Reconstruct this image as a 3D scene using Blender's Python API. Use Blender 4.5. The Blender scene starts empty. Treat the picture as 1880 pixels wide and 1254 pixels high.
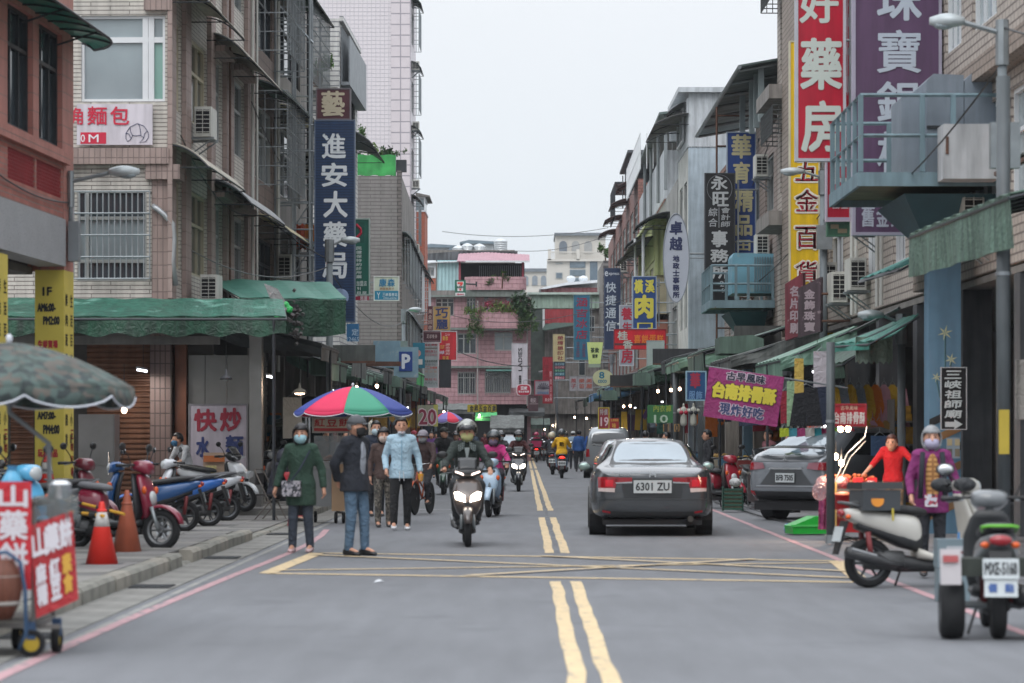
import bpy,math,random
from mathutils import Vector,Matrix
from mathutils.bvhtree import BVHTree
SC = bpy.context.scene
C = SC.collection
RN = random.Random(11)
PI = math.pi
# ---------------- camera, world, exposure ----------------
XC,HZ,FP,EYE = 962.0,799.0,5000.0,1.5      # lens figures of the 1880 px wide photograph
cam = bpy.data.objects.new('camera',bpy.data.cameras.new('camera'))
C.objects.link(cam); SC.camera = cam
cam.location = (0,0,EYE); cam.rotation_euler = (PI/2,0,0)
cam.data.sensor_width = 36; cam.data.lens = FP/1880*36
cam.data.shift_x = (940-XC)/1880; cam.data.shift_y = (HZ-627)/1880
cam.data.clip_start = .1; cam.data.clip_end = 6000
cam.data.dof.use_dof = True; cam.data.dof.focus_distance = 85; cam.data.dof.aperture_fstop = 2.8
W = bpy.data.worlds.new('World'); SC.world = W; W.use_nodes = True
nt = W.node_tree; bg = nt.nodes['Background']; bg.inputs[1].default_value = 1.0
sky = nt.nodes.new('ShaderNodeTexSky'); sky.sky_type = 'NISHITA'; sky.sun_disc = False
sky.sun_elevation = math.radians(50); sky.sun_rotation = math.radians(200)
tc = nt.nodes.new('ShaderNodeTexCoord'); sp = nt.nodes.new('ShaderNodeSeparateXYZ'); nt.links.new(tc.outputs['Generated'],sp.inputs[0])
rp = nt.nodes.new('ShaderNodeValToRGB'); nt.links.new(sp.outputs[2],rp.inputs[0])
el = rp.color_ramp.elements
el[0].position = 0.0; el[0].color = (.69,.75,.81,1)
el[1].position = 1.0; el[1].color = (2.5,2.6,2.75,1)
for p_,c_ in ((.05,(.73,.785,.845,1)),(.10,(.80,.84,.885,1)),(.17,(.87,.895,.93,1)),(.4,(1.35,1.4,1.48,1))):
 e = el.new(p_); e.color = c_
ns = nt.nodes.new('ShaderNodeTexNoise'); ns.inputs['Scale'].default_value = 1.6; ns.inputs['Detail'].default_value = 4
nt.links.new(tc.outputs['Generated'],ns.inputs['Vector'])
mr = nt.nodes.new('ShaderNodeMapRange'); mr.inputs[3].default_value = .965; mr.inputs[4].default_value = 1.035; nt.links.new(ns.outputs[0],mr.inputs[0])
ml = nt.nodes.new('ShaderNodeMix'); ml.data_type = 'RGBA'; ml.blend_type = 'MULTIPLY'; ml.inputs[0].default_value = 1
nt.links.new(rp.outputs[0],ml.inputs[6]); nt.links.new(mr.outputs[0],ml.inputs[7])
sk = nt.nodes.new('ShaderNodeMix'); sk.data_type = 'RGBA'; sk.blend_type = 'ADD'; sk.inputs[0].default_value = .008
nt.links.new(ml.outputs[2],sk.inputs[6]); nt.links.new(sky.outputs[0],sk.inputs[7]); nt.links.new(sk.outputs[2],bg.inputs[0])
sun = bpy.data.objects.new('sun',bpy.data.lights.new('sun','SUN')); C.objects.link(sun)
sun.data.energy = .9; sun.data.angle = math.radians(35); sun.data.color = (1,.97,.93)
sun.rotation_euler = (math.radians(40),0,math.radians(-20))
vs = SC.view_settings; vs.view_transform = 'Standard'; vs.look = 'None'; vs.exposure = 0.0; vs.gamma = 1; vs.use_curve_mapping = False
# ---------------- helpers ----------------
def lin(c):
 if isinstance(c,str):
  c = [int(c[i:i+2],16)/255 for i in (1,3,5)]
  c = [x/12.92 if x <= .04045 else ((x+.055)/1.055)**2.4 for x in c]
 return (*c[:3],1)
def G(px,py):
 Y = FP*EYE/(py-HZ); return ((px-XC)*Y/FP,Y)
def PX(px,Y): return (px-XC)*Y/FP
def PZ(py,Y): return EYE+(HZ-py)*Y/FP
MATS = {}
def wallvec(t):
 """box mapping in metres: picks (x,z), (y,z) or (x,y) by the face's own normal"""
 n = t.nodes; l = t.links
 tc = n.new('ShaderNodeTexCoord'); sn = n.new('ShaderNodeSeparateXYZ'); sv = n.new('ShaderNodeSeparateXYZ')
 l.new(tc.outputs['Normal'],sn.inputs[0]); l.new(tc.outputs['Object'],sv.inputs[0])
 def ab(o):
  a = n.new('ShaderNodeMath'); a.operation = 'ABSOLUTE'; l.new(o,a.inputs[0])
  g = n.new('ShaderNodeMath'); g.operation = 'GREATER_THAN'; g.inputs[1].default_value = .6; l.new(a.outputs[0],g.inputs[0]); return g.outputs[0]
 def mix(f,a,b):
  m = n.new('ShaderNodeMix'); m.data_type = 'FLOAT'; l.new(f,m.inputs[0]); l.new(a,m.inputs[2]); l.new(b,m.inputs[3]); return m.outputs[0]
 u = mix(ab(sn.outputs[0]),sv.outputs[0],sv.outputs[1])
 v = mix(ab(sn.outputs[2]),sv.outputs[2],sv.outputs[1])
 cb = n.new('ShaderNodeCombineXYZ'); l.new(u,cb.inputs[0]); l.new(v,cb.inputs[1]); return cb.outputs[0]
def mat(name,col,rough=.65,metal=0.,var=.14,vs=2.5,bump=0.,bs=30.,streak=0.,brick=None,coat=0.,emit=0.,spec=.5,trans=0.,wear=None,alpha=1.,wrinkle=0.,camo=None,speck=0.):
 if name in MATS: return MATS[name]
 m = bpy.data.materials.new(name); m.use_nodes = True; MATS[name] = m
 t = m.node_tree; n = t.nodes; l = t.links; b = n['Principled BSDF']
 b.inputs['Roughness'].default_value = rough; b.inputs['Metallic'].default_value = metal
 b.inputs['Coat Weight'].default_value = coat; b.inputs['Coat Roughness'].default_value = .06; b.inputs['Specular IOR Level'].default_value = spec
 b.inputs['Transmission Weight'].default_value = trans; b.inputs['Alpha'].default_value = alpha
 tc = n.new('ShaderNodeTexCoord'); vec = tc.outputs['Object']
 cs = None; hs = []
 if brick:
  bw,bh,mo,mc = brick[:4]
  bt = n.new('ShaderNodeTexBrick'); l.new(wallvec(t),bt.inputs['Vector'])
  bt.inputs['Color1'].default_value = lin(col); c2 = [min(1,x*(brick[4] if len(brick) > 4 else .86)) for x in lin(col)[:3]]
  bt.inputs['Color2'].default_value = (*c2,1); bt.inputs['Mortar'].default_value = lin(mc)
  bt.inputs['Scale'].default_value = 1; bt.inputs['Brick Width'].default_value = bw; bt.inputs['Row Height'].default_value = bh
  bt.inputs['Mortar Size'].default_value = mo; bt.inputs['Mortar Smooth'].default_value = .15
  if len(brick) > 5: bt.offset = brick[5]
  cs = bt.outputs[0]; hs.append((bt.outputs['Fac'],-1.,.02))
 if camo:
  nz = n.new('ShaderNodeTexVoronoi'); nz.inputs['Scale'].default_value = camo[0]; l.new(vec,nz.inputs['Vector'])
  r = n.new('ShaderNodeValToRGB'); l.new(nz.outputs['Color'],r.inputs[0]); r.color_ramp.interpolation = 'CONSTANT'
  r.color_ramp.elements[0].color = lin(camo[1][0]); r.color_ramp.elements[1].position = .3; r.color_ramp.elements[1].color = lin(camo[1][1])
  for i,cc in enumerate(camo[1][2:]):
   e = r.color_ramp.elements.new(.5+.2*i); e.color = lin(cc)
  cs = r.outputs[0]
 def mult(cs,sc,lo,hi,mp=None,det=4,cmin=.3,cmax=.7):
  nz = n.new('ShaderNodeTexNoise'); nz.inputs['Scale'].default_value = sc; nz.inputs['Detail'].default_value = det
  v = vec
  if mp:
   mm = n.new('ShaderNodeMapping'); mm.inputs['Scale'].default_value = mp; l.new(vec,mm.inputs[0]); v = mm.outputs[0]
  l.new(v,nz.inputs['Vector'])
  r = n.new('ShaderNodeMapRange'); r.inputs[1].default_value = cmin; r.inputs[2].default_value = cmax; r.inputs[3].default_value = lo; r.inputs[4].default_value = hi; l.new(nz.outputs[0],r.inputs[0])
  x = n.new('ShaderNodeMix'); x.data_type = 'RGBA'; x.blend_type = 'MULTIPLY'; x.inputs[0].default_value = 1
  if cs is None: x.inputs[6].default_value = lin(col)
  else: l.new(cs,x.inputs[6])
  l.new(r.outputs[0],x.inputs[7]); return x.outputs[2]
 if var: cs = mult(cs,vs,1-var,1+var*.6)
 if speck: cs = mult(cs,70,1-speck,1+speck,det=2); cs = mult(cs,4,1-speck*.5,1+speck*.3,(1,.12,1),3)
 if streak: cs = mult(cs,2.2,1-streak,1.04,(3.2,3.2,.35),5,.38,.6)
 if wear:
  nz = n.new('ShaderNodeTexNoise'); nz.inputs['Scale'].default_value = wear[1]; nz.inputs['Detail'].default_value = 8; l.new(vec,nz.inputs['Vector'])
  r = n.new('ShaderNodeMapRange'); r.inputs[1].default_value = wear[2]; r.inputs[2].default_value = wear[2]+.08; l.new(nz.outputs[0],r.inputs[0])
  x = n.new('ShaderNodeMix'); x.data_type = 'RGBA'; l.new(r.outputs[0],x.inputs[0])
  if cs is None: x.inputs[6].default_value = lin(col)
  else: l.new(cs,x.inputs[6])
  x.inputs[7].default_value = lin(wear[0]); cs = x.outputs[2]
 if cs is None: b.inputs['Base Color'].default_value = lin(col)
 else: l.new(cs,b.inputs['Base Color'])
 if bump or wrinkle:
  nz = n.new('ShaderNodeTexNoise'); nz.inputs['Scale'].default_value = bs if bump else 9; nz.inputs['Detail'].default_value = 3 if bump else 2
  if wrinkle: nz.inputs['Distortion'].default_value = 1.2
  l.new(vec,nz.inputs['Vector']); hs.append((nz.outputs[0],bump or wrinkle*1.25,.01 if bump else .09))
 nrm = None
 for o,st,di in hs:
  bp = n.new('ShaderNodeBump'); bp.inputs['Strength'].default_value = min(1,abs(st)); bp.inputs['Distance'].default_value = di; bp.invert = st < 0
  l.new(o,bp.inputs['Height'])
  if nrm: l.new(nrm,bp.inputs['Normal'])
  nrm = bp.outputs[0]
 if nrm: l.new(nrm,b.inputs['Normal'])
 if emit:
  b.inputs['Emission Color'].default_value = lin(col); b.inputs['Emission Strength'].default_value = emit
 return m
def M_(c,**k):
 """plain painted/plastic material from a hex colour"""
 return mat('paint_'+c.strip('#')+''.join('%s%s' % (a,str(v).replace('.','')) for a,v in sorted(k.items())),c,**k)
class MB:
 def __init__(s): s.v = []; s.f = []
 def add(s,vs,fs):
  n = len(s.v); s.v += [tuple(p) for p in vs]; s.f += [tuple(i+n for i in f) for f in fs]; return s
 def box(s,x0,x1,y0,y1,z0,z1):
  x0,x1 = sorted((x0,x1)); y0,y1 = sorted((y0,y1)); z0,z1 = sorted((z0,z1))
  return s.add([(x0,y0,z0),(x1,y0,z0),(x1,y1,z0),(x0,y1,z0),(x0,y0,z1),(x1,y0,z1),(x1,y1,z1),(x0,y1,z1)],
                     [(0,3,2,1),(4,5,6,7),(0,1,5,4),(1,2,6,5),(2,3,7,6),(3,0,4,7)])
 def obox(s,c,sz,rot=(0,0,0)):
  from mathutils import Euler
  r = Euler(rot).to_matrix(); b = MB().box(-sz[0]/2,sz[0]/2,-sz[1]/2,sz[1]/2,-sz[2]/2,sz[2]/2)
  return s.add([r @ Vector(p)+Vector(c) for p in b.v],b.f)
 def tube(s,pts,r,n=6,cap=True):
  P = [Vector(p) for p in pts]; rr = r if isinstance(r,(list,tuple)) else [r]*len(P)
  rings = []; up = None
  for i,p in enumerate(P):
   d = (P[min(i+1,len(P)-1)]-P[max(i-1,0)])
   d = d.normalized() if d.length > 1e-9 else Vector((0,0,1))
   if up is None: up = Vector((0,0,1)) if abs(d.z) < .9 else Vector((1,0,0))
   a = d.cross(up)
   if a.length < 1e-4: a = d.cross(Vector((0,1,.1)))
   a.normalize(); b = a.cross(d).normalized(); up = b
   rings.append([p+(a*math.cos(2*PI*k/n)+b*math.sin(2*PI*k/n))*rr[i] for k in range(n)])
  return s.loft(rings,cap)
 def loft(s,rings,cap=True,closed=True):
  n = len(rings[0]); vs = [p for r in rings for p in r]; fs = []
  for i in range(len(rings)-1):
   for k in range(n if closed else n-1):
    k2 = (k+1) % n; fs.append((i*n+k,i*n+k2,(i+1)*n+k2,(i+1)*n+k))
  if cap and closed: fs.append(tuple(range(n))[::-1]); fs.append(tuple((len(rings)-1)*n+k for k in range(n)))
  return s.add(vs,fs)
 def cap(s,p,q,r1,r2,n=10):
  p = Vector(p); q = Vector(q); d = (q-p); L = max(d.length,1e-4); d /= L
  pts = []; rr = []
  for t in (-.95,-.7,-.35): pts.append(p+d*r1*t); rr.append(r1*math.sqrt(1-t*t))
  pts += [p,q]; rr += [r1,r2]
  for t in (.35,.7,.95): pts.append(q+d*r2*t); rr.append(r2*math.sqrt(1-t*t))
  return s.tube(pts,rr,n)
 def ball(s,c,rx,ry=None,rz=None,n=12,m=8,keep=None,rot=None):
  ry = ry or rx; rz = rz or rx; vs = []; fs = []
  for j in range(m+1):
   a = PI*j/m
   for k in range(n):
    b = 2*PI*k/n; vs.append(Vector((math.sin(a)*math.cos(b),math.sin(a)*math.sin(b),math.cos(a))))
  for j in range(m):
   for k in range(n):
    k2 = (k+1) % n; f = (j*n+k,(j+1)*n+k,(j+1)*n+k2,j*n+k2)
    if keep:
     cc = sum((vs[i] for i in f),Vector())/4
     if not keep(cc.normalized()): continue
    fs.append(f)
  o = [Vector((v.x*rx,v.y*ry,v.z*rz)) for v in vs]
  if rot: o = [rot @ v for v in o]
  return s.add([v+Vector(c) for v in o],fs)
 def lathe(s,prof,n=20,c=(0,0,0),axis='z'):
  """prof: list of (r, h)"""
  rings = []
  for r,h in prof:
   ring = []
   for k in range(n):
    a = 2*PI*k/n; p = (r*math.cos(a),r*math.sin(a),h)
    if axis == 'x': p = (h,r*math.cos(a),r*math.sin(a))
    if axis == 'y': p = (r*math.cos(a),h,r*math.sin(a))
    ring.append((p[0]+c[0],p[1]+c[1],p[2]+c[2]))
   rings.append(ring)
  return s.loft(rings,cap=not (prof[0][0] == prof[-1][0] and (len(prof) >= 7 or (len(prof) == 4 and .14 < prof[0][0] < .2 and axis == 'x'))))
 def grid(s,fn,nu,nv):
  vs = [fn(i/nu,j/nv) for j in range(nv+1) for i in range(nu+1)]
  return s.add(vs,[(j*(nu+1)+i,j*(nu+1)+i+1,(j+1)*(nu+1)+i+1,(j+1)*(nu+1)+i) for j in range(nv) for i in range(nu)])
 def prism(s,poly,axis,a,b):
  """poly of 2D points extruded along an axis between a and b"""
  def P(p,h): return {'x': (h,p[0],p[1]),'y': (p[0],h,p[1]),'z': (p[0],p[1],h)}[axis]
  return s.loft([[P(p,a) for p in poly],[P(p,b) for p in poly]])
 def move(s,d=(0,0,0),rz=0):
  c,sn = math.cos(rz),math.sin(rz)
  s.v = [(x*c-y*sn+d[0],x*sn+y*c+d[1],z+d[2]) for x,y,z in s.v]; return s
 def mesh(s,name,m,smooth=False):
  me = bpy.data.meshes.new(name); me.from_pydata([tuple(p) for p in s.v],[],s.f)
  if m: me.materials.append(m)
  if smooth: me.polygons.foreach_set('use_smooth',[True]*len(me.polygons))
  import bmesh
  bm = bmesh.new(); bm.from_mesh(me); bmesh.ops.recalc_face_normals(bm,faces=bm.faces); bm.to_mesh(me); bm.free()
  return me
 def build(s,name,m,parent=None,smooth=False,loc=None,rot=None,sub=0,solid=0,remesh=0,smit=0):
  o = bpy.data.objects.new(name,s.mesh(name,m,smooth)); C.objects.link(o)
  if parent: o.parent = parent
  if remesh or sub or solid:
   if remesh:
    q = o.modifiers.new('r','REMESH'); q.mode = 'VOXEL'; q.voxel_size = remesh; q.use_smooth_shade = True
    if smit: q = o.modifiers.new('s','SMOOTH'); q.iterations = smit; q.factor = .5
   if solid: q = o.modifiers.new('t','SOLIDIFY'); q.thickness = solid; q.offset = 0
   if sub: q = o.modifiers.new('u','SUBSURF'); q.levels = q.render_levels = sub
  if loc is not None: o.location = loc
  if rot is not None: o.rotation_euler = rot
  return o
def thing(name,label,cat,loc=(0,0,0),rz=0,group=None,rot=None):
 o = bpy.data.objects.new(name,None); C.objects.link(o); o.empty_display_size = .2
 o.location = loc; o.rotation_euler = rot or (0,0,rz); return tag(o,label,cat,group)
def tag(o,label,cat,group=None):
 o['label'] = label; o['category'] = cat
 if group: o['group'] = group
 return o
def struct(o): o['kind'] = 'structure'; return o
def stuff(o): o['kind'] = 'stuff'; return o
def copy_tree(o,parent=None):
 c = o.copy(); C.objects.link(c); c.parent = parent
 for ch in [x for x in KIDS(o)]: copy_tree(ch,c)
 return c
def KIDS(o): return list(o.children)
ORD = ['first','second','third','fourth','fifth','sixth','seventh','eighth','ninth','tenth','eleventh','twelfth','thirteenth','fourteenth','fifteenth','sixteenth','seventeenth','eighteenth','nineteenth','twentieth']
# text: the built-in font falls back to its CJK face
GLY = {}
def glyph(s):
 if s not in GLY:
  c = bpy.data.curves.new('glyph','FONT'); c.body = s; c.resolution_u = 2
  o = bpy.data.objects.new('glyph',c); C.objects.link(o)
  me = o.to_mesh()
  v = [(p.co.x,p.co.y) for p in me.vertices]; f = [tuple(p.vertices) for p in me.polygons]
  o.to_mesh_clear(); bpy.data.objects.remove(o); bpy.data.curves.remove(c)
  if not v: v = [(0,0)]
  x0 = min(a for a,_ in v); x1 = max(a for a,_ in v); y0 = min(b for _,b in v); y1 = max(b for _,b in v)
  GLY[s] = ([((a-x0)/max(x1-x0,1e-6),(b-y0)/max(y1-y0,1e-6)) for a,b in v],f)
 return GLY[s]
def put_text(mb,s,x0,x1,z0,z1,y,bold=0.,slant=0.,xf=None):
 """one string stretched into a box of the XZ plane, its face towards -y"""
 gv,gf = glyph(s); w = x1-x0; h = z1-z0
 offs = [(0,0)] if not bold else [(-bold,0),(bold,0),(0,bold),(0,-bold),(bold*.7,bold*.7),(-bold*.7,bold*.7),(bold*.7,-bold*.7),(-bold*.7,-bold*.7)]
 for k,(a,b) in enumerate(offs):
  vs = [(x0+(p[0]+slant*(p[1]-.5))*w+a,y-k*.0004,z0+p[1]*h+b) for p in gv]
  if xf: vs = [xf(*q) for q in vs]
  mb.add(vs,gf)
def vchars(mb,s,x0,x1,z0,z1,y,bold=0.,slant=0.,fill=.8,xf=None):
 n = len(s); hh = (z1-z0)/n
 for i,ch in enumerate(s):
  c = z1-(i+.5)*hh; put_text(mb,ch,x0,x1,c-hh*fill/2,c+hh*fill/2,y,bold,slant,xf)
def hchars(mb,s,x0,x1,z0,z1,y,bold=0.,slant=0.,fill=.85,xf=None):
 n = len(s); ww = (x1-x0)/n
 for i,ch in enumerate(s):
  if ch == ' ': continue
  c = x0+(i+.5)*ww; put_text(mb,ch,c-ww*fill/2,c+ww*fill/2,z0,z1,y,bold,slant,xf)
# ---------------- shared materials ----------------
asphalt = mat('asphalt','#6b6d71',rough=.85,var=.10,vs=.3,bump=.5,bs=160,wear=('#626468',1.0,.6),speck=.2)
concrete = mat('concrete','#797874',rough=.9,var=.28,vs=1.8,bump=.4,bs=60,streak=.12)
kerbm = mat('kerb_concrete','#77766f',rough=.9,var=.35,vs=3,bump=.5,bs=50)
pavem = mat('paving_slab','#716f6e',rough=.85,var=.22,vs=1.4,bump=.4,bs=70)
yellowp = mat('yellow_road_paint','#c6b08a',rough=.75,var=.1,wear=('#6c6f74',9,.58))
redp = mat('faded_red_road_paint','#a9868a',rough=.8,var=.12,wear=('#6c6e73',7,.56))
whitep = mat('worn_white_road_paint','#a9acae',rough=.8,wear=('#7b7f85',6,.48))
glassd = mat('dark_window_glass','#3b444a',rough=.08,var=.25,vs=.7,spec=.9)
glassg = mat('green_tinted_glass','#7fa69c',rough=.15,var=.15,vs=.9,spec=.8)
glassl = mat('pale_reflecting_glass','#8d999d',rough=.12,var=.3,vs=.6,spec=.9)
steel = mat('galvanised_steel','#8d9396',rough=.45,metal=.6,var=.2,vs=5)
rust = mat('rusty_steel','#5f4438',rough=.85,var=.3,vs=6)
darkst = mat('dark_steel','#33363a',rough=.5,metal=.3,var=.2)
grillm = mat('window_grille_steel','#8e9497',rough=.5,metal=.3,var=.2)
alum = mat('aluminium_frame','#a3a6a4',rough=.4,metal=.3)
whitef = mat('white_window_frame','#d5d8da',rough=.4,var=.06)
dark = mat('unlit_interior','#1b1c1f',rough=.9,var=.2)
blackp = mat('black_plastic','#1c1d1f',rough=.45,var=.1)
rubber = mat('tyre_rubber','#17181a',rough=.85,var=.15,vs=12)
acm = mat('air_conditioner_white','#c4c4bd',rough=.5,var=.12,streak=.15)
chrome = mat('bright_metal','#c8cacc',rough=.18,metal=1.,var=.05)
# ---------------- ground ----------------
def sheet(name,x0,x1,y0,y1,z,m,nx=1,ny=1):
 return struct(MB().grid(lambda u,v: (x0+(x1-x0)*u,y0+(y1-y0)*v,z),nx,ny).build(name,m))
sheet('ground',-180,180,-40,470,-.02,mat('earth','#6b6c68',var=.3,vs=.02))
sheet('road',-3.42,4.6,-10,420,0,asphalt)
sheet('side_lane',-14,-3.9,37.6,48.5,-.004,mat('lane_asphalt','#75777a',rough=.9,var=.25,vs=.6,bump=.3,bs=120))
struct(MB().box(4.6,14,-10,420,-.3,.02).build('pavement',mat('right_pavement','#77777a',rough=.9,var=.25,vs=1.1,bump=.3,bs=80,brick=(.6,.6,.012,'#55565a'))))
# left gutter of cast slabs
gut = struct(MB().box(-3.9,-3.42,-10,160,-.3,-.012).build('gutter_bed',concrete))
gm = MB().box(-.235,.235,-.49,.49,-.05,.004).mesh('gutter_slab',concrete)
for i in range(46):
 o = bpy.data.objects.new('gutter_slab',gm); C.objects.link(o); o.parent = gut
 o.location = (-3.66,15.5+i*.995,RN.uniform(0,.004)); o.rotation_euler = (0,RN.uniform(-.01,.004),RN.uniform(-.006,.006))
gratem = MB()
for k in range(12): gratem.box(-.2,.2,-.26+k*.045,-.24+k*.045,0,.012)
gr = gratem.mesh('drain_grate',darkst)
for y in (20.2,26.8,33.1,41):
 o = bpy.data.objects.new('drain_grate',gr); C.objects.link(o); o.parent = gut; o.location = (-3.66,y,.008)
pav = struct(MB().box(-9,-4.06,-10,38.4,-.3,.115).box(-9,-4.06,50,160,-.3,.115).build('left_pavement_bed',concrete))
kb = struct(MB().box(-4.05,-3.93,15,160,-.3,.02).build('kerb_footing',concrete))
def kprof(h): return [(-4.06,-.1),(-3.895,-.1),(-3.895,h-.035),(-3.925,h),(-4.06,h)]
y = 14.0; n = 0
while y < 62:
 L = 1.0
 low = 30.2 < y < 31.7 or 38.6 < y < 50.2
 h = .03 if low else .15+RN.uniform(-.008,.008)
 b = MB().prism(kprof(h),'y',-L/2+.012,L/2-.012)
 for i,p in enumerate(b.v): b.v[i] = (p[0]+4,p[1],p[2])
 o = b.build('kerb_stone',kerbm if n % 3 else mat('kerb_worn','#858178',rough=.95,var=.3,vs=4,bump=.5),kb); o.location = (-4+RN.uniform(-.01,.01),y+L/2,0); o.rotation_euler = (0,0,RN.uniform(-.012,.012))
 y += L; n += 1
pm_ = [MB().box(-.295,.295,-.295,.295,0,.035).mesh('paving_slab',m) for m in (pavem,mat('paving_slab_pale','#7c7a76',rough=.85,var=.2,bump=.3,bs=60),mat('paving_slab_dark','#646361',rough=.9,var=.25,bump=.3,bs=60))]
n = 0
for j in range(40):
 for i in range(4):
  yy = 15+j*.6
  if yy > 38: continue
  o = bpy.data.objects.new('paving_slab',pm_[RN.choice((0,0,1,2))]); C.objects.link(o); o.parent = pav
  o.location = (-4.37-i*.6,yy,.115+RN.uniform(0,.008)); o.rotation_euler = (RN.uniform(-.006,.006),RN.uniform(-.006,.006),0)
for j in range(14):
 for i in range(6):
  o = bpy.data.objects.new('paving_slab',pm_[RN.choice((0,1,2))]); C.objects.link(o); o.parent = pav
  o.location = (-4.37-i*.6,50.4+j*.6,.115+RN.uniform(0,.008))
# lane paving between the two blocks (market forecourt)
for j in range(18):
 for i in range(6):
  o = bpy.data.objects.new('paving_slab',pm_[RN.choice((0,1,2))]); C.objects.link(o); o.parent = pav
  o.location = (-4.37-i*.6,39.0+j*.6,.0+RN.uniform(0,.006))
def strip(name,pts,w,m,z=.004,parent=None):
 """painted line following points; w is its width"""
 P = [Vector((a,b,0)) for a,b in pts]; L = []; R_ = []
 for i,p in enumerate(P):
  d = (P[min(i+1,len(P)-1)]-P[max(i-1,0)]).normalized(); nrm = Vector((-d.y,d.x,0))
  L.append((p.x+nrm.x*w/2,p.y+nrm.y*w/2,z)); R_.append((p.x-nrm.x*w/2,p.y-nrm.y*w/2,z))
 b = MB(); n = len(P)
 b.add(L+R_,[(i,n+i,n+i+1,i+1) for i in range(n-1)])
 return struct(b.build(name,m,parent))
def jag(x,y0,y1,st=.8,a=.012):
 r = []; y = y0
 while y < y1: r.append((x+RN.uniform(-a,a),y)); y += st
 r.append((x,y1)); return r
for x in (.325,.525):
 for a,b in ((10,27.9),(34.6,49.6),(54,118),(122,200)): strip('centre_line',jag(x,a,b),.115,yellowp)
red_l = [(-3.2,10),(-3.25,17),(-3.24,20),(-3.21,23),(-3.16,26),(-3.1,29.3),(-3.03,32),(-2.98,35),(-2.97,38),(-3.02,40.5),(-3.13,43.2)]
strip('red_line',red_l,.10,redp)
strip('red_line',jag(3.78,10,150,2),.10,redp)
box_c = [(-2.78,29.5),(-2.62,34.6),(3.72,32.4),(3.45,27.7)]
for i in range(4):
 a = box_c[i]; b = box_c[(i+1) % 4]; strip('box_junction_line',[a,b],.19,yellowp,z=.006)
def lerp2(a,b,t): return (a[0]+(b[0]-a[0])*t,a[1]+(b[1]-a[1])*t)
strip('box_junction_line',[lerp2(box_c[0],box_c[1],.12),lerp2(box_c[3],box_c[2],.9)],.14,yellowp,z=.009)
strip('box_junction_line',[lerp2(box_c[1],box_c[0],.12),lerp2(box_c[2],box_c[3],.85)],.14,yellowp,z=.012)
strip('box_junction_line',[lerp2(box_c[1],box_c[2],.45),lerp2(box_c[3],box_c[2],.45)],.13,yellowp,z=.0145)
strip('box_junction_line',[lerp2(box_c[0],box_c[3],.35),lerp2(box_c[1],box_c[2],.85)],.13,yellowp,z=.017)
strip('stop_line',[(-2.4,55),(-.5,55)],.25,whitep)
# asphalt repairs: darker seams and a manhole
strip('asphalt_seam',[(.42,34.6),(.44,40),(.41,46),(.44,54),(.40,70),(.41,95)],.05,mat('sealed_crack','#55585d',rough=.8,wear=('#7d8186',3,.55)),z=.003)
strip('asphalt_seam',[(-3.3,10),(-3.32,60)],.07,mat('dusty_edge','#8b8b87',rough=.95,wear=('#77797b',5,.5)),z=.003)
ltr = tag(MB().add([(0,0,0),(.09,.01,.015),(.12,.07,.004),(.03,.08,.02),(.06,.04,.03)],[(0,1,4),(1,2,4),(2,3,4),(3,0,4)]).build('litter',M_('#c9ccd0')),'scrap of white paper litter lying on the asphalt before the yellow box','litter'); ltr.location = (*G(685,1070),.004)
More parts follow.
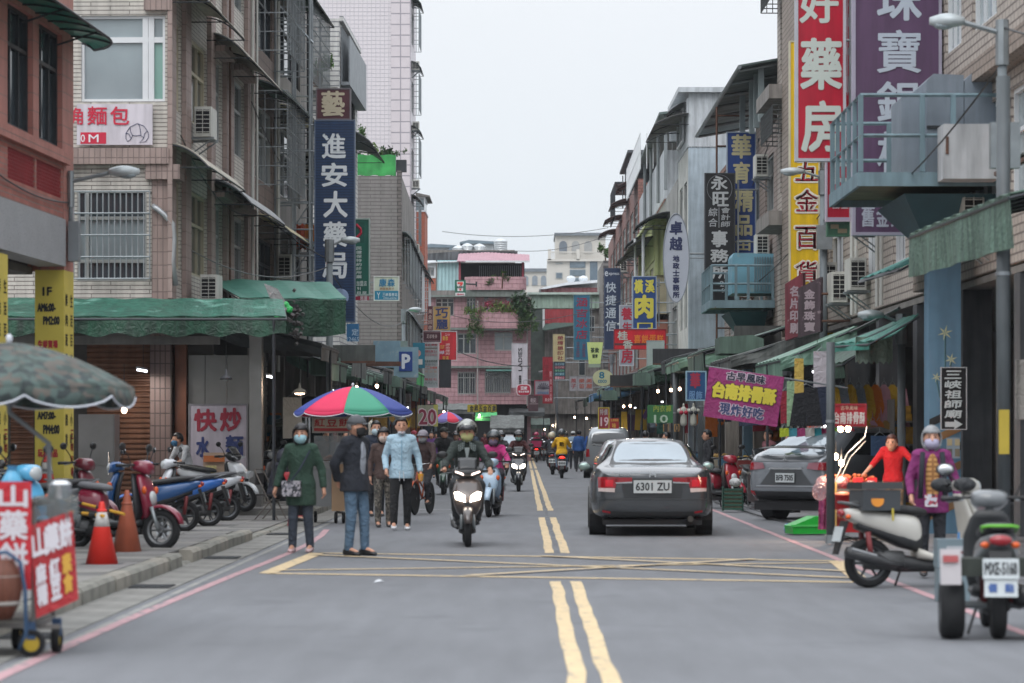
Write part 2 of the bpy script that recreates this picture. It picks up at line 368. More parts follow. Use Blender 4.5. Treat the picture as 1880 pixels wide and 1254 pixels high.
# ---------------- building kit ----------------
# local frame of a building: y runs along the street away from the camera, o(v) measures out towards the street
class Bld:
 def __init__(s,name,label,near,far,side,cat='building'):
  s.s = side; s.x0,s.y0 = near; dx,dy = far[0]-near[0],far[1]-near[1]
  s.L = math.hypot(dx,dy); s.a = -math.atan2(dx,dy)
  s.t = thing(name,label,cat,(near[0],near[1],0),s.a)
 def box(s,mb,v0,v1,u0,u1,z0,z1): return mb.box(s.s*v0,s.s*v1,u0,u1,z0,z1)
 def P(s,v,u,z): return (s.s*v,u,z)
 def uz(s,px,py,v=0.):
  """point of the facade plane (offset v) seen at a pixel"""
  dx,dy = -math.sin(s.a),math.cos(s.a); ox = s.x0+s.s*v*math.cos(s.a); oy = s.y0+s.s*v*math.sin(s.a)
  k = (px-XC)/FP; u = (k*oy-ox)/(dx-k*dy); Y = oy+u*dy; return u,PZ(py,Y)
 def wall(s,m,u0,u1,z0,z1,holes,t=.24,v=0,name='wall'):
  zs = sorted({z0,z1,*[h[2] for h in holes],*[h[3] for h in holes]}); zs = [z for z in zs if z0 <= z <= z1]; mb = MB()
  for a,b in zip(zs,zs[1:]):
   if b-a < 1e-4: continue
   c = (a+b)/2; iv = sorted((h[0],h[1]) for h in holes if h[2] < c < h[3]); x = u0
   for p,q in iv:
    if p > x: s.box(mb,v-t,v,x,p,a,b)
    x = max(x,q)
   if x < u1: s.box(mb,v-t,v,x,u1,a,b)
  return mb.build(name,m,s.t)
 def window(s,u0,u1,z0,z1,fm=None,gm_=None,cols=2,tz=None,v=-.1,fr=.06):
  mb = MB(); fm = fm or alum
  for a,b,c,d in ((u0,u1,z0,z0+fr),(u0,u1,z1-fr,z1),(u0,u0+fr,z0+fr,z1-fr),(u1-fr,u1,z0+fr,z1-fr)): s.box(mb,v-.03,v+.05,a,b,c,d)
  zt = z0+(z1-z0)*tz if tz else None
  if zt: s.box(mb,v-.03,v+.045,u0+fr,u1-fr,zt-fr/2,zt+fr/2)
  for k in range(1,cols):
   c = u0+(u1-u0)*k/cols; s.box(mb,v-.028,v+.04,c-fr*.4,c+fr*.4,z0+fr,(zt-fr/2) if zt else z1-fr)
   if zt: s.box(mb,v-.028,v+.04,c-fr*.4,c+fr*.4,zt+fr/2,z1-fr)
  w = mb.build('window',fm,s.t)
  g = MB()
  for k in range(cols):
   a = u0+(u1-u0)*k/cols; b = u0+(u1-u0)*(k+1)/cols
   s.box(g,v-.02+.006*(k % 2),v-.01+.006*(k % 2),a+.02,b-.02,z0+.02,z1-.02)
  g.build('pane',gm_ or glassd,w); return w
 def grille(s,u0,u1,z0,z1,d=.45,m=None,step=.22,rows=4,name='window_cage',floor=True):
  mb = MB(); m = m or grillm; r = .011
  for z in [z0+(z1-z0)*k/rows for k in range(rows+1)]:
   mb.tube([s.P(0.01,u0,z),s.P(d,u0,z),s.P(d,u1,z),s.P(0.01,u1,z)],r*1.2,4)
  n = max(2,int((u1-u0)/step))
  for k in range(n+1):
   u = u0+(u1-u0)*k/n; mb.tube([s.P(d,u,z0),s.P(d,u,z1)],r,4)
  for k in range(1,3):
   for u in (u0,u1): mb.tube([s.P(d*k/3,u,z0),s.P(d*k/3,u,z1)],r,4)
  return mb.build(name,m,s.t)
 def canopy(s,u0,u1,z,d=.8,drop=.35,m=None,n=8,name='window_awning',curve=.5):
  mb = MB(); m = m or mat('fibreglass_awning','#a9a394',rough=.6,var=.2,streak=.2)
  rings = []
  for k in range(n+1):
   t = k/n; v = d*t; zz = z-drop*(t**(1+curve*2)); rings.append((v,zz))
  nn = max(4,int((u1-u0)/.12))
  vs = []; fs = []
  for j in range(nn+1):
   u = u0+(u1-u0)*j/nn
   for v,zz in rings: vs.append(s.P(v,u,zz+(.012 if j % 2 else 0)))
  q = n+1
  for j in range(nn):
   for k in range(n): fs.append((j*q+k,j*q+k+1,(j+1)*q+k+1,(j+1)*q+k))
  mb.add(vs,fs); o = mb.build(name,m,s.t,solid=.008)
  f = MB()
  for u in (u0,(u0+u1)/2,u1):
   f.tube([s.P(v,u,zz-.03) for v,zz in rings],.014,4); f.tube([s.P(0,u,z-drop-.02),s.P(d,u,z-drop-.02)],.012,4)
  f.tube([s.P(d,u0,z-drop-.01),s.P(d,u1,z-drop-.01)],.016,4)
  f.build('awning_frame',darkst,o); return o
 def ac(s,u,z,v=.05,w=.8,h=.58,front=False):
  mb = MB(); s.box(mb,v,v+.32,u,u+w,z,z+h); o = mb.build('air_conditioner',acm,s.t)
  g = MB(); s.box(g,v+.03,v+.29,u-.012,u-.003,z+.06,z+h-.06)
  g.build('fan_opening',dark,o)
  g = MB()
  for k in range(6): s.box(g,v+.02,v+.3,u-.025,u-.013,z+.08+k*(h-.16)/5-.006,z+.08+k*(h-.16)/5+.006)
  for k in range(3): s.box(g,v+.02+k*.135,v+.03+k*.135,u-.03,u-.012,z+.04,z+h-.04)
  s.box(g,v+.02,v+.28,u+w,u+w+.01,z+.05,z+h-.05)
  g.build('fan_grille',acm,o)
  k = MB(); s.box(k,0.005,v+.36,u+.08,u+.12,z-.05,z-.002); s.box(k,0.005,v+.36,u+w-.12,u+w-.08,z-.05,z-.002)
  k.tube([s.P(.01,u+.1,z-.35),s.P(v+.33,u+.1,z-.04)],.015,4); k.tube([s.P(.01,u+w-.1,z-.35),s.P(v+.33,u+w-.1,z-.04)],.015,4)
  k.build('bracket',steel,o); return o
 def ledge(s,u0,u1,z,d=.35,h=.1,m=None,name='ledge'):
  mb = MB(); s.box(mb,.002,d,u0,u1,z,z+h); return mb.build(name,m or concrete,s.t)
 def pipe(s,u,z0,z1,v=.08,r=.035,m=None):
  return MB().tube([s.P(v,u,z0),s.P(v,u,z1)],r,6).build('drain_pipe',m or M_('#b9bab4'),s.t)
 def mass(s,depth,u0,u1,z0,z1,m,v=-.26,name='side_wall'):
  mb = MB(); s.box(mb,v-depth,v,u0,u1,z0,z1); return mb.build(name,m,s.t)
 def storefront(s,u0,u1,z1,back=-3.2,cols=(),m=None,cw=.45):
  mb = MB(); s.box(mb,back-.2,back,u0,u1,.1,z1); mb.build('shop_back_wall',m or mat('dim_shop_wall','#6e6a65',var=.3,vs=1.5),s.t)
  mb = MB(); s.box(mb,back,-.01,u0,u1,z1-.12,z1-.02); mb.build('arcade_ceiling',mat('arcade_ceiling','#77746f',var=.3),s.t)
  for u in cols:
   mb = MB(); s.box(mb,-cw,0,u,u+cw,.1,z1-.13); mb.build('column',m or concrete,s.t)
 def shutter(s,u0,u1,z0,z1,v=-3.15,m=None):
  mb = MB(); n = int((z1-z0)/.09)
  pts = []
  for k in range(n): pts += [(0,z0+k*.09),(.025,z0+k*.09+.03),(.025,z0+k*.09+.06),(0,z0+k*.09+.088)]
  mb.grid(lambda a,b: s.P(v+.03+pts[min(int(b*(len(pts)-1)+.5),len(pts)-1)][0],u0+(u1-u0)*a,pts[min(int(b*(len(pts)-1)+.5),len(pts)-1)][1]),1,len(pts)-1)
  o = mb.build('roller_shutter',m or mat('brown_shutter','#6e4f3f',rough=.5,var=.25,metal=.3),s.t); return o
def plan(px,X): return (X,X*FP/(px-XC))   # plan point at lateral X seen at pixel column px
# ================= LEFT BUILDINGS =================
pinkt = mat('pink_clay_tile','#b4776c',rough=.6,var=.12,vs=1.2,brick=(.11,.23,.008,'#8f6f68',.9,0.),streak=.1)
pinkb = mat('pink_brick_band','#a9685c',rough=.75,var=.15,brick=(.24,.07,.008,'#8d7570',.8))
granite = mat('grey_granite','#9a9c9f',rough=.5,var=.1,bump=.1,bs=200,wear=('#83858a',40,.55))
yell = mat('yellow_vinyl','#cdbb52',rough=.45,var=.12,vs=2)
inkb = M_('#24262c',rough=.7); inkr = M_('#a92a33',rough=.6)
b1 = Bld('brick_building','pink brick corner building with granite band and yellow wrapped columns at left edge',(-6.731,30),(-6.285,38),1)
b1.wall(pinkt,-3,8.0,5.22,9.6,[(3.2-3,3.3-.4,5.42,6.98),(4.25,5.62,5.42,6.98),(5.95,7.32,5.42,6.98)],t=.3)
b1.wall(pinkb,-3,7.4,4.46,5.22,[(4.3,5.75,4.74,5.14),(5.85,7.3,4.74,5.14)],t=.3,v=-.01,name='brick_band')
mb = MB(); b1.box(mb,-.35,.03,-3,7.4,3.815,4.458); mb.build('granite_band',granite,b1.t)
mb = MB(); b1.box(mb,0.003,.07,-3,7.55,5.215,5.36); mb.build('sill_band',pinkt,b1.t)
latt = mat('red_lattice_block','#8e2f33',rough=.6,var=.2)
for a,b in ((4.3,5.75),(5.85,7.3)):
 mb = MB(); b1.box(mb,-.25,-.2,a,b,4.74,5.14); bk = mb.build('lattice_panel',dark,b1.t)
 mb = MB(); n = 16
 for k in range(n+1):
  u = a+(b-a)*k/n
  for j in range(9):
   z = 4.745+j*.047; dx = .022 if j % 2 else -.022; b1.box(mb,-.19,-.02,u+dx-.012,u+dx+.012,z,z+.043)
 for j in range(9): b1.box(mb,-.18,-.03,a,b,4.74+j*.047,4.752+j*.047)
 stuff(mb.build('lattice_blocks',latt,bk))
for a,b in ((4.25,5.62),(5.95,7.32),(.2,2.9)): b1.window(a,b,5.42,6.98,darkst,glassd,3,.68,v=-.12,fr=.05)
mb = MB(); b1.box(mb,-.30,0,7.4,8.0,3.77,5.22); mb.build('column',pinkt,b1.t)
b1.mass(7,-3,7.4,3.82,9.6,mat('b1_inner','#3a3b3d'),v=-.5,name='inner_wall')
mb = MB(); b1.box(mb,-7,-.3,7.85,8.0,3.78,9.6); mb.build('end_wall',pinkt,b1.t)
for u0,w in ((7.4,.6),(3.65,.6)):
 mb = MB(); b1.box(mb,-.4,0.004,u0,u0+w,0,3.768); col = mb.build('column',yell,b1.t)
 mb = MB(); mr = MB()
 # front face (towards the camera): opening hours
 def T(s,a,b,c,d,m_,bold=.004): put_text(m_,s,-.4+a*.4,-.4+b*.4,c,d,u0-.004,bold)
 T('1F',.28,.58,3.42,3.53,mb,.007); T('AM6:00-',.1,.72,3.20,3.31,mb,.006); T('PM2:00',.3,.85,3.02,3.13,mb,.006)
 hchars(mr,'生鮮賣場',-.36,-.08,2.70,2.80,u0-.004,.005)
 T('3F',.28,.58,2.4,2.5,mb,.007); T('AM7:00-',.1,.72,1.72,1.82,mb,.006); T('PM4:00',.3,.85,1.52,1.64,mb,.006)
 hchars(mr,'玩具精品',-.36,-.08,1.2,1.3,u0-.004,.005)
 # street face: columns of small print
 xf = lambda x,y,z,u0=u0: (.008-y*0,u0+.02+x,z)
 for k,s in enumerate(('鮮肉蔬果海產雜貨','生活百貨用品小吃')): vchars(mb,s,.06+k*.3,.2+k*.3,1.3,3.5,0,.003,0,.6,xf)
 vchars(mr,'三峽市場',.38,.55,.9,1.6,0,.004,0,.7,xf)
 mb.build('lettering',inkb,col); mr.build('lettering',inkr,col)
gp = mat('green_polycarbonate','#2d8a78',rough=.35,var=.2,streak=.25,trans=.5)
mb = MB(); rings = []
ribs = MB()
n = 60
def cano(u):   # rounded far end
 t = max(0,(u-7.3)/1.3); return .62*math.sqrt(max(0,1-t*t))
for j in range(n+1):
 u = -2+j*10.55/n; u = min(u,8.598); d = cano(u); rings.append([(d*k/6+.001*k,u,7.06-.10*(k/6)**2) for k in range(7)])
mb.loft(rings,cap=False,closed=False); aw = mb.build('polycarbonate_awning',gp,b1.t,solid=.008)
for j in range(0,n+1,4): ribs.tube([(p[0],p[1],p[2]-.02) for p in rings[j]],.014,4)
ribs.tube([(r[-1][0],r[-1][1],r[-1][2]-.012) for r in rings],.02,5)
for u in (1,3,5,7): ribs.tube([(0,u,6.8),(.55,u,6.97)],.014,4)
ribs.build('awning_frame',darkst,aw)
# arcade behind
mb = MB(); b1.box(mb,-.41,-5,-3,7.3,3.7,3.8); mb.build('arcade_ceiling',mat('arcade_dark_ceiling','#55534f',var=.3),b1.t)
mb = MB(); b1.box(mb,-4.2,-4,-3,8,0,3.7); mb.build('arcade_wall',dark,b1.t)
# --- beige tiled block with the bakery sign ---
whitet = mat('white_strip_tile','#c9c4bb',rough=.55,var=.16,vs=.9,brick=(.7,.075,.008,'#7f7973',.96),streak=.22)
brownt = mat('brown_pink_tile','#9c8982',rough=.6,var=.12,vs=1.2,brick=(.1,.24,.008,'#7b6b66',.92,0.),streak=.15)
b2 = Bld('tiled_apartment_block','beige and white strip tiled corner block with bakery sign and barred window',(-6.4,49),(-6.054,60.3),1)
def b2v(px): return PX(px,49)+6.4
def b2z(py): return PZ(py,49)
S = b2.t
def side_wall(b,m,v0,v1,z0,z1,holes,name='side_wall',y0=0.,t=.22):
 zs = sorted({z0,z1,*[h[2] for h in holes],*[h[3] for h in holes]}); mb = MB()
 for a,c_ in zip(zs,zs[1:]):
  c = (a+c_)/2; x = v0
  for p,q in sorted((h[0],h[1]) for h in holes if h[2] < c < h[3]):
   if p > x: b.box(mb,x,p,y0,y0+t,a,c_)
   x = max(x,q)
  if x < v1: b.box(mb,x,v1,y0,y0+t,a,c_)
 return mb.build(name,m,b.t)
def side_window(b,v0,v1,z0,z1,vs_,zs_,fm,gms,y=.1,fr=.06,name='window'):
 """window in a wall that faces the camera, glazing bars at fractions vs_ and zs_"""
 mb = MB(); V = [v0,*[v0+(v1-v0)*f for f in vs_],v1]; Z_ = [z0,*[z0+(z1-z0)*f for f in zs_],z1]
 for v in V: b.box(mb,max(v0,v-fr/2),min(v1,v+fr/2),y-.05,y+.05,z0,z1)
 for i,z in enumerate(Z_):
  for a,c in zip(V,V[1:]): b.box(mb,max(v0,a)+fr/2,c-fr/2,y-.045,y+.045,max(z0,z-fr/2),min(z1,z+fr/2))
 w = mb.build(name,fm,b.t); k = 0
 for a,c in zip(V,V[1:]):
  for e,g in zip(Z_,Z_[1:]):
   q = MB(); b.box(q,a+.01,c-.01,y+.01+.004*(k % 3),y+.018+.004*(k % 3),e+.01,g-.01); q.build('pane',gms[k % len(gms)],w); k += 1
 return w
side_wall(b2,whitet,-9,0,6.66,12.5,[(b2v(148),b2v(303),b2z(186),b2z(28))])
side_window(b2,b2v(148),b2v(303),b2z(186),b2z(28),(.76,.83),(.72,),whitef,[glassl,glassl,whitef,glassl,glassg,glassl],fr=.10)
side_wall(b2,whitet,-9,b2v(278),3.94,6.37,[(b2v(140),b2v(268),b2z(515),b2z(350))],'lower_side_wall',y0=.06)
side_window(b2,b2v(140),b2v(268),b2z(515),b2z(350),(.14,),(.22,.70),alum,[glassd,glassl,glassd],y=.12)
g = MB(); v0,v1 = b2v(136),b2v(276); z0,z1 = b2z(512),b2z(352)
for k in range(14): g.tube([(v0+(v1-v0)*k/13,-.08,z0),(v0+(v1-v0)*k/13,-.08,z1)],.014,5)
for k in range(5): g.tube([(v0,-.09,z0+(z1-z0)*k/4),(v1,-.09,z0+(z1-z0)*k/4)],.016,5)
g.tube([(v1,-.08,z0),(v1,.05,z0)],.014).tube([(v1,-.08,z1),(v1,.05,z1)],.014)
g.build('window_grille',grillm,S)
mb = MB(); b2.box(mb,b2v(278),.05,0.03,.6,3.94,6.37); mb.build('corner_pillar',brownt,S)
mb = MB(); b2.box(mb,-9,.03,-.16,.22,6.37,6.655); mb.build('tile_ledge',brownt,S)
mb = MB(); b2.box(mb,-.4,.22,-.10,.5,6.1,6.366); mb.build('tile_ledge',brownt,S)
mb = MB(); b2.box(mb,-.42,.05,-.14,.22,b2z(20),b2z(2)+.05); mb.build('tile_ledge',brownt,S)
MB().tube([(b2v(281),-.04,b2z(378)),(b2v(290),-.07,b2z(384)),(b2v(303),-.07,b2z(395)),(b2v(318),-.07,b2z(412)),(b2v(321),-.07,b2z(440)),(b2v(318),-.07,b2z(480)),(b2v(324),-.07,b2z(525))],.05,8).build('silver_duct_pipe',mat('silver_pipe','#a5a8aa',rough=.35,metal=.5,bump=.5,bs=60),S,smooth=True)
b2.mass(9,.3,11.2,3.94,12.5,mat('b2_core','#303133'),v=-.6,name='inner_wall')
W2 = [(316,332),(344,379),(389,406),(424,447)]
holes = []; ux = lambda px: b2.uz(px,400)[0]
flo = [(4.55,6.15),(7.45,9.05),(10.6,12.2)]
for a,b in W2:
 for z0,z1 in flo: holes.append((ux(a),ux(b),z0,z1))
b2.wall(whitet,.22,11.3,3.94,12.5,holes)
creamf = mat('cream_window_frame','#b1a88f',rough=.5)
for i,(a,b) in enumerate(W2):
 for z0,z1 in flo: b2.window(ux(a),ux(b),z0,z1,creamf if i < 2 else alum,glassd if i % 2 else glassl,2 if i != 1 else 3,.62,v=-.1)
for a,b in ((307,315),(333,343),(380,388),(408,422),(448,461)):
 mb = MB(); b2.box(mb,.003,.09,ux(a),ux(b),3.96,12.4); mb.build('pilaster',brownt,S)
for z in (9.15,12.3,6.25):
 for a,b in ((389,406),(424,447)): b2.ledge(ux(a)-.15,ux(b)+.15,z,.28,.12,brownt)
b2.canopy(ux(308),ux(379),9.75,.75,.45); b2.canopy(ux(384),ux(452),9.5,.8,.5)
b2.canopy(ux(308),ux(381),6.75,.75,.42); b2.canopy(ux(385),ux(452),6.6,.85,.5,mat('grey_awning','#8f9192',rough=.5,var=.2,streak=.3))
b2.canopy(ux(308),ux(452),12.6,.7,.4)
b2.ac(ux(345),7.13,.12,.75,.56); b2.ac(ux(338),4.0,.3,.7,.5)
b2.pipe(ux(452),4,12.4,.14,.04); b2.pipe(ux(410),4,12.4,.14,.025,rust)
# shop level recessed under the block
sh = thing('market_hall','dark shop front of brown shutters and steel walls under the tiled block','shop',(-6.4,52.5,0))
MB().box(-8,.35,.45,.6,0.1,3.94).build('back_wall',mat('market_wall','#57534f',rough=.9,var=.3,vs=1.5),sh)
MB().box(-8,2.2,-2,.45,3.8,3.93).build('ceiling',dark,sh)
sv = lambda px: PX(px,52.7)+6.4
mb = MB(); z = .12; rows = []
while z < 3.35: rows += [(0.0,z),(.03,z+.03),(.03,z+.06),(0,z+.09)]; z += .1
for a,b in ((20,62),(160,276)):
 x0,x1 = sv(a),sv(b)
 q = MB().grid(lambda u,w: (x0+(x1-x0)*u,.2-rows[min(int(w*(len(rows)-1)+.5),len(rows)-1)][0],rows[min(int(w*(len(rows)-1)+.5),len(rows)-1)][1]),1,len(rows)-1)
 q.build('roller_shutter',mat('brown_shutter','#7a5440',rough=.45,var=.2,metal=.35,streak=.2),sh)
 MB().box(x0-.02,x1+.02,.1,.32,3.36,3.6).build('shutter_box',mat('shutter_box','#6c6a66',rough=.6),sh)
MB().box(sv(279),sv(318),-.1,.3,.1,3.8).build('tiled_pillar',mat('dull_pink_tile','#7a6560',rough=.6,brick=(.1,.24,.01,'#4b403d',.9,0.)),sh)
MB().box(sv(322),sv(343),.1,.3,.1,3.3).build('wooden_door',mat('orange_brown_wood','#74432c',rough=.5,var=.3),sh)
stl = mat('stainless_sheet','#8a8987',rough=.32,metal=.75,var=.25,vs=1.3)
for a,b in ((345,375),(376,415),(416,469)): MB().box(sv(a),sv(b),.3,.34,.1,3.05).build('steel_panel',stl,sh)
MB().box(sv(471),sv(493),-1.2,-.85,.1,3.7).build('steel_pillar',stl,sh)
fz = thing('steel_cabinet','tall dented stainless steel cabinet beside the brown shutter','cabinet',(PX(182,48.5),48.5,0))
MB().box(-.32,.32,-.3,.3,.12,1.87).build('cabinet_body',stl,fz); MB().box(-.3,.3,-.325,-.305,.16,.95).build('cabinet_door',stl,fz); MB().box(-.3,.3,-.325,-.305,.97,1.83).build('cabinet_door',stl,fz)
MB().tube([(.22,-.35,.8),(.22,-.35,1.2)],.012).build('handle',chrome,fz)
# --- grey block with cages ---
greyc = mat('grey_stained_render','#837f7b',rough=.9,var=.25,vs=.8,streak=.35)
b3 = Bld('caged_apartment_block','grey stained block with steel window cages behind the blue pharmacy sign',(-6.054,60.34),(-5.7,71.8),1)
b3.mass(9,.0,11.4,3.94,17,mat('b3_core','#55524f'),v=-.3,name='inner_wall')
ux3 = lambda px: b3.uz(px,300)[0]
fl = [(4.4,6.0),(7.3,9.0),(10.3,12.0),(13.4,15)]
W3 = [(468,500),(513,551)]
b3.wall(mat('brown_grey_tile','#7d6c63',rough=.7,var=.2,brick=(.1,.24,.01,'#5b504b',.9,0.),streak=.3),0,ux3(504),3.94,17,[(ux3(W3[0][0]),ux3(W3[0][1]),a,b) for a,b in fl])
b3.wall(greyc,ux3(504)+.002,11.46,3.94,17,[(ux3(W3[1][0]),ux3(W3[1][1]),a,b) for a,b in fl])
wire = mat('green_ragged_awning','#3d5a4c',rough=.7,var=.4,vs=9,streak=.5)
for i,(a,b) in enumerate(W3):
 for j,(z0,z1) in enumerate(fl):
  b3.window(ux3(a),ux3(b),z0,z1,alum if j % 2 else darkst,glassd,3,.65)
  if not (i == 0 and j == 0): b3.grille(ux3(a)-.2,ux3(b)+.15,z0-.2,z1+.2,.75,grillm,.28,5)
  b3.canopy(ux3(a)-.25,ux3(b)+.25,z1+.45,.85,.42,wire if (i+j) % 2 else mat('yellowed_fibreglass','#b3aa86',rough=.5,var=.2,streak=.2))
b3.pipe(ux3(503),3,17,.1,.05); b3.pipe(ux3(558),3,17,.1,.03,darkst)
b3.pipe(ux3(462),3,17,.12,.03)
b3.ac(ux3(502),5.2,.1); b3.ac(ux3(552),8.2,.1,.6)
mb = MB()
for k in range(7): mb.box(0.0,.42,6.6+k*.05,6.63+k*.05,6.1,6.75+.02*k)
lau = thing('laundry','orange and red laundry hung behind the steel truss','laundry',(-5.6,66.6,6.0))
for k,cc in enumerate(('#b54a2a','#c0722e','#9c2f2f','#c58a38')): MB().grid(lambda u,w: (u*.28+k*.24,.02*math.sin(u*9),-.6*w+.03*math.sin(u*12)),6,3).move((0,0,.65)).build('garment',M_(cc,wrinkle=.4),lau,solid=.01)
MB().tube([(-.1,0,.68),(1.1,0,.68)],.01).build('hanging_rod',steel,lau)
# steel truss carrying the blue sign
tr = thing('sign_truss','rusty galvanised ladder truss carrying the tall blue pharmacy sign','steel frame',(-5.9,64.6,3.6))
mb = MB()
for x in (.0,.42,.82):
 mb.tube([(x,0,0),(x,0,8.6 if x < 1 else 5.8)],.032,5); mb.tube([(x,.6,0),(x,.6,8.6 if x < 1 else 5.8)],.028,5)
for k in range(14):
 z = .3+k*.62
 mb.tube([(0,0,z),(.42 if z > 5.8 else .9,0,z)],.02,4); mb.tube([(0,.6,z),(.42,.6,z)],.018,4)
 mb.tube([(-.4,.3,z),(0,.3,z)],.015,4)
for k in range(5): mb.tube([(.42,0,.6+k*1.1),(.82,0,1.2+k*1.1)],.014,4)
mb.tube([(-.2,0,8.4),(.9,0,7.2)],.03,5)
mb.build('truss_bars',steel,tr)
# --- white tiled block with a roof balcony ---
b4 = Bld('white_tiled_block','white strip tiled block with metal roof balcony above the maroon sign',(-5.62,83),(-5.5,90),1)
wt2 = mat('white_strip_tile_far','#c6c5c2',rough=.55,var=.1,vs=.7,brick=(1.1,.15,.018,'#85868a',.96),streak=.2)
side_wall(b4,wt2,-8,0,0,14.2,[])
b4.wall(wt2,.22,7,3.9,14.2,[(1,3,5,6.6),(4,6,5,6.6),(1,3,8,9.6),(4,6,8,9.6),(1,6,11,12.6)])
b4.mass(7,.3,7,0,14.1,dark,v=-.5,name='inner_wall')
for z in (5,8): b4.window(1,3,z,z+1.6); b4.window(4,6,z,z+1.6)
b4.window(1,6,11,12.6,darkst,glassd,4)
mb = MB()
for k in range(26): mb.box(.02+.0,.06,.3+k*.26,.36+k*.26,12.3,14.0)
b4.box(mb,.02,.3,.2,6.9,12.2,12.3); b4.box(mb,.26,.3,.2,6.9,12.3,13.7)
mb.build('balcony_cladding',mat('grey_sheet_metal','#7b8084',rough=.5,metal=.3,var=.2),b4.t)
b4.canopy(.3,6.8,10.9,.9,.4,mat('dark_awning','#4b5052',rough=.6))
b4.ledge(-.1,7,14.1,.12,.16,wt2)
mb = MB(); b4.box(mb,-6,-2.0,2,6,14.2,18); mb.build('stair_tower',mat('brown_shutter_wall','#8e7a6e',rough=.7,brick=(4,.16,.02,'#6c5d54',.95),var=.1),b4.t)
pl = thing('potted_plant','small potted shrub on the ledge above the maroon sign','plant',(PX(583,82.5),82.5,PZ(160,82.5)))
MB().box(-.6,.6,-.1,.5,-.1,0).build('ledge',concrete,pl); MB().lathe([(.13,0),(.17,.3),(.15,.3)],10).build('pot',M_('#4a3b33'),pl)
def foliage(name,m,parent,c,r,n,leaf=.1,seed=1,droop=0.,keep=None):
 rn = random.Random(seed); mb = MB(); cl = [Vector((rn.gauss(0,.45),rn.gauss(0,.45),rn.gauss(0,.45))) for _ in range(max(3,n//90))]
 for i in range(n):
  q = rn.choice(cl); p = q+Vector((rn.gauss(0,.2),rn.gauss(0,.2),rn.gauss(0,.2)))
  p = Vector((p.x*r[0],p.y*r[1],p.z*r[2]-droop*abs(p.x)))+Vector(c)
  if keep and not keep(p): continue
  a = Vector((rn.gauss(0,1),rn.gauss(0,1),rn.gauss(0,1))).normalized(); b = a.cross(Vector((rn.random(),rn.random(),1))).normalized(); s = leaf*rn.uniform(.5,1.2)
  mb.add([p-a*s,p+b*s*.45,p+a*s,p-b*s*.45],[(0,1,2,3)])
 return mb.build(name,m,parent)
leafm = mat('leaf_green','#4c6b36',rough=.6,var=.45,vs=9); leafd = mat('leaf_dark_green','#33502e',rough=.6,var=.4,vs=7); leafl = mat('leaf_yellow_green','#6f8a3f',rough=.6,var=.4,vs=8)
foliage('leaves',leafm,pl,(0,0,.75),(.4,.3,.6),200,.09,3); MB().tube([(0,0,.2),(.03,0,.9)],.02).build('stem',rust,pl)
# --- dark tiled block + tall white tower ---
b5 = Bld('dark_tiled_block','grey brown strip tiled block whose roof terrace is fenced with bright green net',(-4.72,105),(-4.9,122),1)
dt = mat('grey_brown_strip_tile','#7d7876',rough=.6,var=.08,vs=.5,brick=(.8,.14,.014,'#65605e',.95),streak=.08)
side_wall(b5,dt,-9,-.18,0,11.5,[]); mb = MB(); b5.box(mb,-.178,0,-.02,.6,0,11.7); mb.build('corner_strip',mat('brown_grey_strip','#6d6663',brick=(.3,.14,.02,'#4a4543'),var=.1),b5.t)
b5.mass(7,.25,17,0,11.4,dark,v=-.5,name='inner_wall')
hl = [(k*4+1,k*4+3.4,z,z+1.5) for k in range(4) for z in (4.6,7.6)]
b5.wall(greyc,.6,17,3.8,11.5,hl)
for h in hl: b5.window(*h); b5.grille(h[0]-.2,h[1]+.2,h[2]-.2,h[3]+.3,.3,grillm,.3,3)
for k in range(4): b5.canopy(k*4+.7,k*4+3.7,9.4,.4,.3,wire); b5.canopy(k*4+.7,k*4+3.7,6.4,.4,.25,mat('white_awning','#aab0b0',rough=.5,streak=.3))
net = thing('safety_net','bright green mesh net fence on the roof of the dark tiled block','net',(-6.2,105,11.5))
nm = mat('green_net','#3a9c50',rough=.7,var=.35,vs=2.2,alpha=.93)
MB().grid(lambda u,w: (-1.3+2.55*u,.03*math.sin(u*25)+.1,.02+.8*w+.015*math.sin(u*30)),30,4).build('net_sheet',nm,net,solid=.01)
mb = MB()
for k in range(5): mb.tube([(-1.3+k*.637,.14,0),(-1.3+k*.637,.14,.85)],.02)
mb.build('net_posts',steel,net)
for i,(px,w_,h_,c_) in enumerate(((665,.45,.7,leafm),(695,.5,.45,leafl),(718,.45,.55,leafd))):
 t = thing('roof_shrub',['tall leafy shrub at left end of green net fence','low pale shrub behind the middle of green net','reddish green shrub at right end of green net'][i],'plant',(PX(px,106),106,11.5),group='shrubs behind the green roof net')
 MB().tube([(0,0,0),(.02,0,.8)],.03).build('stem',rust,t); foliage('leaves',c_,t,(0,0,1.0),(w_,.4,h_),420,.085,10+i)
t = thing('roof_planter','dark planter with small shrub at terrace corner of dark block','planter',(PX(736,105.5),105.5,11.7)); MB().box(-.22,.22,-.2,.2,0,.45).build('box',darkst,t); foliage('leaves',leafm,t,(0,0,.6),(.3,.2,.3),120,.07,5)
b6 = Bld('white_tower','tall pale pink white tiled tower with blank wall rising beyond the green net',(-5.25,126),(-5.22,131.5),1)
tw = mat('pale_grid_tile','#d4cdd0',rough=.5,var=.04,vs=.3,brick=(.2,.19,.012,'#c3bfc4',.99,0.))
side_wall(b6,tw,-9,-.9,0,30,[]); mb = MB(); b6.box(mb,-.898,0,-.03,.5,0,30); mb.build('corner_tiles',mat('pale_big_tile','#cfc6c9',rough=.5,brick=(.46,.5,.025,'#9c979e',.98,0.),var=.04),b6.t)
b6.mass(8,.3,5.4,0,30,mat('tower_core','#bdb8ba'),v=-.3,name='inner_wall')
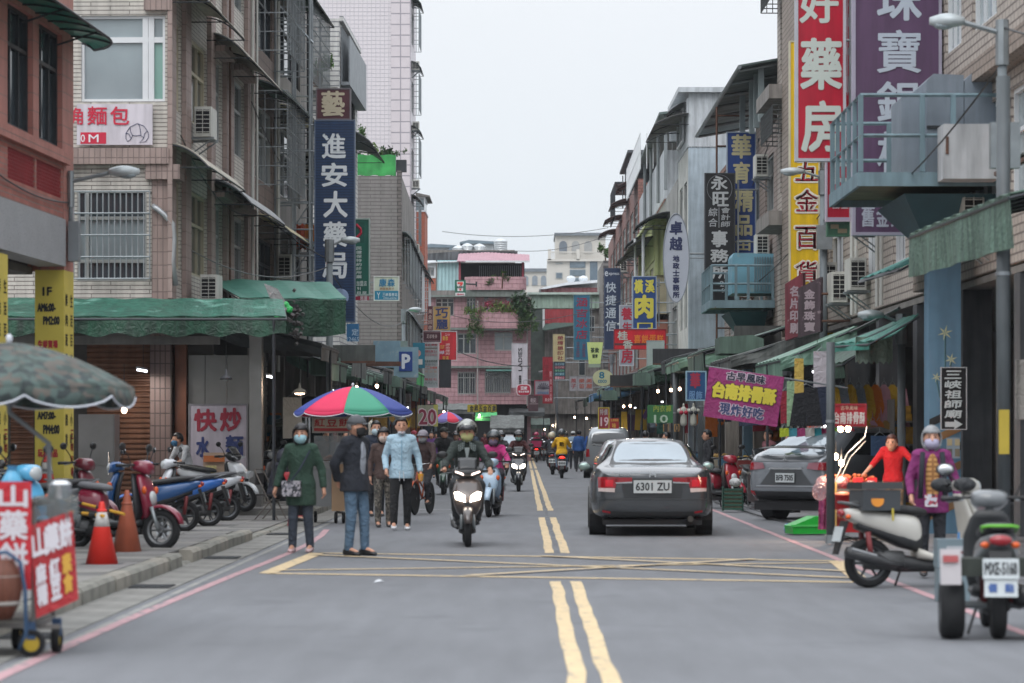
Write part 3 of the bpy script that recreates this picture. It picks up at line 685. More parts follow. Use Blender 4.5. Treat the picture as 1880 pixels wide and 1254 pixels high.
hl = [(k*4+1,k*4+3.2,z,z+1.5) for k in range(1) for z in (7,10.2,13.4,16.6,19.8)]
b6.wall(tw,.5,5.4,3.8,30,hl)
for h in hl: b6.window(*h)
for z,c_ in ((20.6,wire),(14.6,darkst),(11.4,steel),(8.6,rust),(17.6,steel)): b6.grille(.8,3.4,z-.9,z+.8,.35,steel,.3,3); b6.canopy(.6,3.6,z+1.3,.45,.3,wire if z > 14 else greyc)
for z in (13.0,15.7,18.5,10.0): b6.ac(.7,z,.05,.4,.4)
# brick stair head with glazed room
t = thing('brick_tower','orange brick stair tower with glazed white box on top beside the white tower','building',(-5.45,141,0))
bx0,bx1 = PX(745,141)+5.45,PX(780,141)+5.45
ob = mat('orange_brick_tile','#b5654f',rough=.7,brick=(.3,.12,.015,'#96604f',.9),var=.08)
MB().box(bx0,bx1,0,4,0,PZ(389,141)).build('wall',ob,t); MB().box(bx0,bx1+.05,-.04,4,PZ(389,141),PZ(386,141)).build('ledge',whitef,t)
mb = MB(); z0,z1 = PZ(386,141),PZ(362,141)
for x in (bx0,bx0+.45,bx1-.04): mb.box(x,x+.06,0,.06,z0,z1)
mb.box(bx0,bx1+.02,-.01,.07,z1-.06,z1); mb.box(bx1-.06,bx1+.02,0,4,z1-.06,z1); w_ = mb.build('window',whitef,t); MB().box(bx0+.03,bx1-.03,.08,4,z0,z1-.05).build('pane',glassl,w_)
MB().prism([(bx0,z1),(bx1+.25,z1+.02),(bx1+.25,z1+.08),(bx0,z1+.35)],'y',-.1,4.2).build('roof',greyc,t)
# lower run of shop houses on the left, beyond the tower
b65 = Bld('old_shop_house','weathered shop houses with rusty cages left of the pink building',(-4.95,122.4),(-5.0,136),1)
hl = [(k*4.8+.8,k*4.8+3.8,z,z+1.5) for k in range(3) for z in (4.4,7.4)]
b65.wall(mat('weathered_wall','#85807b',var=.3,vs=.7,streak=.4,rough=.9),0,13.6,3.7,10.4,hl); b65.mass(4.5,.0,13.6,3.7,10.3,greyc,v=-.3)
for i,h in enumerate(hl):
 b65.window(*h)
 if i % 3: b65.grille(h[0]-.2,h[1]+.2,h[2]-.3,h[3]+.3,.35,whitef if i % 2 else steel,.35,4)
 b65.canopy(h[0]-.4,h[1]+.4,h[3]+.5,.5,.3,wire if i % 2 else greyc)
# --- pink house closing the street ---
pk = mat('pink_tile','#bb9398',rough=.6,var=.1,vs=.6,brick=(.45,.25,.015,'#a1787e',.95),streak=.16)
slab = mat('green_grey_slab','#7d8580',rough=.8,var=.2,streak=.2)
YP = 158.
pb = thing('pink_house','three storey pink tiled corner house with flowering balcony at the end of street','house',(0,YP,0))
def px_(p): return PX(p,YP)
def pz_(p): return PZ(p,YP)
def pwall(x0,x1,z0,z1,holes,y=0.,m=pk,name='wall',t=.25):
 zs = sorted({z0,z1,*[h[2] for h in holes],*[h[3] for h in holes]}); mb = MB()
 for a,b in zip(zs,zs[1:]):
  c = (a+b)/2; x = x0
  for p,q in sorted((h[0],h[1]) for h in holes if h[2] < c < h[3]):
   mb.box(x,p,y,y+t,a,b); x = q
  mb.box(x,x1,y,y+t,a,b)
 return mb.build(name,m,pb)
def pwin(x0,x1,z0,z1,cols=3,y=.1,bars=0,zt=.75,m=None):
 mb = MB(); fr = .07
 mb.box(x0,x1,y-.04,y+.04,z0,z0+fr).box(x0,x1,y-.04,y+.04,z1-fr,z1)
 for k in range(cols+1):
  c = x0+(x1-x0)*k/cols; mb.box(max(x0,c-fr/2),min(x1,c+fr/2),y-.035,y+.035,z0+fr,z1-fr)
 zz = z0+(z1-z0)*zt; mb.box(x0+fr,x1-fr,y-.03,y+.03,zz-.03,zz+.03)
 for k in range(bars): c = x0+(x1-x0)*(k+.5)/bars; mb.tube([(c,-.12,z0-.1),(c,-.12,z1+.1)],.015,4)
 w = mb.build('window',m or alum,pb); MB().box(x0+.02,x1-.02,y+.02,y+.03,z0+.02,z1-.02).build('pane',glassd if cols != 2 else glassl,w)
L_ = [(px_(800),px_(833),pz_(580),pz_(547)),(px_(857),px_(873),pz_(578),pz_(546))]
h1 = L_+[(px_(888),px_(897),pz_(570),pz_(543)),(px_(929),px_(938),pz_(556),pz_(543))]
h2 = [(px_(840),px_(874),pz_(650),pz_(612)),(px_(908),px_(941),pz_(644),pz_(610))]
h3 = [(px_(840),px_(874),pz_(724),pz_(683)),(px_(890),px_(938),pz_(722),pz_(682))]
XE = px_(968)
pwall(px_(740),XE,3.3,pz_(676),h3); pwall(px_(740),XE,pz_(672),pz_(606),h2); pwall(px_(740),XE,pz_(602),pz_(546),h1)
for (a,b) in ((676,672),(606,602),(546,542)): MB().box(px_(740),XE+.1,-.35,.3,pz_(a),pz_(b)).build('floor_slab',slab,pb)
MB().box(px_(740),XE,.3,9,0,pz_(546)).build('inner_wall',dark,pb)
MB().box(XE-.01,XE+.2,.26,9,0,pz_(546)).build('side_wall',pk,pb)
for h in h1[:2]: pwin(*h,3)
for h in h1[2:]: pwin(*h,1)
pwin(*h2[0],3); pwin(*h2[1],2); pwin(*h3[0],3,bars=8); pwin(*h3[1],3,bars=14)
# curved parapets
def parapet(x0,x1,z0,z1,d,m,name='balcony_wall',r=.7):
 pts = [(x0,0),(x0,-d+.3),(x0+r,-d)]
 pts += [(x1-r+r*math.sin(a),-d+r-r*math.cos(a)) for a in [k*PI/2/6 for k in range(7)]]+[(x1,0)]
 mb = MB(); o = [[(x,y,z0) for x,y in pts],[(x,y,z1) for x,y in pts]]; mb.loft(o,cap=False,closed=False); return mb.build(name,m,pb,solid=.14)
parapet(px_(869),px_(969),pz_(604),pz_(575),.9,pk); MB().box(px_(869),px_(969),-.9,0,pz_(607),pz_(605)).build('balcony_floor',slab,pb)
parapet(px_(855),px_(964),pz_(533),pz_(509),.5,pk,r=.4)
MB().box(px_(855),px_(964),-.45,0,pz_(546)+.02,pz_(533)).build('balcony_floor',slab,pb)
# roof storey
cy = mat('pale_cyan_corrugated','#a3c3c6',rough=.5,var=.08,streak=.1)
def corr(x0,x1,z0,z1,y,m,name,parent,step=.2,amp=.04,vert=True,ys=None):
 n = int((x1-x0)/step*2); rings = []
 for k in range(n+1): rings.append((x0+(x1-x0)*k/n,y+(amp if k % 2 else 0)))
 vs = [(a,b,z0) for a,b in rings]+[(a,b,z1) for a,b in rings]; m_ = len(rings)
 mb = MB().add(vs,[(i,i+1,m_+i+1,m_+i) for i in range(m_-1)]); return mb.build(name,m,parent,solid=.02)
corr(px_(803),px_(842),pz_(533),pz_(478),0,cy,'corrugated_wall',pb)
pwall(px_(768),px_(800),pz_(510),pz_(478),[(px_(784),px_(797),pz_(507),pz_(491))],m=whitef,name='white_wall'); pwin(px_(784),px_(797),pz_(507),pz_(491),2)
pwall(px_(768),px_(800),pz_(533),pz_(511),[],m=ob,name='brick_parapet')
MB().box(px_(842),px_(963),1.5,1.7,pz_(533),pz_(480)).build('terrace_back_wall',mat('terrace_dark','#2d3335',var=.3),pb)
pinkm = mat('faded_red_steel','#9a4350',rough=.6)
for p in (842,958): MB().box(px_(p),px_(p+4),-.1,.1,pz_(533),pz_(480)).build('terrace_post',pinkm,pb)
mb = MB()
for k in range(22): mb.tube([(px_(880)+k*.12,.9,pz_(520)),(px_(880)+k*.12,.9,pz_(486))],.02,4)
mb.build('terrace_grille',steel,pb)
MB().add([(px_(800),-.3,pz_(482)),(px_(842),-.3,pz_(481)),(px_(842),4,pz_(470)),(px_(780),4,pz_(474)),(px_(768),-.3,pz_(485))],[(0,1,2,3),(0,3,4)]).build('roof_sheet',whitef,pb,solid=.06)
n = 40; mb = MB()
mb.grid(lambda u,w: (px_(840)+(px_(972)-px_(840))*u,-.7+3.5*w,pz_(482)+.75*w*(1-.3*abs(u-.4))+(.03 if int(u*n) % 2 else 0)),n,3); mb.build('roof_sheet',mat('pink_corrugated_roof','#98707a',rough=.6,var=.15),pb,solid=.04)
MB().box(px_(855),px_(972),-.75,-.68,pz_(483),pz_(480)).build('fascia',whitef,pb)
MB().prism([(px_(760),pz_(475)),(px_(950),pz_(474)),(px_(950),pz_(455)),(px_(850),pz_(454)),(px_(760),pz_(461))],'y',3,3.3).build('parapet_wall',mat('black_stained_concrete','#55575a',rough=.95,var=.4,vs=.8,streak=.5),pb)
for x in (px_(877),px_(968)): MB().tube([(x,-.3,3.2),(x,-.3,9.3)],.05).build('drain_pipe',M_('#9d9896'),pb)
MB().box(px_(893),px_(945),-.9,0,pz_(682),pz_(679)).build('window_awning',mat('cyan_green_metal','#5f8f86'),pb)
def plant(label,cat,loc,parts):
 t = thing('balcony_plant',label,cat,loc)
 MB().tube([(0,0,-.6),(.05,0,.3)],.05).build('stem',rust,t)
 for i,(m,c,r,n,lf,dr) in enumerate(parts): foliage('leaves' if m in (leafm,leafd,leafl) else 'flowers',m,t,c,r,n,lf,40+i,dr)
pinkfl = mat('magenta_flowers','#a8405a',rough=.6,var=.3,vs=5)
plant('big dark green climber spilling over right end of pink balcony','climbing plant',(px_(962),YP-1,pz_(575)),[(leafd,(-.1,0,.1),(.6,.45,1.0),1500,.12,0),(leafm,(.1,-.1,-.5),(.6,.4,.9),800,.1,0)])
plant('magenta bougainvillea blooming on the pink balcony','flowering plant',(px_(922),YP-.9,pz_(575)),[(pinkfl,(0,0,.3),(.9,.3,.55),520,.08,0),(leafl,(0,0,.2),(1.1,.3,.5),600,.09,0)])
plant('pale green shrub hanging at left end of pink balcony','plant',(px_(878),YP-1,pz_(580)),[(leafl,(0,0,.1),(.7,.4,.6),500,.09,0),(leafm,(-.2,0,-.6),(.5,.3,.9),600,.09,0)])
plant('spiky potted palm hanging over roof terrace of pink house','plant',(px_(922),YP-.55,pz_(512)),[(leafm,(0,0,0),(.8,.2,.5),160,.22,.4)])
tk = mat('stainless_tank','#b5b9bb',rough=.3,metal=.8,var=.1)
tt = thing('rooftop_block','low concrete roof house behind the pink house with tank terrace','building',(0,170,0)); MB().box(PX(770,170),PX(945,170),0,9,0,PZ(459,170)).build('wall',greyc,tt)
for i,(px,top,w_) in enumerate(((842,450,.42),(858,446,.40),(880,447,.42),(919,437,.43))):
 t = thing('water_tank','steel rooftop water tank, %s of four behind pink house' % ORD[i],'water tank',(PX(px,172),172,PZ(459,170)),group='steel water tanks on the roof behind the pink house')
 r = w_; h = PZ(top,172)-PZ(459,170)-.2; mb = MB(); pr = [(r*.98,0)]
 for k in range(5): pr += [(r,h*k/5+.03),(r,h*(k+1)/5-.03),(r*.96,h*(k+1)/5)]
 MB().lathe(pr,18).build('tank_body',tk,t,smooth=False); MB().lathe([(r*.98,h),(r*.6,h+.12),(r*.15,h+.19),(.02,h+.2)],18).build('tank_lid',tk,t)
 MB().tube([(r*.5,-.2,-.3),(r*.5,-.2,0)],.05).tube([(-r*.5,-.2,-.3),(-r*.5,-.2,0)],.05).build('stand',steel,t)
for i,(a,b,top) in enumerate(((780,835,448),(850,905,441),(830,850,453))):
 t = thing('distant_roof',['long slate grey roof showing beside the brick tower','slate blue roof with raised ridge behind the tanks','short grey roof between two longer slate roofs'][i],'building',(PX((a+b)/2,260),260,0))
 w_ = (b-a)/2*260/FP; MB().box(-w_,w_,0,8,0,PZ(top+6,260)).build('wall',M_('#b5b8ba'),t); MB().prism([(-w_-.3,PZ(top+7,260)),(w_+.3,PZ(top+7,260)),(w_+.2,PZ(top+3,260)),(-w_*.6,PZ(top,260)),(-w_-.3,PZ(top+4,260))],'y',-.5,8.5).build('roof',M_('#6b7a84'),t)
# ================= RIGHT BUILDINGS =================
beige = mat('beige_strip_tile','#b8aea4',rough=.6,var=.1,vs=.8,brick=(.26,.13,.016,'#7b716b',.94),streak=.12)
brownw = mat('brown_strip_tile','#988a7f',rough=.6,var=.12,brick=(.26,.13,.014,'#635850',.9))
r1 = Bld('beige_tiled_block','tall beige strip tiled block with white windows behind the red and purple signs',(6.95,28),(6.51,70),-1)
u1 = lambda px: r1.uz(px,300)[0]
wins = []
for a,b in ((1433,1450),(1478,1500),(1525,1548),(1590,1612),(1640,1662),(1735,1765),(1785,1830),(1855,1920)):
 for z0 in (4.6,7.6,10.7,13.6): wins.append((u1(b),u1(a),z0,z0+1.75))
wins = [(min(a,b),max(a,b),c,d) for a,b,c,d in wins]
r1.wall(beige,0,42,3.9,16.5,wins); r1.mass(9,0,42,3.9,16.4,beige,v=-.45)
for w_ in wins: r1.window(*w_,whitef,glassl if w_[0] < 20 else glassd,3 if w_[1]-w_[0] > 1.2 else 2,.66)
for a,b in ((1452,1476),(1503,1520),(1700,1730)):
 mb = MB(); r1.box(mb,.003,.22,min(u1(a),u1(b)),max(u1(a),u1(b)),3.9,16.4); mb.build('pilaster',brownw,r1.t)
for z in (7.15,10.25,13.3):
 r1.ledge(u1(1440)-1.6,41.9,z-.5,.55,.35,mat('grey_ledge','#8a8580',var=.2,streak=.3)); r1.ledge(3,14,z-.5,.3,.3,brownw)
cg = mat('dark_mesh','#4d5051',rough=.6,metal=.3)
r1.grille(u1(1440)-1.5,41.7,8.9,9.6,.45,cg,.1,6,'planter_cage'); r1.grille(u1(1440)-1.5,41.7,12.3,13.0,.45,cg,.1,6,'planter_cage')
for px,z in ((1600,4.3),(1565,4.2),(1620,5.3),(1545,4.5),(1820,4.4)): r1.ac(u1(px),z,.1,.8,.62)
for px in (1518,1575,1583,1622,1630): r1.pipe(u1(px),3.9,16,.12,.04)
r1.storefront(0,42,3.88,-3.6,[k*4.6+.4 for k in range(9)],M_('#505255',var=.25,streak=.25))
mb = MB(); r1.box(mb,-6,-1.2,41.6,41.85,.1,3.75); mb.build('arcade_end_wall',M_('#5a5854',var=.3),r1.t)
# cream shop wall patches & shutter at ground level
for k,(a,b,m) in enumerate(((1770,1835,M_('#6b6760',var=.3)),(1700,1715,M_('#b8a98f')))):
 pass
r2 = Bld('terrace_block','pinkish tiled block with open roof terrace under a long metal canopy',(6.51,70.1),(6.4,94.7),-1)
pkt = mat('dusty_pink_strip_tile','#a3938b',rough=.6,var=.12,brick=(.3,.13,.016,'#726660',.92),streak=.15)
w2 = [(k*4.1+.9,k*4.1+3.2,z,z+1.5) for k in range(6) for z in (4.6,7.4)]
r2.wall(pkt,0,24.6,3.8,9.6,w2); r2.mass(8,0,24.6,3.8,9.5,pkt,v=-.4)
for w_ in w2: r2.window(*w_,alum,glassd,3,.66)
r2.ledge(6.5,17,9.2,.62,.14,mat('terracotta_edge','#8d6656',brick=(.12,.3,.01,'#6b5146')),'tiled_eave'); r2.ledge(6.5,17,9.06,.6,.12,greyc)
mb = MB()
r2.box(mb,-5,-.3,7.5,9.5,9.6,11.0); mb.build('terrace_room',pkt,r2.t)
mb = MB(); r2.box(mb,-5,-2.5,0,7,9.6,11.2); mb.build('terrace_back_wall',M_('#4c4846',var=.3),r2.t)
cn = MB(); gcm = mat('grey_green_metal','#5e6c6a',rough=.5,metal=.3,var=.12)
nn = 40
cn.grid(lambda a,b: (-(.98-4.2*b),a*16.2-.2,10.98+.75*b+(.03 if int(a*nn) % 2 else 0)),nn,4); roof = cn.build('canopy_roof',gcm,r2.t,solid=.05)
f = MB()
for k in range(7):
 u = .1+k*2.6; f.tube([(-.95,u,10.9),(2.2,u,11.45)],.045,5)
f.tube([(-.98,-.2,10.95),(-.98,16,10.95)],.06,6); f.build('roof_rafters',steel,roof)
for u in (.3,1.6,3,6): MB().box(-.45,-.3,u,u+.12,9.6,11.0).build('canopy_post',M_('#8d9a9c'),r2.t)
r2.ac(1.4,8.3,.1); r2.ac(1.2,6.2,.1)
for z in (4.3,5.0,5.7,6.4,7.1,7.8):
 pass
# support frame in rusty bars between signs
t = thing('rusty_sign_frame','rusty bar frame holding the blue and black vertical signs','steel frame',(5.4,76,4.2)); mb = MB()
for x in (0,1.0): mb.tube([(x,.3,0),(x,.3,6.5)],.03,4)
for k in range(8): mb.tube([(0,.3,.3+k*.85),(1.05,.3,.3+k*.85)],.025,4)
mb.tube([(0,.3,1),(1,.3,3.5)],.03,4).tube([(1,.3,.4),(.2,.3,2)],.03,4); mb.build('frame_bars',rust,t)
r3 = Bld('corrugated_roof_house','narrow pale blue house topped with a white corrugated metal box',(5.32,88),(5.28,93.2),-1)
lb = mat('pale_blue_render','#a9b6bf',rough=.8,var=.15,streak=.2); wc = mat('white_corrugated','#b9bec2',rough=.5,var=.12,streak=.25)
side_wall(r3,lb,-6,0,0,10.8,[]); r3.mass(5.5,.3,5.2,0,10.7,greyc,v=-.3); r3.wall(M_('#c9cac4',var=.2,streak=.2),.22,5.2,3.8,10.8,[(.8,2.2,8,9.8),(3,4.5,8,9.8),(.8,2.2,5,6.7),(3,4.5,5,6.7)])
for a in (.8,3): r3.window(a,a+1.45,8,9.8); r3.window(a,a+1.45,5,6.7)
def corrw(b,v0,v1,u0,u1,z0,z1,m,step=.18,name='corrugated_wall'):
 """corrugated wall facing the camera (u0==u1) or the street (v0==v1)"""
 L = abs(v1-v0)+abs(u1-u0); n = int(L/step)*2; P_ = []
 for k in range(n+1):
  t_ = k/n; d = -.035 if k % 2 else 0
  P_.append((b.s*(v0+(v1-v0)*t_),u0+d) if u0 == u1 else (b.s*(v0-d),u0+(u1-u0)*t_))
 vs = [(*p,z0) for p in P_]+[(*p,z1) for p in P_]; q = len(P_)
 return MB().add(vs,[(i,i+1,q+i+1,q+i) for i in range(q-1)]).build(name,m,b.t,solid=.02)
corrw(r3,-3,0,0,0,10.82,12.55,wc); corrw(r3,.0,.0,0.05,5.2,10.82,12.4,wc)
mb = MB(); r3.box(mb,-3,.35,-.25,5.4,12.56,12.72); mb.build('flat_roof',wc,r3.t)
r3.window(1,3.8,11.1,12.2,whitef,glassl,2,v=.1); r3.canopy(.6,4.4,12.35,.6,.3,wc); r3.canopy(-.1,5.3,11.9,1.1,.35,greyc)
r4 = Bld('roof_garden_house','house with white corrugated roof parapet and railed canopy terrace',(5.28,93.3),(5.3,123),-1)
r4.mass(6,0.25,29.6,3.8,10.2,greyc,v=-.3); w4 = [(k*4.9+.9,k*4.9+3.6,z,z+1.5) for k in range(6) for z in (4.5,7.6)]
side_wall(r4,greyc,-6,0,9,10.3,[]); r4.wall(mat('grey_old_render','#9a9a97',rough=.9,var=.25,vs=.8,streak=.3),.0,29.7,3.8,10.3,w4)
for i,w_ in enumerate(w4): r4.window(*w_,alum,glassd,3,.7)
for i in (1,3,5): r4.canopy(i*4.9+.4,i*4.9+4,9.6,1.2,.5,M_('#55595a',rough=.7))
corrw(r4,-5,.05,8.0,8.0,10.3,12.1,wc); corrw(r4,.05,.05,8.0,29.6,10.3,12.1,wc)
mb = MB();
mb.add([r4.P(.45,4,13.0),r4.P(.45,22,13.0),r4.P(-5,22,13.7),r4.P(-5,4,13.7)],[(0,1,2,3)]); mb.build('terrace_roof',gcm,r4.t,solid=.08)
for u in (4.4,10,16,21.6): MB().tube([r4.P(.2,u,10.3),r4.P(.2,u,13.0)],.07,6).build('terrace_post',M_('#7c8284'),r4.t)
mb = MB()
for k in range(30): mb.tube([r4.P(.7,14+k*.5,12.0),r4.P(.7,14+k*.5,13.4)],.02,4)
for z in (12.0,12.7,13.4): mb.tube([r4.P(.7,14,z),r4.P(.7,28.5,z)],.02,4)
for k in range(16): mb.tube([r4.P(.7-k*.25,14,12.0),r4.P(.7-k*.25,14,13.4)],.018,4)
mb.build('terrace_railing',whitef,r4.t)
mb = MB(); mb.lathe([(.35,0),(.35,.7),(.5,.75),(.1,.95)],10,r4.P(-.3,5,12.1)); mb.build('roof_vent',steel,r4.t)
yg = mat('yellow_green_corrugated','#b9bf85',rough=.5,var=.1,streak=.15)
r45 = Bld('yellow_shed','yellow green corrugated metal extension with white gutter pipe on the right row',(4.85,101),(4.78,113),-1)
corrw(r45,-.85,0,0,0,PZ(505,101),PZ(402,101),yg,.2); r45.mass(.8,.1,12,6,9.3,M_('#b3a98e',var=.2),v=-.05)
corrw(r45,0,0,.1,12,8.0,9.4,yg,.2); w_ = [(1,3.4,6.4,7.8),(5,7.4,6.4,7.8),(9,11.2,6.4,7.8)]
r45.wall(yg,.1,12,5.8,7.98,w_,t=.08)
for q in w_: r45.window(*q,whitef,glassd,2)
mb = MB(); r45.box(mb,-.9,.25,-.15,12.2,9.42,9.52); mb.build('flat_roof',yg,r45.t)
mb = MB(); mb.tube([r45.P(.05,.3,9.2),r45.P(.3,.2,9.15),r45.P(.42,.1,8.9),r45.P(.42,.1,5.6)],.06,6); mb.build('gutter_pipe',whitef,r45.t); MB().tube([r45.P(.6,3,9.0),r45.P(.55,3,5.5)],.05,6).build('gutter_pipe',whitef,r45.t)
r45.canopy(.2,11.8,8.9,.9,.35,M_('#5b5e5c')); r45.mass(.5,.3,12,3.7,5.8,M_('#a7705f',var=.2),v=.0,name='red_wall')
r5 = Bld('red_brown_tiled_block','reddish brown tiled block with a band of windows and shed roofs on top',(5.2,124),(5.2,168),-1)
rbt = mat('red_brown_tile','#875d54',rough=.65,var=.15,vs=.7,brick=(.3,.14,.015,'#64483f',.9),streak=.2)
side_wall(r5,rbt,-5,0,8,13,[]); w5 = [(k*5+.6,k*5+4.3,z,z+1.6) for k in range(8) for z in (4.6,7.8,10.6)]
r5.wall(rbt,.22,43.8,3.8,13.2,w5); r5.mass(5,.3,43.8,3.8,13,rbt,v=-.3)
for w_ in w5: r5.window(*w_,alum,glassl,4,.7)
for k in range(0,8,2): r5.canopy(k*5+.4,k*5+4.6,13.2,.9,.3,M_('#7a5750')); r5.ac(k*5+1,9.6,.1); r5.ac(k*5+3,7.1,.1)
mb = MB(); r5.box(mb,-3.5,-.2,6,16,13.2,13.3); r5.box(mb,-3.5,.25,6,17,15.0,15.12); r5.box(mb,-3,-.3,16,17,13.2,15)
for u in (6.3,9,12,15.6): mb.tube([r5.P(-.1,u,13.2),r5.P(-.1,u,15)],.06,5); mb.tube([r5.P(.1,u+1,13.2),r5.P(.1,u+1,14.9)],.03,4)
mb.build('roof_shed',M_('#50565b'),r5.t)
mb = MB();
for k in range(12): mb.tube([r5.P(.4,20+k*.6,13),r5.P(.4,20+k*.6,14.8)],.03,4)
r5.box(mb,-2,.4,20,27,14.8,14.9); mb.build('roof_cage',darkst,r5.t)
r6 = Bld('grey_strip_block','dark grey striped house with rooftop plants at far end of right row',(4.95,170),(4.9,182),-1)
side_wall(r6,mat('grey_strip','#7c7a78',brick=(4,.3,.08,'#4e4d4d'),var=.15),-4,0,0,12.4,[]); r6.mass(4,.3,12,0,12.4,greyc,v=0)
t = thing('roof_shrub','small green shrub on roof of the dark striped house','plant',(5.1,170.5,12.4)); foliage('leaves',leafm,t,(0,0,.5),(.5,.4,.7),300,.13,77); MB().tube([(0,0,0),(0,0,.6)],.05).build('stem',rust,t)
# low metal-roofed houses closing the view
YL = 178.
def lx(p): return PX(p,YL)
def lz(p): return PZ(p,YL)
t = thing('green_metal_house','low house clad in pale green and red corrugated metal at the street end','house',(0,YL,0))
corr(lx(972),lx(1100),lz(566),lz(541),0,mat('pale_green_corrugated','#a8bfb0',rough=.5,streak=.15),'corrugated_wall',t,.3,.06)
corr(lx(1000),lx(1052),lz(594),lz(568),-.3,mat('red_corrugated','#a8444a',rough=.5,streak=.15),'corrugated_wall',t,.3,.06)
MB().box(lx(972),lx(1000),.1,.3,lz(700),lz(567)).build('wall',M_('#55605a',var=.3),t)
MB().box(lx(1000),lx(1100),.0,.3,lz(760),lz(595)).build('wall',M_('#8f8a86',var=.3,streak=.3),t); MB().box(lx(972),lx(1100),.35,8,0,lz(545)).build('inner_wall',greyc,t)
MB().box(lx(968),lx(1102),-.3,8,lz(541),lz(537)).build('roof',M_('#b6c6bd'),t)
MB().prism([(lx(995),lz(606)),(lx(1000),lz(598)),(lx(1015),lz(594)),(lx(1052),lz(594)),(lx(1052),lz(599)),(lx(1000),lz(608))],'y',-1.4,-.35).build('awning',mat('grey_green_awning','#6a7f78'),t)
MB().box(lx(996),lx(1000),-.5,-.32,lz(606),lz(568)).build('white_post',whitef,t)
for a,b,c,d in ((1062,1075,690,660),(1020,1035,640,615),(1078,1092,610,580)):
 w_ = MB().box(lx(a),lx(b),-.06,-.01,lz(c),lz(d)).build('window',alum,t); MB().box(lx(a)+.05,lx(b)-.05,-.075,-.062,lz(c)+.06,lz(d)-.06).build('pane',glassd,w_)
t = thing('white_roof_shed','maroon metal shed with gently curved white roof and two roof vents','shed',(0,196,0))
zz = lambda p: PZ(p,196); xx = lambda p: PX(p,196)
corr(xx(993),xx(1100),zz(560),zz(528),0,mat('maroon_corrugated','#7a4a4c',rough=.6),'corrugated_wall',t,.3,.06); MB().box(xx(993),xx(1100),.2,10,0,zz(532)).build('wall',greyc,t)
MB().prism([(xx(990),zz(531)),(xx(1000),zz(527)),(xx(1040),zz(519)),(xx(1100),zz(514)),(xx(1100),zz(519)),(xx(1040),zz(524)),(xx(1000),zz(531))],'y',-.3,10).build('roof',M_('#d7dbdf'),t)
for p in (1050,1073):
 MB().lathe([(.2,-.3),(.2,.1),(.3,.2),(.34,.34),(.26,.48),(.05,.54)],12,(xx(p),4,zz(514))).build('roof_vent',M_('#c7ccd0'),t)
for nm_,(y0_,y1_,side_) in {'a': (70.2,175,1),'b': (62,157,-1)}.items():
 for a_ in range(int(y0_),int(y1_),15):
  b_ = min(a_+15,y1_); t = thing('shop_row','dim open shop fronts under the %s buildings, %s stretch from the camera' % ('right' if side_ > 0 else 'left',ORD[(a_-int(y0_))//15]),'shops',(side_*5.4,a_,0))
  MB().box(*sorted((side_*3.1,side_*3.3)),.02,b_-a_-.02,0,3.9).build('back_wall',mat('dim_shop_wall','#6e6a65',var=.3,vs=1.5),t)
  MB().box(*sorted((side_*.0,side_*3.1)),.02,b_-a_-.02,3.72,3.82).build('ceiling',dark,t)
  for k in range(3): MB().box(*sorted((side_*.6,side_*1.0)),1+k*5,1.4+k*5,0,3.7).build('column',greyc,t)
  for k in range(5): c_ = RN.choice(('#7b3b36','#3f566b','#8b7a52','#4b4f4a','#80504d','#6b6b72','#2f4f45')); MB().box(*sorted((side_*3.0,side_*3.08)),.4+k*2.9,2.9+k*2.9,RN.uniform(.3,1.2),RN.uniform(1.9,3.2)).build('wall_panel',M_(c_,var=.4,vs=4),t)
# distant cream apartments
YF = 345.
fx = lambda p: PX(p,YF); fz_ = lambda p: PZ(p,YF)
cream = mat('cream_apartment_render','#c6c2ba',rough=.8,var=.06,vs=.2)
t = thing('cream_apartment_building','distant cream apartment building with three arched top windows','apartment building',(0,YF,0))
MB().box(fx(1005),fx(1115),0,12,0,fz_(478)).build('wall',cream,t)
MB().box(fx(1020),fx(1112),.8,11,fz_(478),fz_(432)).build('top_storey',cream,t)
MB().box(fx(1018),fx(1114),.2,12,fz_(432),fz_(427)).build('roof',M_('#6b7278'),t)
MB().box(fx(1004),fx(1116),-.4,0,fz_(480),fz_(476)).build('cornice',cream,t)
mb = MB()
for k in range(34): x = fx(1010)+k*(fx(1112)-fx(1010))/34; mb.box(x,x+.1,-.3,-.2,fz_(476),fz_(464))
mb.box(fx(1006),fx(1114),-.35,-.15,fz_(464),fz_(462)).build('balustrade',cream,t)
for p in (1006,1058): mb = MB().box(fx(p),fx(p+6),-.4,.5,fz_(478),fz_(458)); mb.build('corner_turret',cream,t)
for i,p in enumerate((1034,1057,1080)):
 r = .50; cx = fx(p); pts = [(cx-r,fz_(464)),(cx+r,fz_(464))]+[(cx+r*math.cos(a),fz_(449)+r*math.sin(a)) for a in [k*PI/8 for k in range(9)]]
 w_ = MB().prism([(cx+(x-cx)*1.15,z) for x,z in pts],'y',.66,.78).build('arched_window',M_('#c4beb4'),t); MB().prism(pts,'y',.6,.65).build('pane',M_('#9a9b9a') if i else M_('#68717a',rough=.2),w_)
for a,b,c,d in ((1020,1033,482,473+12),(1020,1033,512,500),(1020,1033,545,530)):
 w_ = MB().box(fx(a),fx(b),-.08,-.01,fz_(max(c,d)),fz_(min(c,d))).build('window',alum,t); MB().box(fx(a)+.1,fx(b)-.1,-.12,-.085,fz_(max(c,d))+.1,fz_(min(c,d))-.1).build('pane',M_('#5f6d77',rough=.15),w_)
for c,d in ((492,480),(507,495),(522,510)):
 w_ = MB().box(fx(1046),fx(1075),-.1,-.01,fz_(c),fz_(d)).build('window',M_('#7c8890'),t); MB().box(fx(1047),fx(1074),-.14,-.11,fz_(c)+.1,fz_(d)-.1).build('pane',M_('#64737d',rough=.15),w_)
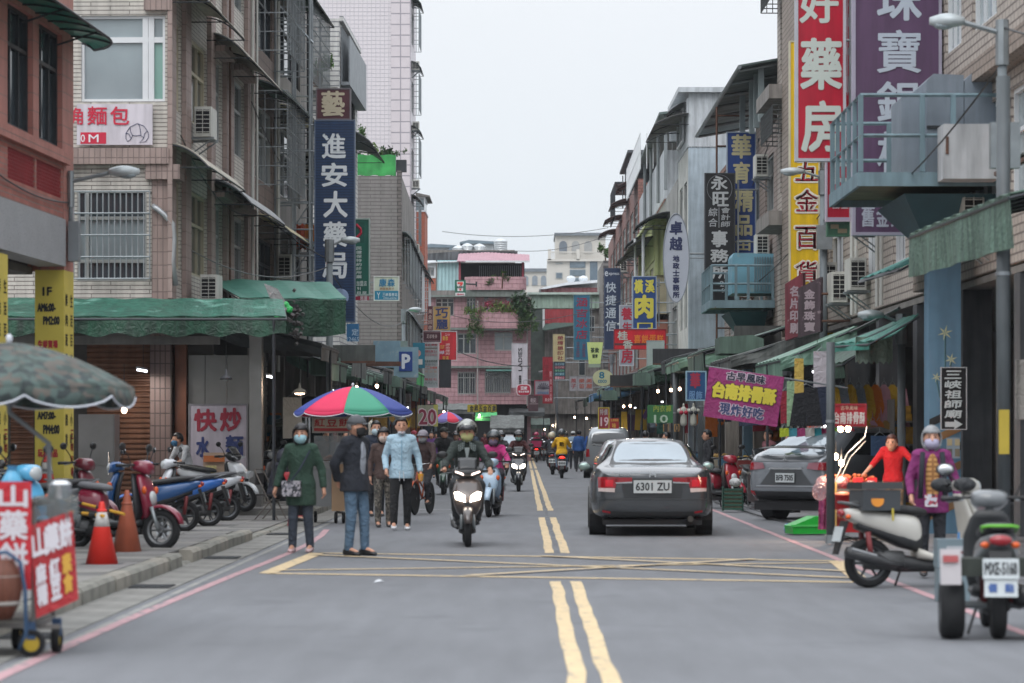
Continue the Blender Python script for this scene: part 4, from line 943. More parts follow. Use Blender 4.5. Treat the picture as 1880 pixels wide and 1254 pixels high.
MB().box(fx(1083),fx(1097),-.1,-.01,fz_(520),fz_(478)).build('curtain_wall',M_('#5d6d79',rough=.2),t)
t = thing('cream_apartment_building','second distant cream building lower with paired arches by pink house','apartment building',(0,395,0))
gx = lambda p: PX(p,395); gz = lambda p: PZ(p,395)
MB().box(gx(940),gx(1006),0,12,0,gz(499)).build('wall',cream,t); MB().box(gx(940),gx(1007),-.4,12,gz(499),gz(493)).build('roof',M_('#6b7278'),t)
for p in (982,998,965):
 r = .4; cx = gx(p); pts = [(cx-r,gz(524)),(cx+r,gz(524))]+[(cx+r*math.cos(a),gz(511)+r*math.sin(a)) for a in [k*PI/8 for k in range(9)]]
 w_ = MB().prism([(cx+(x-cx)*1.25,z) for x,z in pts],'y',-.1,-.02).build('arched_window',M_('#c4beb4'),t); MB().prism(pts,'y',-.16,-.11).build('pane',M_('#7f8890'),w_)
# ================= SIGNS =================
def sign(label,x0,y0,x1,y1,Y,col,texts,name='shop_sign',frame='#b9bbbd',thick=.16,arm=0,armX=None,cat='sign',group=None,extra=None,rough=.4,fr=.03,yaw=0.,bold=.72):
 xc = (x0+x1)/2; zb = PZ(y1,Y); s = Y/FP
 t = thing(name,label,cat,(PX(xc,Y),Y,zb),yaw,group)
 X_ = lambda px: (px-xc)*s
 Zl = lambda py: (y1-py)*s
 w,h = (x1-x0)*s/2,(y1-y0)*s
 MB().box(-w+fr,w-fr,0,thick,fr,h-fr).build('sign_panel',M_(col,rough=rough,var=.12,vs=1.3,streak=.16),t)
 if frame:
  mb = MB(); mb.box(-w,-w+fr,-.02,thick+.01,0,h).box(w-fr,w,-.02,thick+.01,0,h).box(-w+fr,w-fr,-.02,thick+.01,0,fr).box(-w+fr,w-fr,-.02,thick+.01,h-fr,h); mb.build('sign_frame',M_(frame,rough=.45),t)
 by = {}
 for k,q in enumerate(texts):
  st,a,b,c,d,cl = q[:6]; mode = q[6] if len(q) > 6 else 'h'; bo = (q[7] if len(q) > 7 else 1.)*bold
  mb = by.setdefault(cl,MB()); yy = -.010-.0035*(k % 4); cell = min(abs(X_(c)-X_(a)),abs(Zl(b)-Zl(d)))
  if mode == 'v': vchars(mb,st,X_(a),X_(c),Zl(d),Zl(b),yy,bold=bo*.022*abs(X_(c)-X_(a)),slant=.06)
  elif mode == 'h': hchars(mb,st,X_(a),X_(c),Zl(d),Zl(b),yy,bold=bo*.022*abs(Zl(b)-Zl(d)),slant=.03)
  elif mode == 's': put_text(mb,st,X_(a),X_(c),Zl(d),Zl(b),yy,bold=bo*.03*abs(Zl(b)-Zl(d)))
  elif mode == 'box': mb.box(X_(a),X_(c),-.005-.0004*k,-.001,Zl(d),Zl(b))
 for cl,mb in by.items(): mb.build('lettering',M_(cl,rough=.5,var=0),t)
 if arm:
  ax = (armX if armX is not None else (6.45 if arm > 0 else -5.9))-PX(xc,Y); mb = MB()
  for z in (h*.12,h*.5,h*.88) if h > 1.5 else (h*.25,h*.75): mb.tube([(arm*w,thick/2,z),(ax,thick/2,z)],.025,5)
  if h > 1.5: mb.tube([(arm*w*1.2,thick/2,h*.05),(arm*w*1.2,thick/2,h*.95)],.03,5)
  mb.build('sign_bracket',steel,t)
 if extra: extra(t,X_,Zl)
 return t
Wt = '#dde2e6'
# --- left side ---
sign('white bakery banner with red characters and croissant drawing on the tiled wall',138,188,283,269,48.92,'#cfc9d0',[
 ('角',132,198,152,229,'#c2213f','s',.8),('麵',161,196,196,229,'#c2213f','s',.8),('包',203,196,237,229,'#c2213f','s',.8),
 ('',148,243,195,264,'#c2213f','box'),('0',148.5,247,156,261,'#e4e0e4','s',.5),('M',163,247,181,261,'#e4e0e4','s',.5)],name='bakery_banner',frame=None,thick=.03,
 extra=lambda t,X_,Zl: [MB().tube([(X_(252+a*22),-.008,Zl(244+b*18)) for a,b in pts],.006,4).build('croissant_line',M_('#4b4f6b'),t) for pts in (
  [(-.95,.55),(-.95,.05),(-.6,-.6),(0,-.95),(.55,-.7),(.9,-.1),(.95,.45),(.7,.9),(.2,1.0),(.55,.5),(.3,.25),(-.1,.3),(-.4,.25),(-.5,.6),(-.8,.9),(-.95,.55)],
  [(-.6,-.6),(-.55,-.1),(-.4,.25)],[(.1,-.95),(.25,-.4),(.3,.25)],[(.85,-.2),(.6,.1),(.55,.5)],[(-.95,.05),(-.7,.1),(-.5,.6)])])
stripes = lambda t,X_,Zl: MB().add([],[]) if False else (lambda mb: ([mb.box(X_(578),X_(651),-.012,-.002,Zl(y)-.012,Zl(y)+.012) for y in range(228,586,5)],mb.build('ribbed_face',M_('#142f52',rough=.5),t)))(MB())
sign('tall navy blue ribbed pharmacy sign with white brush characters',577,220,652,592,65,'#1d3f69',[
 ('進',592,246,634,290,Wt,'s',1.3),('安',591,300,637,342,Wt,'s',1.3),('大',595,352,637,398,Wt,'s',1.5),('藥',594,408,636,453,Wt,'s',1.2),('局',593,464,636,510,Wt,'s',1.3)],
 name='pharmacy_sign',frame='#56657c',thick=.2,extra=lambda t,X_,Zl: (stripes(t,X_,Zl),MB().lathe([(.17,0),(.2,.005),(.2,.02),(.16,.022)],20,(X_(625),-.02,Zl(545)),'y').build('round_logo',M_('#8fa2c4'),t)))
sign('maroon square sign with one pale brush character above the blue pharmacy sign',580,162,644,220,66,'#54252f',[('藝',591,168,632,213,'#c3b79e','s',1.2)],name='square_sign',frame='#6d6468',thick=.15,arm=-1)
sign('green clinic sign with red heart logo half hidden by the navy sign',640,401,679,542,72,'#146353',[
 ('',640,408,669,446,'#0f5246','box'),('民健保特約診所藥',654,452,664,512,'#c9d6d2','v',.8),('加盟店',654,516,674,525,'#c9d6d2','h',.8),('91',656,527,662,533,'#c9d6d2','s'),('租屋',654,535,674,541,'#c9d6d2','h')],
 name='clinic_sign',frame='#9fb4ac',arm=-1,
 extra=lambda t,X_,Zl: MB().tube([(X_(654),-.02,Zl(412)),(X_(662),-.02,Zl(420)),(X_(663),-.02,Zl(428)),(X_(654),-.02,Zl(438))],.035,5).build('heart_logo',M_('#b51f3c'),t))
sign('small crimson house rental sign under the green clinic sign',640,542,679,553,72,'#a81f43',[('租屋',661,543,675,552,'#dcd0d4','h')],name='rental_sign',frame=None)
sign('white and teal service station sign on a bracket at dark tiled block',686,507,733,552,96,'#c5cdb9',[
 ('康森',695,512,726,526,'#2a7ba2','h',1.4),('網路電商卡',697,528,724,532,'#a57b53','h'),('',688,534,732,551,'#2582a0','box'),('三峽服務站',702,538,730,544,'#cfe0e4','h',1.),('0900-630761',704,546,729,549,'#cfe0e4','s',.6),('Y',692,537,698,548,'#cfe0e4','s',.5)],name='service_sign',frame='#d7d9d4',arm=-1,armX=-5.9)
sign('small blue sign with slanted top hanging below the pharmacy sign',634,592,661,629,63.5,'#2a6c9c',[('定',646,604,658,616,'#a9c3d8','s'),('12465',637,619,659,627,'#a9c3d8','s',.7)],name='blue_sign',frame=None)
sign('mustard sign with two navy brush characters on the left of the pink house',795,562,827,607,119,'#c09a5c',[('巧',800,566,822,583,'#25376b','s',1.6),('麗',801,587,822,604,'#25376b','s',1.2)],name='boutique_sign',frame='#a39c8d',arm=-1,armX=-5)
sign('narrow maroon gold buying sign beside the mustard sign',785,562,794.5,607,119,'#5d2330',[('黃金回收',786.5,567,793,606,'#d3b9ae','v',.8)],name='gold_sign',frame='#6b4148')
sign('dark maroon board with ornamental border and oval below the mustard sign',776,607,810,629,118,'#4b1c2a',[('足部養身',783,614,803,621,'#b8a5a3','h',.8),('',778.5,610,807.5,610.8,'#8d6c70','box'),('',778.5,625,807.5,625.8,'#8d6c70','box')],name='ornate_board',frame='#c3bcbf',arm=-1,armX=-5)
sign('bright red hair salon price board with yellow and white print',805.5,608,839,662,119,'#d02a35',[('髮妝',812,617,823,625,'#ddb14d','h'),('CUT',808,634,816,640,'#ddb14d','s'),('HAIR',806.5,644,816,650,'#ddddee','s'),('燙染護剪',818,630,826,652,'#e8b9b5','v',.7),('二〇',817,613,826,616,'#e6e0e4','h'),('首選',812,654,824,660,'#ddb14d','h')] ,name='salon_sign',frame='#d6d0d2',arm=-1,armX=-5)
rows = [('福紅傳館','#a33a44',631),('','#77706a',638),('民間社團法人','#9a3c47',643),('會計記帳社','#b07a80',649),('食食食男司頭','#55605c',661),('數據中心','#7b7f80',667),('二二洗碗精','#c0513a',673),('素漢養','#b09a90',680),('民素漢','#a5a5a5',687),('祖社社','#b04a50',694),('八八八八','#4d6a58',701)]
sign('white tenant directory board with rows of red and grey names',776,630,805,712,118,'#aab0b2',[(a,779,y,803,y+4.5,c_,'h',.9) if a else ('',779,y,803,y+3,c_,'box') for a,c_,y in rows],name='directory_board',frame='#c9cbcc',arm=-1,armX=-5)
sign('blank charcoal panel hanging under the red salon sign',806,660,828,712,118.5,'#33373c',[],name='blank_panel',frame='#2a2d31')
def seven(t,X_,Zl):
 MB().prism([(X_(838.5),Zl(517)),(X_(851.5),Zl(517)),(X_(850),Zl(534.5)),(X_(840),Zl(534.5))],'y',-.012,-.002).build('logo_plate',M_('#d4d6d6'),t)
 mb = MB().box(X_(840),X_(850),-.03,-.02,Zl(521.5),Zl(518)); mb.prism([(X_(845.5),Zl(521.5)),(X_(850),Zl(521.5)),(X_(846.8),Zl(525)),(X_(843.6),Zl(525))],'y',-.03,-.02).box(X_(843.4),X_(846.8),-.03,-.02,Zl(533.5),Zl(529.5)); mb.build('numeral',M_('#cf3b33'),t)
 mb = MB(); put_text(mb,'ELEVEN',X_(839.5),X_(850.5),Zl(528.8),Zl(525.8),-.034,.01); mb.build('lettering',M_('#2f5a50',var=0),t)
 MB().box(X_(836),X_(854),-.012,-.002,Zl(543),Zl(537.5)).build('arrow_plate',M_('#d4d6d6'),t)
 MB().prism([(X_(838),Zl(540.2)),(X_(842),Zl(538.3)),(X_(842),Zl(539.4)),(X_(852),Zl(539.4)),(X_(852),Zl(541.1)),(X_(842),Zl(541.1)),(X_(842),Zl(542.2))],'y',-.03,-.02).build('arrow',M_('#b33a50'),t)
 MB().tube([(X_(855),.1,Zl(521)),(X_(874),.1,Zl(522))],.05,5).box(X_(873),X_(876),0,.3,Zl(526),Zl(517)).build('sign_bracket',darkst,t)
sign('green convenience store sign with red seven and arrow on pink house',834,513,856,544,156.5,'#1f6450',[],name='convenience_sign',frame=None,thick=.3,extra=seven)
sign('long vertical white fashion banner on the right edge of the pink house',939,630,968.5,712,155,'#c3bfc6',[],name='fashion_sign',frame='#aeabb0',thick=.2,
     extra=lambda t,X_,Zl: (lambda mb: (put_text(mb,'LADIES',0,1.3,0,.22,0,.006,0,lambda x,y,z: (X_(955)-z+.11,-.008,Zl(681)+x)),put_text(mb,'亞妮服飾',0,.55,0,.15,0,.004,0,lambda x,y,z: (X_(955)-z+.07,-.008,Zl(707)+x)),mb.build('lettering',M_('#34343c',var=0),t)))(MB()))
def ovalsign(t,X_,Zl):
 cx = X_(961.5); cz = Zl(716);
 for nm,c_,k,y0 in (('rim','#d8d2d4',1.0,.0),('face','#ad2440',.88,-.03)):
  pts = [(cx+.42*k*math.copysign(abs(math.cos(a))**.5,math.cos(a)),cz+.33*k*math.copysign(abs(math.sin(a))**.6,math.sin(a))) for a in [j*PI/12 for j in range(24)]]
  MB().prism(pts,'y',y0,y0+.1).build(nm,M_(c_),t)
 mb = MB(); hchars(mb,'亞妮',cx-.18,cx+.2,cz+.02,cz+.2,-.036,.008); hchars(mb,'衛生紙餐廳',cx-.3,cx+.3,cz-.14,cz-.04,-.036,.004); mb.build('lettering',M_('#dfd6da',var=0),t)
t_ = thing('oval_sign','small oval crimson sign with white rim beneath the white fashion banner','sign',(PX(961.5,154),154,PZ(727,154))); ovalsign(t_,lambda p: (p-961.5)*154/FP,lambda p: (727-p)*154/FP)
MB().tube([(0,.05,.6),(0,.05,.9),(.4,.1,.9)],.02).build('sign_bracket',steel,t_)
# --- far right cluster ---
sign('teal blue ice shop sign with crimson characters',1053,541,1083,661,140,'#2f7492',[('涵吉冰店',1058,545,1078,624,'#992648','v',1.1),('古早味冰品綿綿',1058,627,1064,656,'#7d4f6c','v',.6),('八寶芋圓紅豆湯',1069,627,1075,656,'#7d4f6c','v',.6)],name='ice_shop_sign',frame='#5f8b97',arm=1,armX=5.2)
sign('pale yellow engraver sign with maroon characters down its right side',1015,613,1037,664,150,'#cdbf8f',[('榮輝鎖印社',1023.5,616,1034,662,'#8b3b3d','v',1.)],name='engraver_sign',frame='#b5ab88',arm=1,armX=5)
sign('stack of small teal and red lettered strips under the pale yellow sign',1017,664,1038,697,149,'#33475a',[('各式印章',1019,666,1036,671,'#8fb0bb','h'),('',1018,672,1037,677,'#6f2b3a','box'),('各式印刷',1019,672.5,1036,676.5,'#cfa0a5','h'),('',1018,678,1037,683,'#1f5d46','box'),('綠色名片',1019,678.5,1036,682.5,'#8fc0a5','h'),('',1018,684,1037,690,'#14606f','box'),('商行藝術',1019,684.5,1036,689,'#93bcc4','h'),('',1018,691,1037,696.5,'#8a2638','box'),('一一鑲座',1019,691.5,1036,696,'#d3a0a7','h')],name='strip_sign',frame='#3a3f46')
sign('long narrow crimson sign reading downward behind the nail art picture',996,655,1015,741,152,'#9f2434',[('八字命名',999,658,1008,700,'#7d1622','v',.8),('精緻造型',1009,680,1013,735,'#d9a8ac','v',.7),('黃俊文',1000,731,1014,737,'#e0c0c2','h',.7)],name='crimson_sign',frame='#7f2a36',arm=1,armX=5)
def nail(t,X_,Zl):
 mb = MB(); rn = random.Random(3)
 for k in range(9): a = k*.34+.2; mb.tube([(X_(998),-.012,Zl(715)),(X_(998)+.36*math.cos(a),-.012,Zl(715)+.36*math.sin(a))],[.01,.03],4)
 mb.build('petals',M_('#55505f'),t)
sign('grey poster of fanned nails with a pink edge in front of the crimson sign',981,698,1010,726,148,'#a29ea6',[('美甲美睫館',986,719,1007,724,'#5577a0','h',.8)],name='nail_poster',frame='#a33d52',fr=.05,extra=nail)
sign('grey maroon wall sign with a white emblem below the nail poster',969,724,989,756,150,'#5c4249',[('乾記',974,731,984,739,'#b7a9ac','s'),('',972,741,988,742,'#b7a9ac','box')],name='dim_sign',frame=None)
sign('three small white signs in a row with faded red characters',1045,690,1089,718,138,'#a9a6ab',[('菓子',1048,694,1058,714,'#a8585b','v',.7),('樂笛',1063,694,1073,714,'#b06052','v',.7),('美麗',1076,694,1087,714,'#b06052','v',.7),('',1060,691,1060.7,717,'#7b7b80','box'),('',1074.2,691,1074.9,717,'#7b7b80','box')],name='triple_sign',frame='#8d8f94',arm=1,armX=5.2)
t_ = thing('round_sign','round cream sign with a teal numeral eight above the right stalls','sign',(PX(1107,112),112,PZ(708,112)),0)
pts = [(.42*math.cos(a),.32+.34*math.sin(a)) for a in [k*PI/14 for k in range(28)]]
MB().prism(pts,'y',0,.12).build('sign_face',M_('#b9bd97'),t_); mb = MB(); put_text(mb,'8',-.15,.05,.3,.56,-.006,.012); put_text(mb,'coco',-.2,.15,.12,.24,-.006,.006); mb.build('lettering',M_('#1f6e8a',var=0),t_); MB().tube([(.4,.06,.3),(1.5,.06,.3)],.03).build('sign_bracket',steel,t_)
t_ = thing('tea_sign','lime green tea shop sign shaped like a tapering cup','sign',(PX(1092,126),126,PZ(668,126)),0)
MB().prism([(-.28,0),(.26,0),(.38,1.0),(-.36,1.0)],'y',0,.2).build('cup_face',M_('#b3c27a',emit=.15),t_); MB().prism([(-.3,-.16),(.28,-.16),(.26,0),(-.28,0)],'y',0,.2).build('cup_base',M_('#8f9d8a'),t_)
mb = MB(); hchars(mb,'茶飲',-.2,.2,.52,.74,-.008,.012); hchars(mb,'豐青',-.12,.14,.28,.44,-.008,.008); mb.build('lettering',M_('#394a30',var=0),t_); MB().tube([(.38,.1,.8),(1.6,.1,.8)],.03).build('sign_bracket',steel,t_)
def expr(t,X_,Zl):
 MB().prism([(X_(1128),Zl(641)),(X_(1140),Zl(628)),(X_(1140),Zl(641))],'y',-.012,-.004).build('pale_corner',M_('#8f95a5'),t)
sign('tall dark navy phone shop sign with white vertical characters',1109,492,1139.5,642,120,'#2d3c5c',[('e',1110.5,498,1116,507,'#ccd2da','s'),('xpress',1117,501,1137,506.5,'#ccd2da','s',.8),('快捷通信',1112,516,1131,610,'#bcc6d0','v',.9)],name='phone_shop_sign',frame='#48546d',arm=1,armX=5.2,extra=expr)
sign('blue meat dumpling sign with big yellow characters',1161,507,1205.5,604,96,'#234a87',[('橫',1165,514,1180,538,'#d6cc4f','s',1.6),('溪',1185,514,1201,537,'#d6cc4f','s',1.6),('肉',1167,543,1198,583,'#d6cc4f','s',2.2),('圓',1168,592,1198,622,'#d6cc4f','s',2)][:3]+[('冂',1170,593,1198,603,'#d6cc4f','s',2)],name='meatball_shop_sign',frame='#9fb0c6',arm=1,armX=5.6)
sign('white sign with red brush characters behind the red cake banner',1137,560,1164,672,98,'#a8acb8',[('養',1141,565,1160,587,'#b02a40','s',1.4),('生',1143,592,1160,608,'#b02a40','s',1.2),('房',1141,642,1161,666,'#b02a40','s',1.4)],name='health_shop_sign',frame='#c3c6cc',arm=1,armX=5.4)
sign('wide red cake shop banner with silver and orange characters',1127,604,1223,642,94,'#d01a2c',[('桂',1134,608,1152,624,'#b8bcb4','s',1.4),('香',1144,625,1161,640,'#b8bcb4','s',1.2),('',1128,630,1222,634,'#5b2a30','box'),('喜餅蛋糕',1163,615,1219,630,'#e07a2b','h',1.3)],name='cake_shop_sign',frame='#8f2230',arm=1,armX=5.5)
t_ = thing('oval_office_sign','tall pale grey oval land office sign with dark vertical characters','sign',(PX(1241.5,86),86,PZ(555,86)),0)
s = 86/FP; Hh = 163*s; pts = [(23.5*s*math.cos(a)*(1 if abs(math.sin(a)) < .5 else 1),Hh/2+Hh/2*math.sin(a)) for a in [k*PI/20 for k in range(40)]]
MB().prism(pts,'y',0,.14).build('sign_face',M_('#b4bac6',var=.04),t_); MB().tube([(x*1.01,-.01,z) for x,z in pts]+[(pts[0][0]*1.01,-.01,pts[0][1])],.018,5).build('sign_rim',M_('#8d949c'),t_)
mb = MB(); q = lambda py: (555-py)*s; X2 = lambda px: (px-1241.5)*s
vchars(mb,'卓越',X2(1230),X2(1252),q(462),q(404),-.008,.016); vchars(mb,'地政士事務所',X2(1235.5),X2(1247),q(548),q(468),-.008,.009); mb.build('lettering',M_('#2b3358',var=0),t_); MB().tube([(.44,.07,Hh*.55),(1.3,.07,Hh*.55)],.035).tube([(.44,.07,Hh*.5),(1.3,.07,Hh*.5)],.02).build('sign_bracket',steel,t_)
def ring(t,X_,Zl): MB().tube([(X_(1321)+23*74.6/FP*math.cos(a),-.006,Zl(346)+25*74.6/FP*math.sin(a)) for a in [k*PI/16 for k in range(33)]],.007,4).build('ring_emblem',M_('#7f8286'),t)
sign('tall black accounting office sign with silver brush characters',1293.5,317.5,1350,570,74.6,'#1b1d21',[('永',1306,324,1335,348,'#b5b9bb','s',1.6),('旺',1309,353,1337,378,'#b5b9bb','s',1.6),('綜合',1301,380,1317,418,'#a9adb0','v',.9),('會計師',1324,380,1340,418,'#a9adb0','v',.9),('',1319.5,381,1320.5,418,'#a9adb0','box'),('事',1307,424,1335,453,'#b5b9bb','s',1.6),('務',1305,458,1337,481,'#b5b9bb','s',1.6),('所',1308,487,1336,511,'#b5b9bb','s',1.6),('2',1322,516,1329,526,'#a9adb0','s'),('-687',1320,529,1342,537,'#a9adb0','s')],name='accounting_sign',frame='#3b3e43',extra=ring,arm=1)
sign('tall blue fashion sign with gold brush characters behind the black sign',1334,242,1388,466,75.4,'#1d4186',[('華',1344,248,1378,290,'#c2bb93','s',1.4),('育',1347,298,1376,336,'#c2bb93','s',1.4),('精',1350,348,1382,388,'#c2bb93','s',1.4),('品',1351,396,1380,432,'#c2bb93','s',1.4),('男',1351,440,1378,472,'#c2bb93','s',1.4)][:4]+[('田',1353,441,1377,460,'#c2bb93','s',1.5)],name='fashion_sign',frame='#8f9dae',arm=1)
sign('tall yellow hardware store sign with red characters outlined in white',1449,75,1505,545,58,'#e6bd16',[(c,1459.5,y,1503.5,y+41,'#e3dcd0','s',3.4) for c,y in (('五',292),('金',348),('百',416),('貨',480))]+[(c,1461,y+1,1502,y+40,'#c01f3c','s',1.5) for c,y in (('五',292),('金',348),('百',416),('貨',480))],name='hardware_sign',frame='#c9c3a8',arm=1)
sign('narrow yellow flower tool sign with black characters behind the lamp pole',1508,430,1545,620,60,'#e2bb22',[('具',1519,438,1532,457,'#2b2620','s',1.4),('花',1518,474,1533,494,'#2b2620','s',1.4),('藝',1518,500,1534,522,'#2b2620','s',1.2)],name='flower_tool_sign',frame='#d0c294',arm=1)
sign('huge crimson pharmacy sign with pale brush characters rising out of view',1460,-150,1553,296,47,'#bb1030',[('好',1469,-28,1538,41,'#c3ccc5','s',1.2),('藥',1471,72,1544,163,'#c3ccc5','s',1.2),('房',1473,187,1544,277,'#c3ccc5','s',1.3)],name='pharmacy_sign',frame='#b9bcc4',fr=.05,arm=1)
sign('narrow red and pale pink vertical sign squeezed between crimson and purple signs',1553.5,-150,1566,300,47.6,'#c7b9c4',[('珠',1550,-5,1563,32,'#c2203f','s',1),('銀',1550,48,1563,88,'#c2203f','s',1),('樓',1550,100,1563,140,'#c2203f','s'),('飾',1550,170,1563,210,'#c2203f','s'),('金',1550,230,1563,270,'#c2203f','s')],name='jewellery_sign',frame='#b5a9b4')
sign('lower red gold trading sign with pale characters below crimson pharmacy sign',1516,285,1562,407,49.5,'#be1838',[('仁',1527,292,1560,336,'#bfc6c8','s',2),('舊金',1526.5,368,1559,383,'#d5c3ca','h',1.2),('',1519,399,1560,406,'#b4a9bf','box')],name='gold_trading_sign',frame='#c4b8c6')
sign('green and brown camouflage pattern panel under red gold trading sign',1518,407,1560,434,49.6,'#3f6b54',[('',1525,412,1540,420,'#8b7f66','box'),('',1538,420,1555,428,'#8b7f66','box')],name='pattern_panel',frame='#46745c',cat='panel')
sign('huge muted purple jewellery sign with pale grey characters at upper right',1565,-170,1729,432,44,'#5b415f',[('珠',1612,-45,1690,36,'#b3bcc8','s',1.3),('寶',1611,56,1690,133,'#b3bcc8','s',.7),('銀',1611,151,1688,224,'#b3bcc8','s',1.),('樓',1611,243,1690,322,'#b3bcc8','s',.8),('舊金換',1580,378,1661,416,'#aeb2c0','h',1.1)],name='jewellery_sign',frame='#a49fb0',fr=.05,arm=1,armX=6.9)
# --- lower signs ---
sign('maroon number twenty price cloth hanging on the left market side',765,742,805,784,88,'#8a8d78',[('20',769,751,801,780,'#c0b0b4','s',3.6),('20',769.8,752,800.2,779,'#7c1f3a','s',1.4),('',796,743,804,783,'#a9a655','box')],name='price_cloth',frame=None,thick=.03,cat='banner')
sign('yellow hardware shop banner hung across the street end',857,742,912,757.5,148,'#c9b53c',[('金昇五金百貨',862,744.5,911,755.5,'#2b3034','h',1.4)],name='hardware_banner',frame=None,thick=.04,cat='banner')
sign('deep blue sign with one red character hanging behind the pole',1259,681,1297,736,62,'#1d4c7c',[('華',1268,685,1285,712,'#a02c48','s',1.6),('服飾',1264,718,1290,733,'#6b93bd','h')],name='blue_fabric_sign',frame='#8fb4c6')
sign('green price banner with a pale number ten over the clothes stall',1186,741,1238,779,60,'#2d6a3c',[('內衣褲',1199,744,1233,756,'#8fa03f','h'),('10',1201,762,1226,776,'#a3b8a4','s',1.5)],name='price_banner',frame=None,thick=.02,cat='banner')
sign('red and yellow price banner with white numerals beside green banner',1098,748,1119,788,84,'#8f2438',[('19',1103,766,1117,782,'#c9aeb4','s',1.5),('特價',1101,751,1116,762,'#a9a0a0','h')],name='price_banner',frame='#b5a13c',thick=.02,cat='banner')
sign('tilted red banner with gold print beside the silver van',1117,766,1138,789,80,'#a3282c',[('台灣美味',1121,769,1136,774,'#d2a04a','h'),('味',1124,777,1131,786,'#d2a04a','s')],name='gold_print_banner',frame=None,thick=.02,cat='banner')
for i,(p,ch) in enumerate(((1222,'1'),(1242,'0'))):
 sign('tan card with black numeral %s under the green banner' % ('one' if ch == '1' else 'zero'),p-7,776,p+8,795,59,'#9a7a4c',[(ch,p-2.5,779,p+3.5,792,'#23211f','s',1.2)],name='number_card',frame=None,thick=.02,cat='price card')
sign('white stir fry board with red and blue brush characters behind scooters',346,741,455,880,52.6,'#b0a9b4',[('快',357,752,397,791,'#8f1f36','s',1.8),('炒',405,750,442,791,'#8f1f36','s',1.8),('水',361,803,384,838,'#28366b','s',1.8),('麵',415,800,446,838,'#28366b','s',1.4)],name='stir_fry_board',frame='#7d7b80',thick=.05)
sign('black temple direction sign with white characters and arrow on blue pillar',1727,674,1775,789,40.2,'#171519',[('三峽祖師廟',1735,679,1765,769,'#b6bfc2','v',1.2)],name='direction_sign',frame='#a9acb0',thick=.03,fr=.012,
     extra=lambda t,X_,Zl: MB().prism([(X_(1735),Zl(784)),(X_(1735),Zl(774.5)),(X_(1752),Zl(774.5)),(X_(1752),Zl(770)),(X_(1767),Zl(779)),(X_(1752),Zl(788)),(X_(1752),Zl(784))],'y',-.014,-.004).build('arrow',M_('#b6bfc2'),t))
sign('pale paper notice with two photographs taped under the temple sign',1734,800,1766,845,40.25,'#8b9aa6',[('',1739,806,1748,818,'#a39a7c','box'),('',1753,806,1762,818,'#a39a7c','box'),('',1739,824,1748,838,'#5d5a52','box'),('',1753,824,1762,838,'#6f6a5a','box')],name='paper_notice',frame=None,thick=.01,cat='notice')
# maroon and dark angled boards at the second lamp pole
for i,(x0,x1,y0,y1,c_,lab,Y) in enumerate(((1442,1473,512,625,'#7a3540','faded maroon slanted sign board beside the dark board and lamp pole',57),(1466,1505,520,620,'#4b3b42','dusky slanted sign board touching the second lamp pole',56))):
 t_ = thing('angled_board',lab,'sign',(PX((x0+x1)/2,Y),Y,PZ(y1,Y)),math.radians(-35)); k = Y/FP
 w = (x1-x0)/2*k*1.2; h = (y1-y0)*k; MB().prism([(-w,0),(w,.12),(w,h+.12),(-w,h-.1)],'y',0,.12).build('board',M_(c_,streak=.4,wear=('#8d7a80',5,.6)),t_)
 mb = MB(); vchars(mb,'金飾珠寶' if i else '名片印刷',-w*.4,w*.5,.1*h,.9*h,-.006,.01); mb.build('lettering',M_('#9a8a90',var=0),t_); MB().tube([(w,.06,h*.3),(w+1.2,.5,h*.3)],.03).tube([(w,.06,h*.8),(w+1.2,.5,h*.8)],.03).build('sign_bracket',rust,t_)
# purple flag banner on a pole
s = 44/FP; YB = 44.
flag = thing('flag_banner','sloping purple cloth banner with yellow characters advertising fried ribs','banner',(PX(1367,YB),YB,PZ(785,YB)))
c4 = [(1302,674),(1440,692),(1427,784),(1291,764)]
def fxf(u,v,off=0.):
 x = (c4[0][0]*(1-u)+c4[1][0]*u)*v+(c4[3][0]*(1-u)+c4[2][0]*u)*(1-v); y = (c4[0][1]*(1-u)+c4[1][1]*u)*v+(c4[3][1]*(1-u)+c4[2][1]*u)*(1-v)
 return ((x-1367)*s,off+.02*math.sin(u*7+1)*(1.2-v)+.012*math.sin(v*6),(785-y)*s)
MB().grid(lambda a,b: fxf(a,b),24,12).build('cloth',mat('purple_cloth','#96366f',rough=.75,var=.2,vs=1.5,wrinkle=.3),flag,smooth=True)
for lst,cl,bo in (((('古早風味',.24,.76,.80,.96),),'#c9b7c6',.03),((('古早風味',.24,.76,.80,.96),),'#222a3c',.008),((('台南排骨酥',.08,.93,.42,.72),),'#3a2a2a',.045),((('台南排骨酥',.08,.93,.42,.72),),'#dccf4a',.026),((('現炸好吃',.2,.8,.10,.32),),'#c9b7c6',.03),((('現炸好吃',.2,.8,.10,.32),),'#33406a',.01)):
 mb = MB(); off = -.006 if bo in (.03,.045) else -.013
 for st,a,b,c_,d in lst:
  hchars(mb,st,a,b,c_,d,0,bo*.62,0,.88,lambda x,y,z: fxf(x,z,off+y*.5))
 mb.build('lettering',M_(cl,var=0),flag)
MB().tube([((1296-1367)*s,.02,(785-672)*s),((1560-1367)*s,.25,(785-712)*s)],.016).build('pole',steel,flag)
# fried rib sign on a red post with bulbs
YR = 38.
sign('small glowing red fried rib sign on the food cart',1522,741,1591,783,YR,'#c41c2c',[('古早風味',1543,745,1575,753,'#e6b8a0','h',.9),('台南排骨酥',1530,757,1589,778,'#e6d8d0','h',1.4)],name='rib_sign',frame='#a82630',thick=.06)
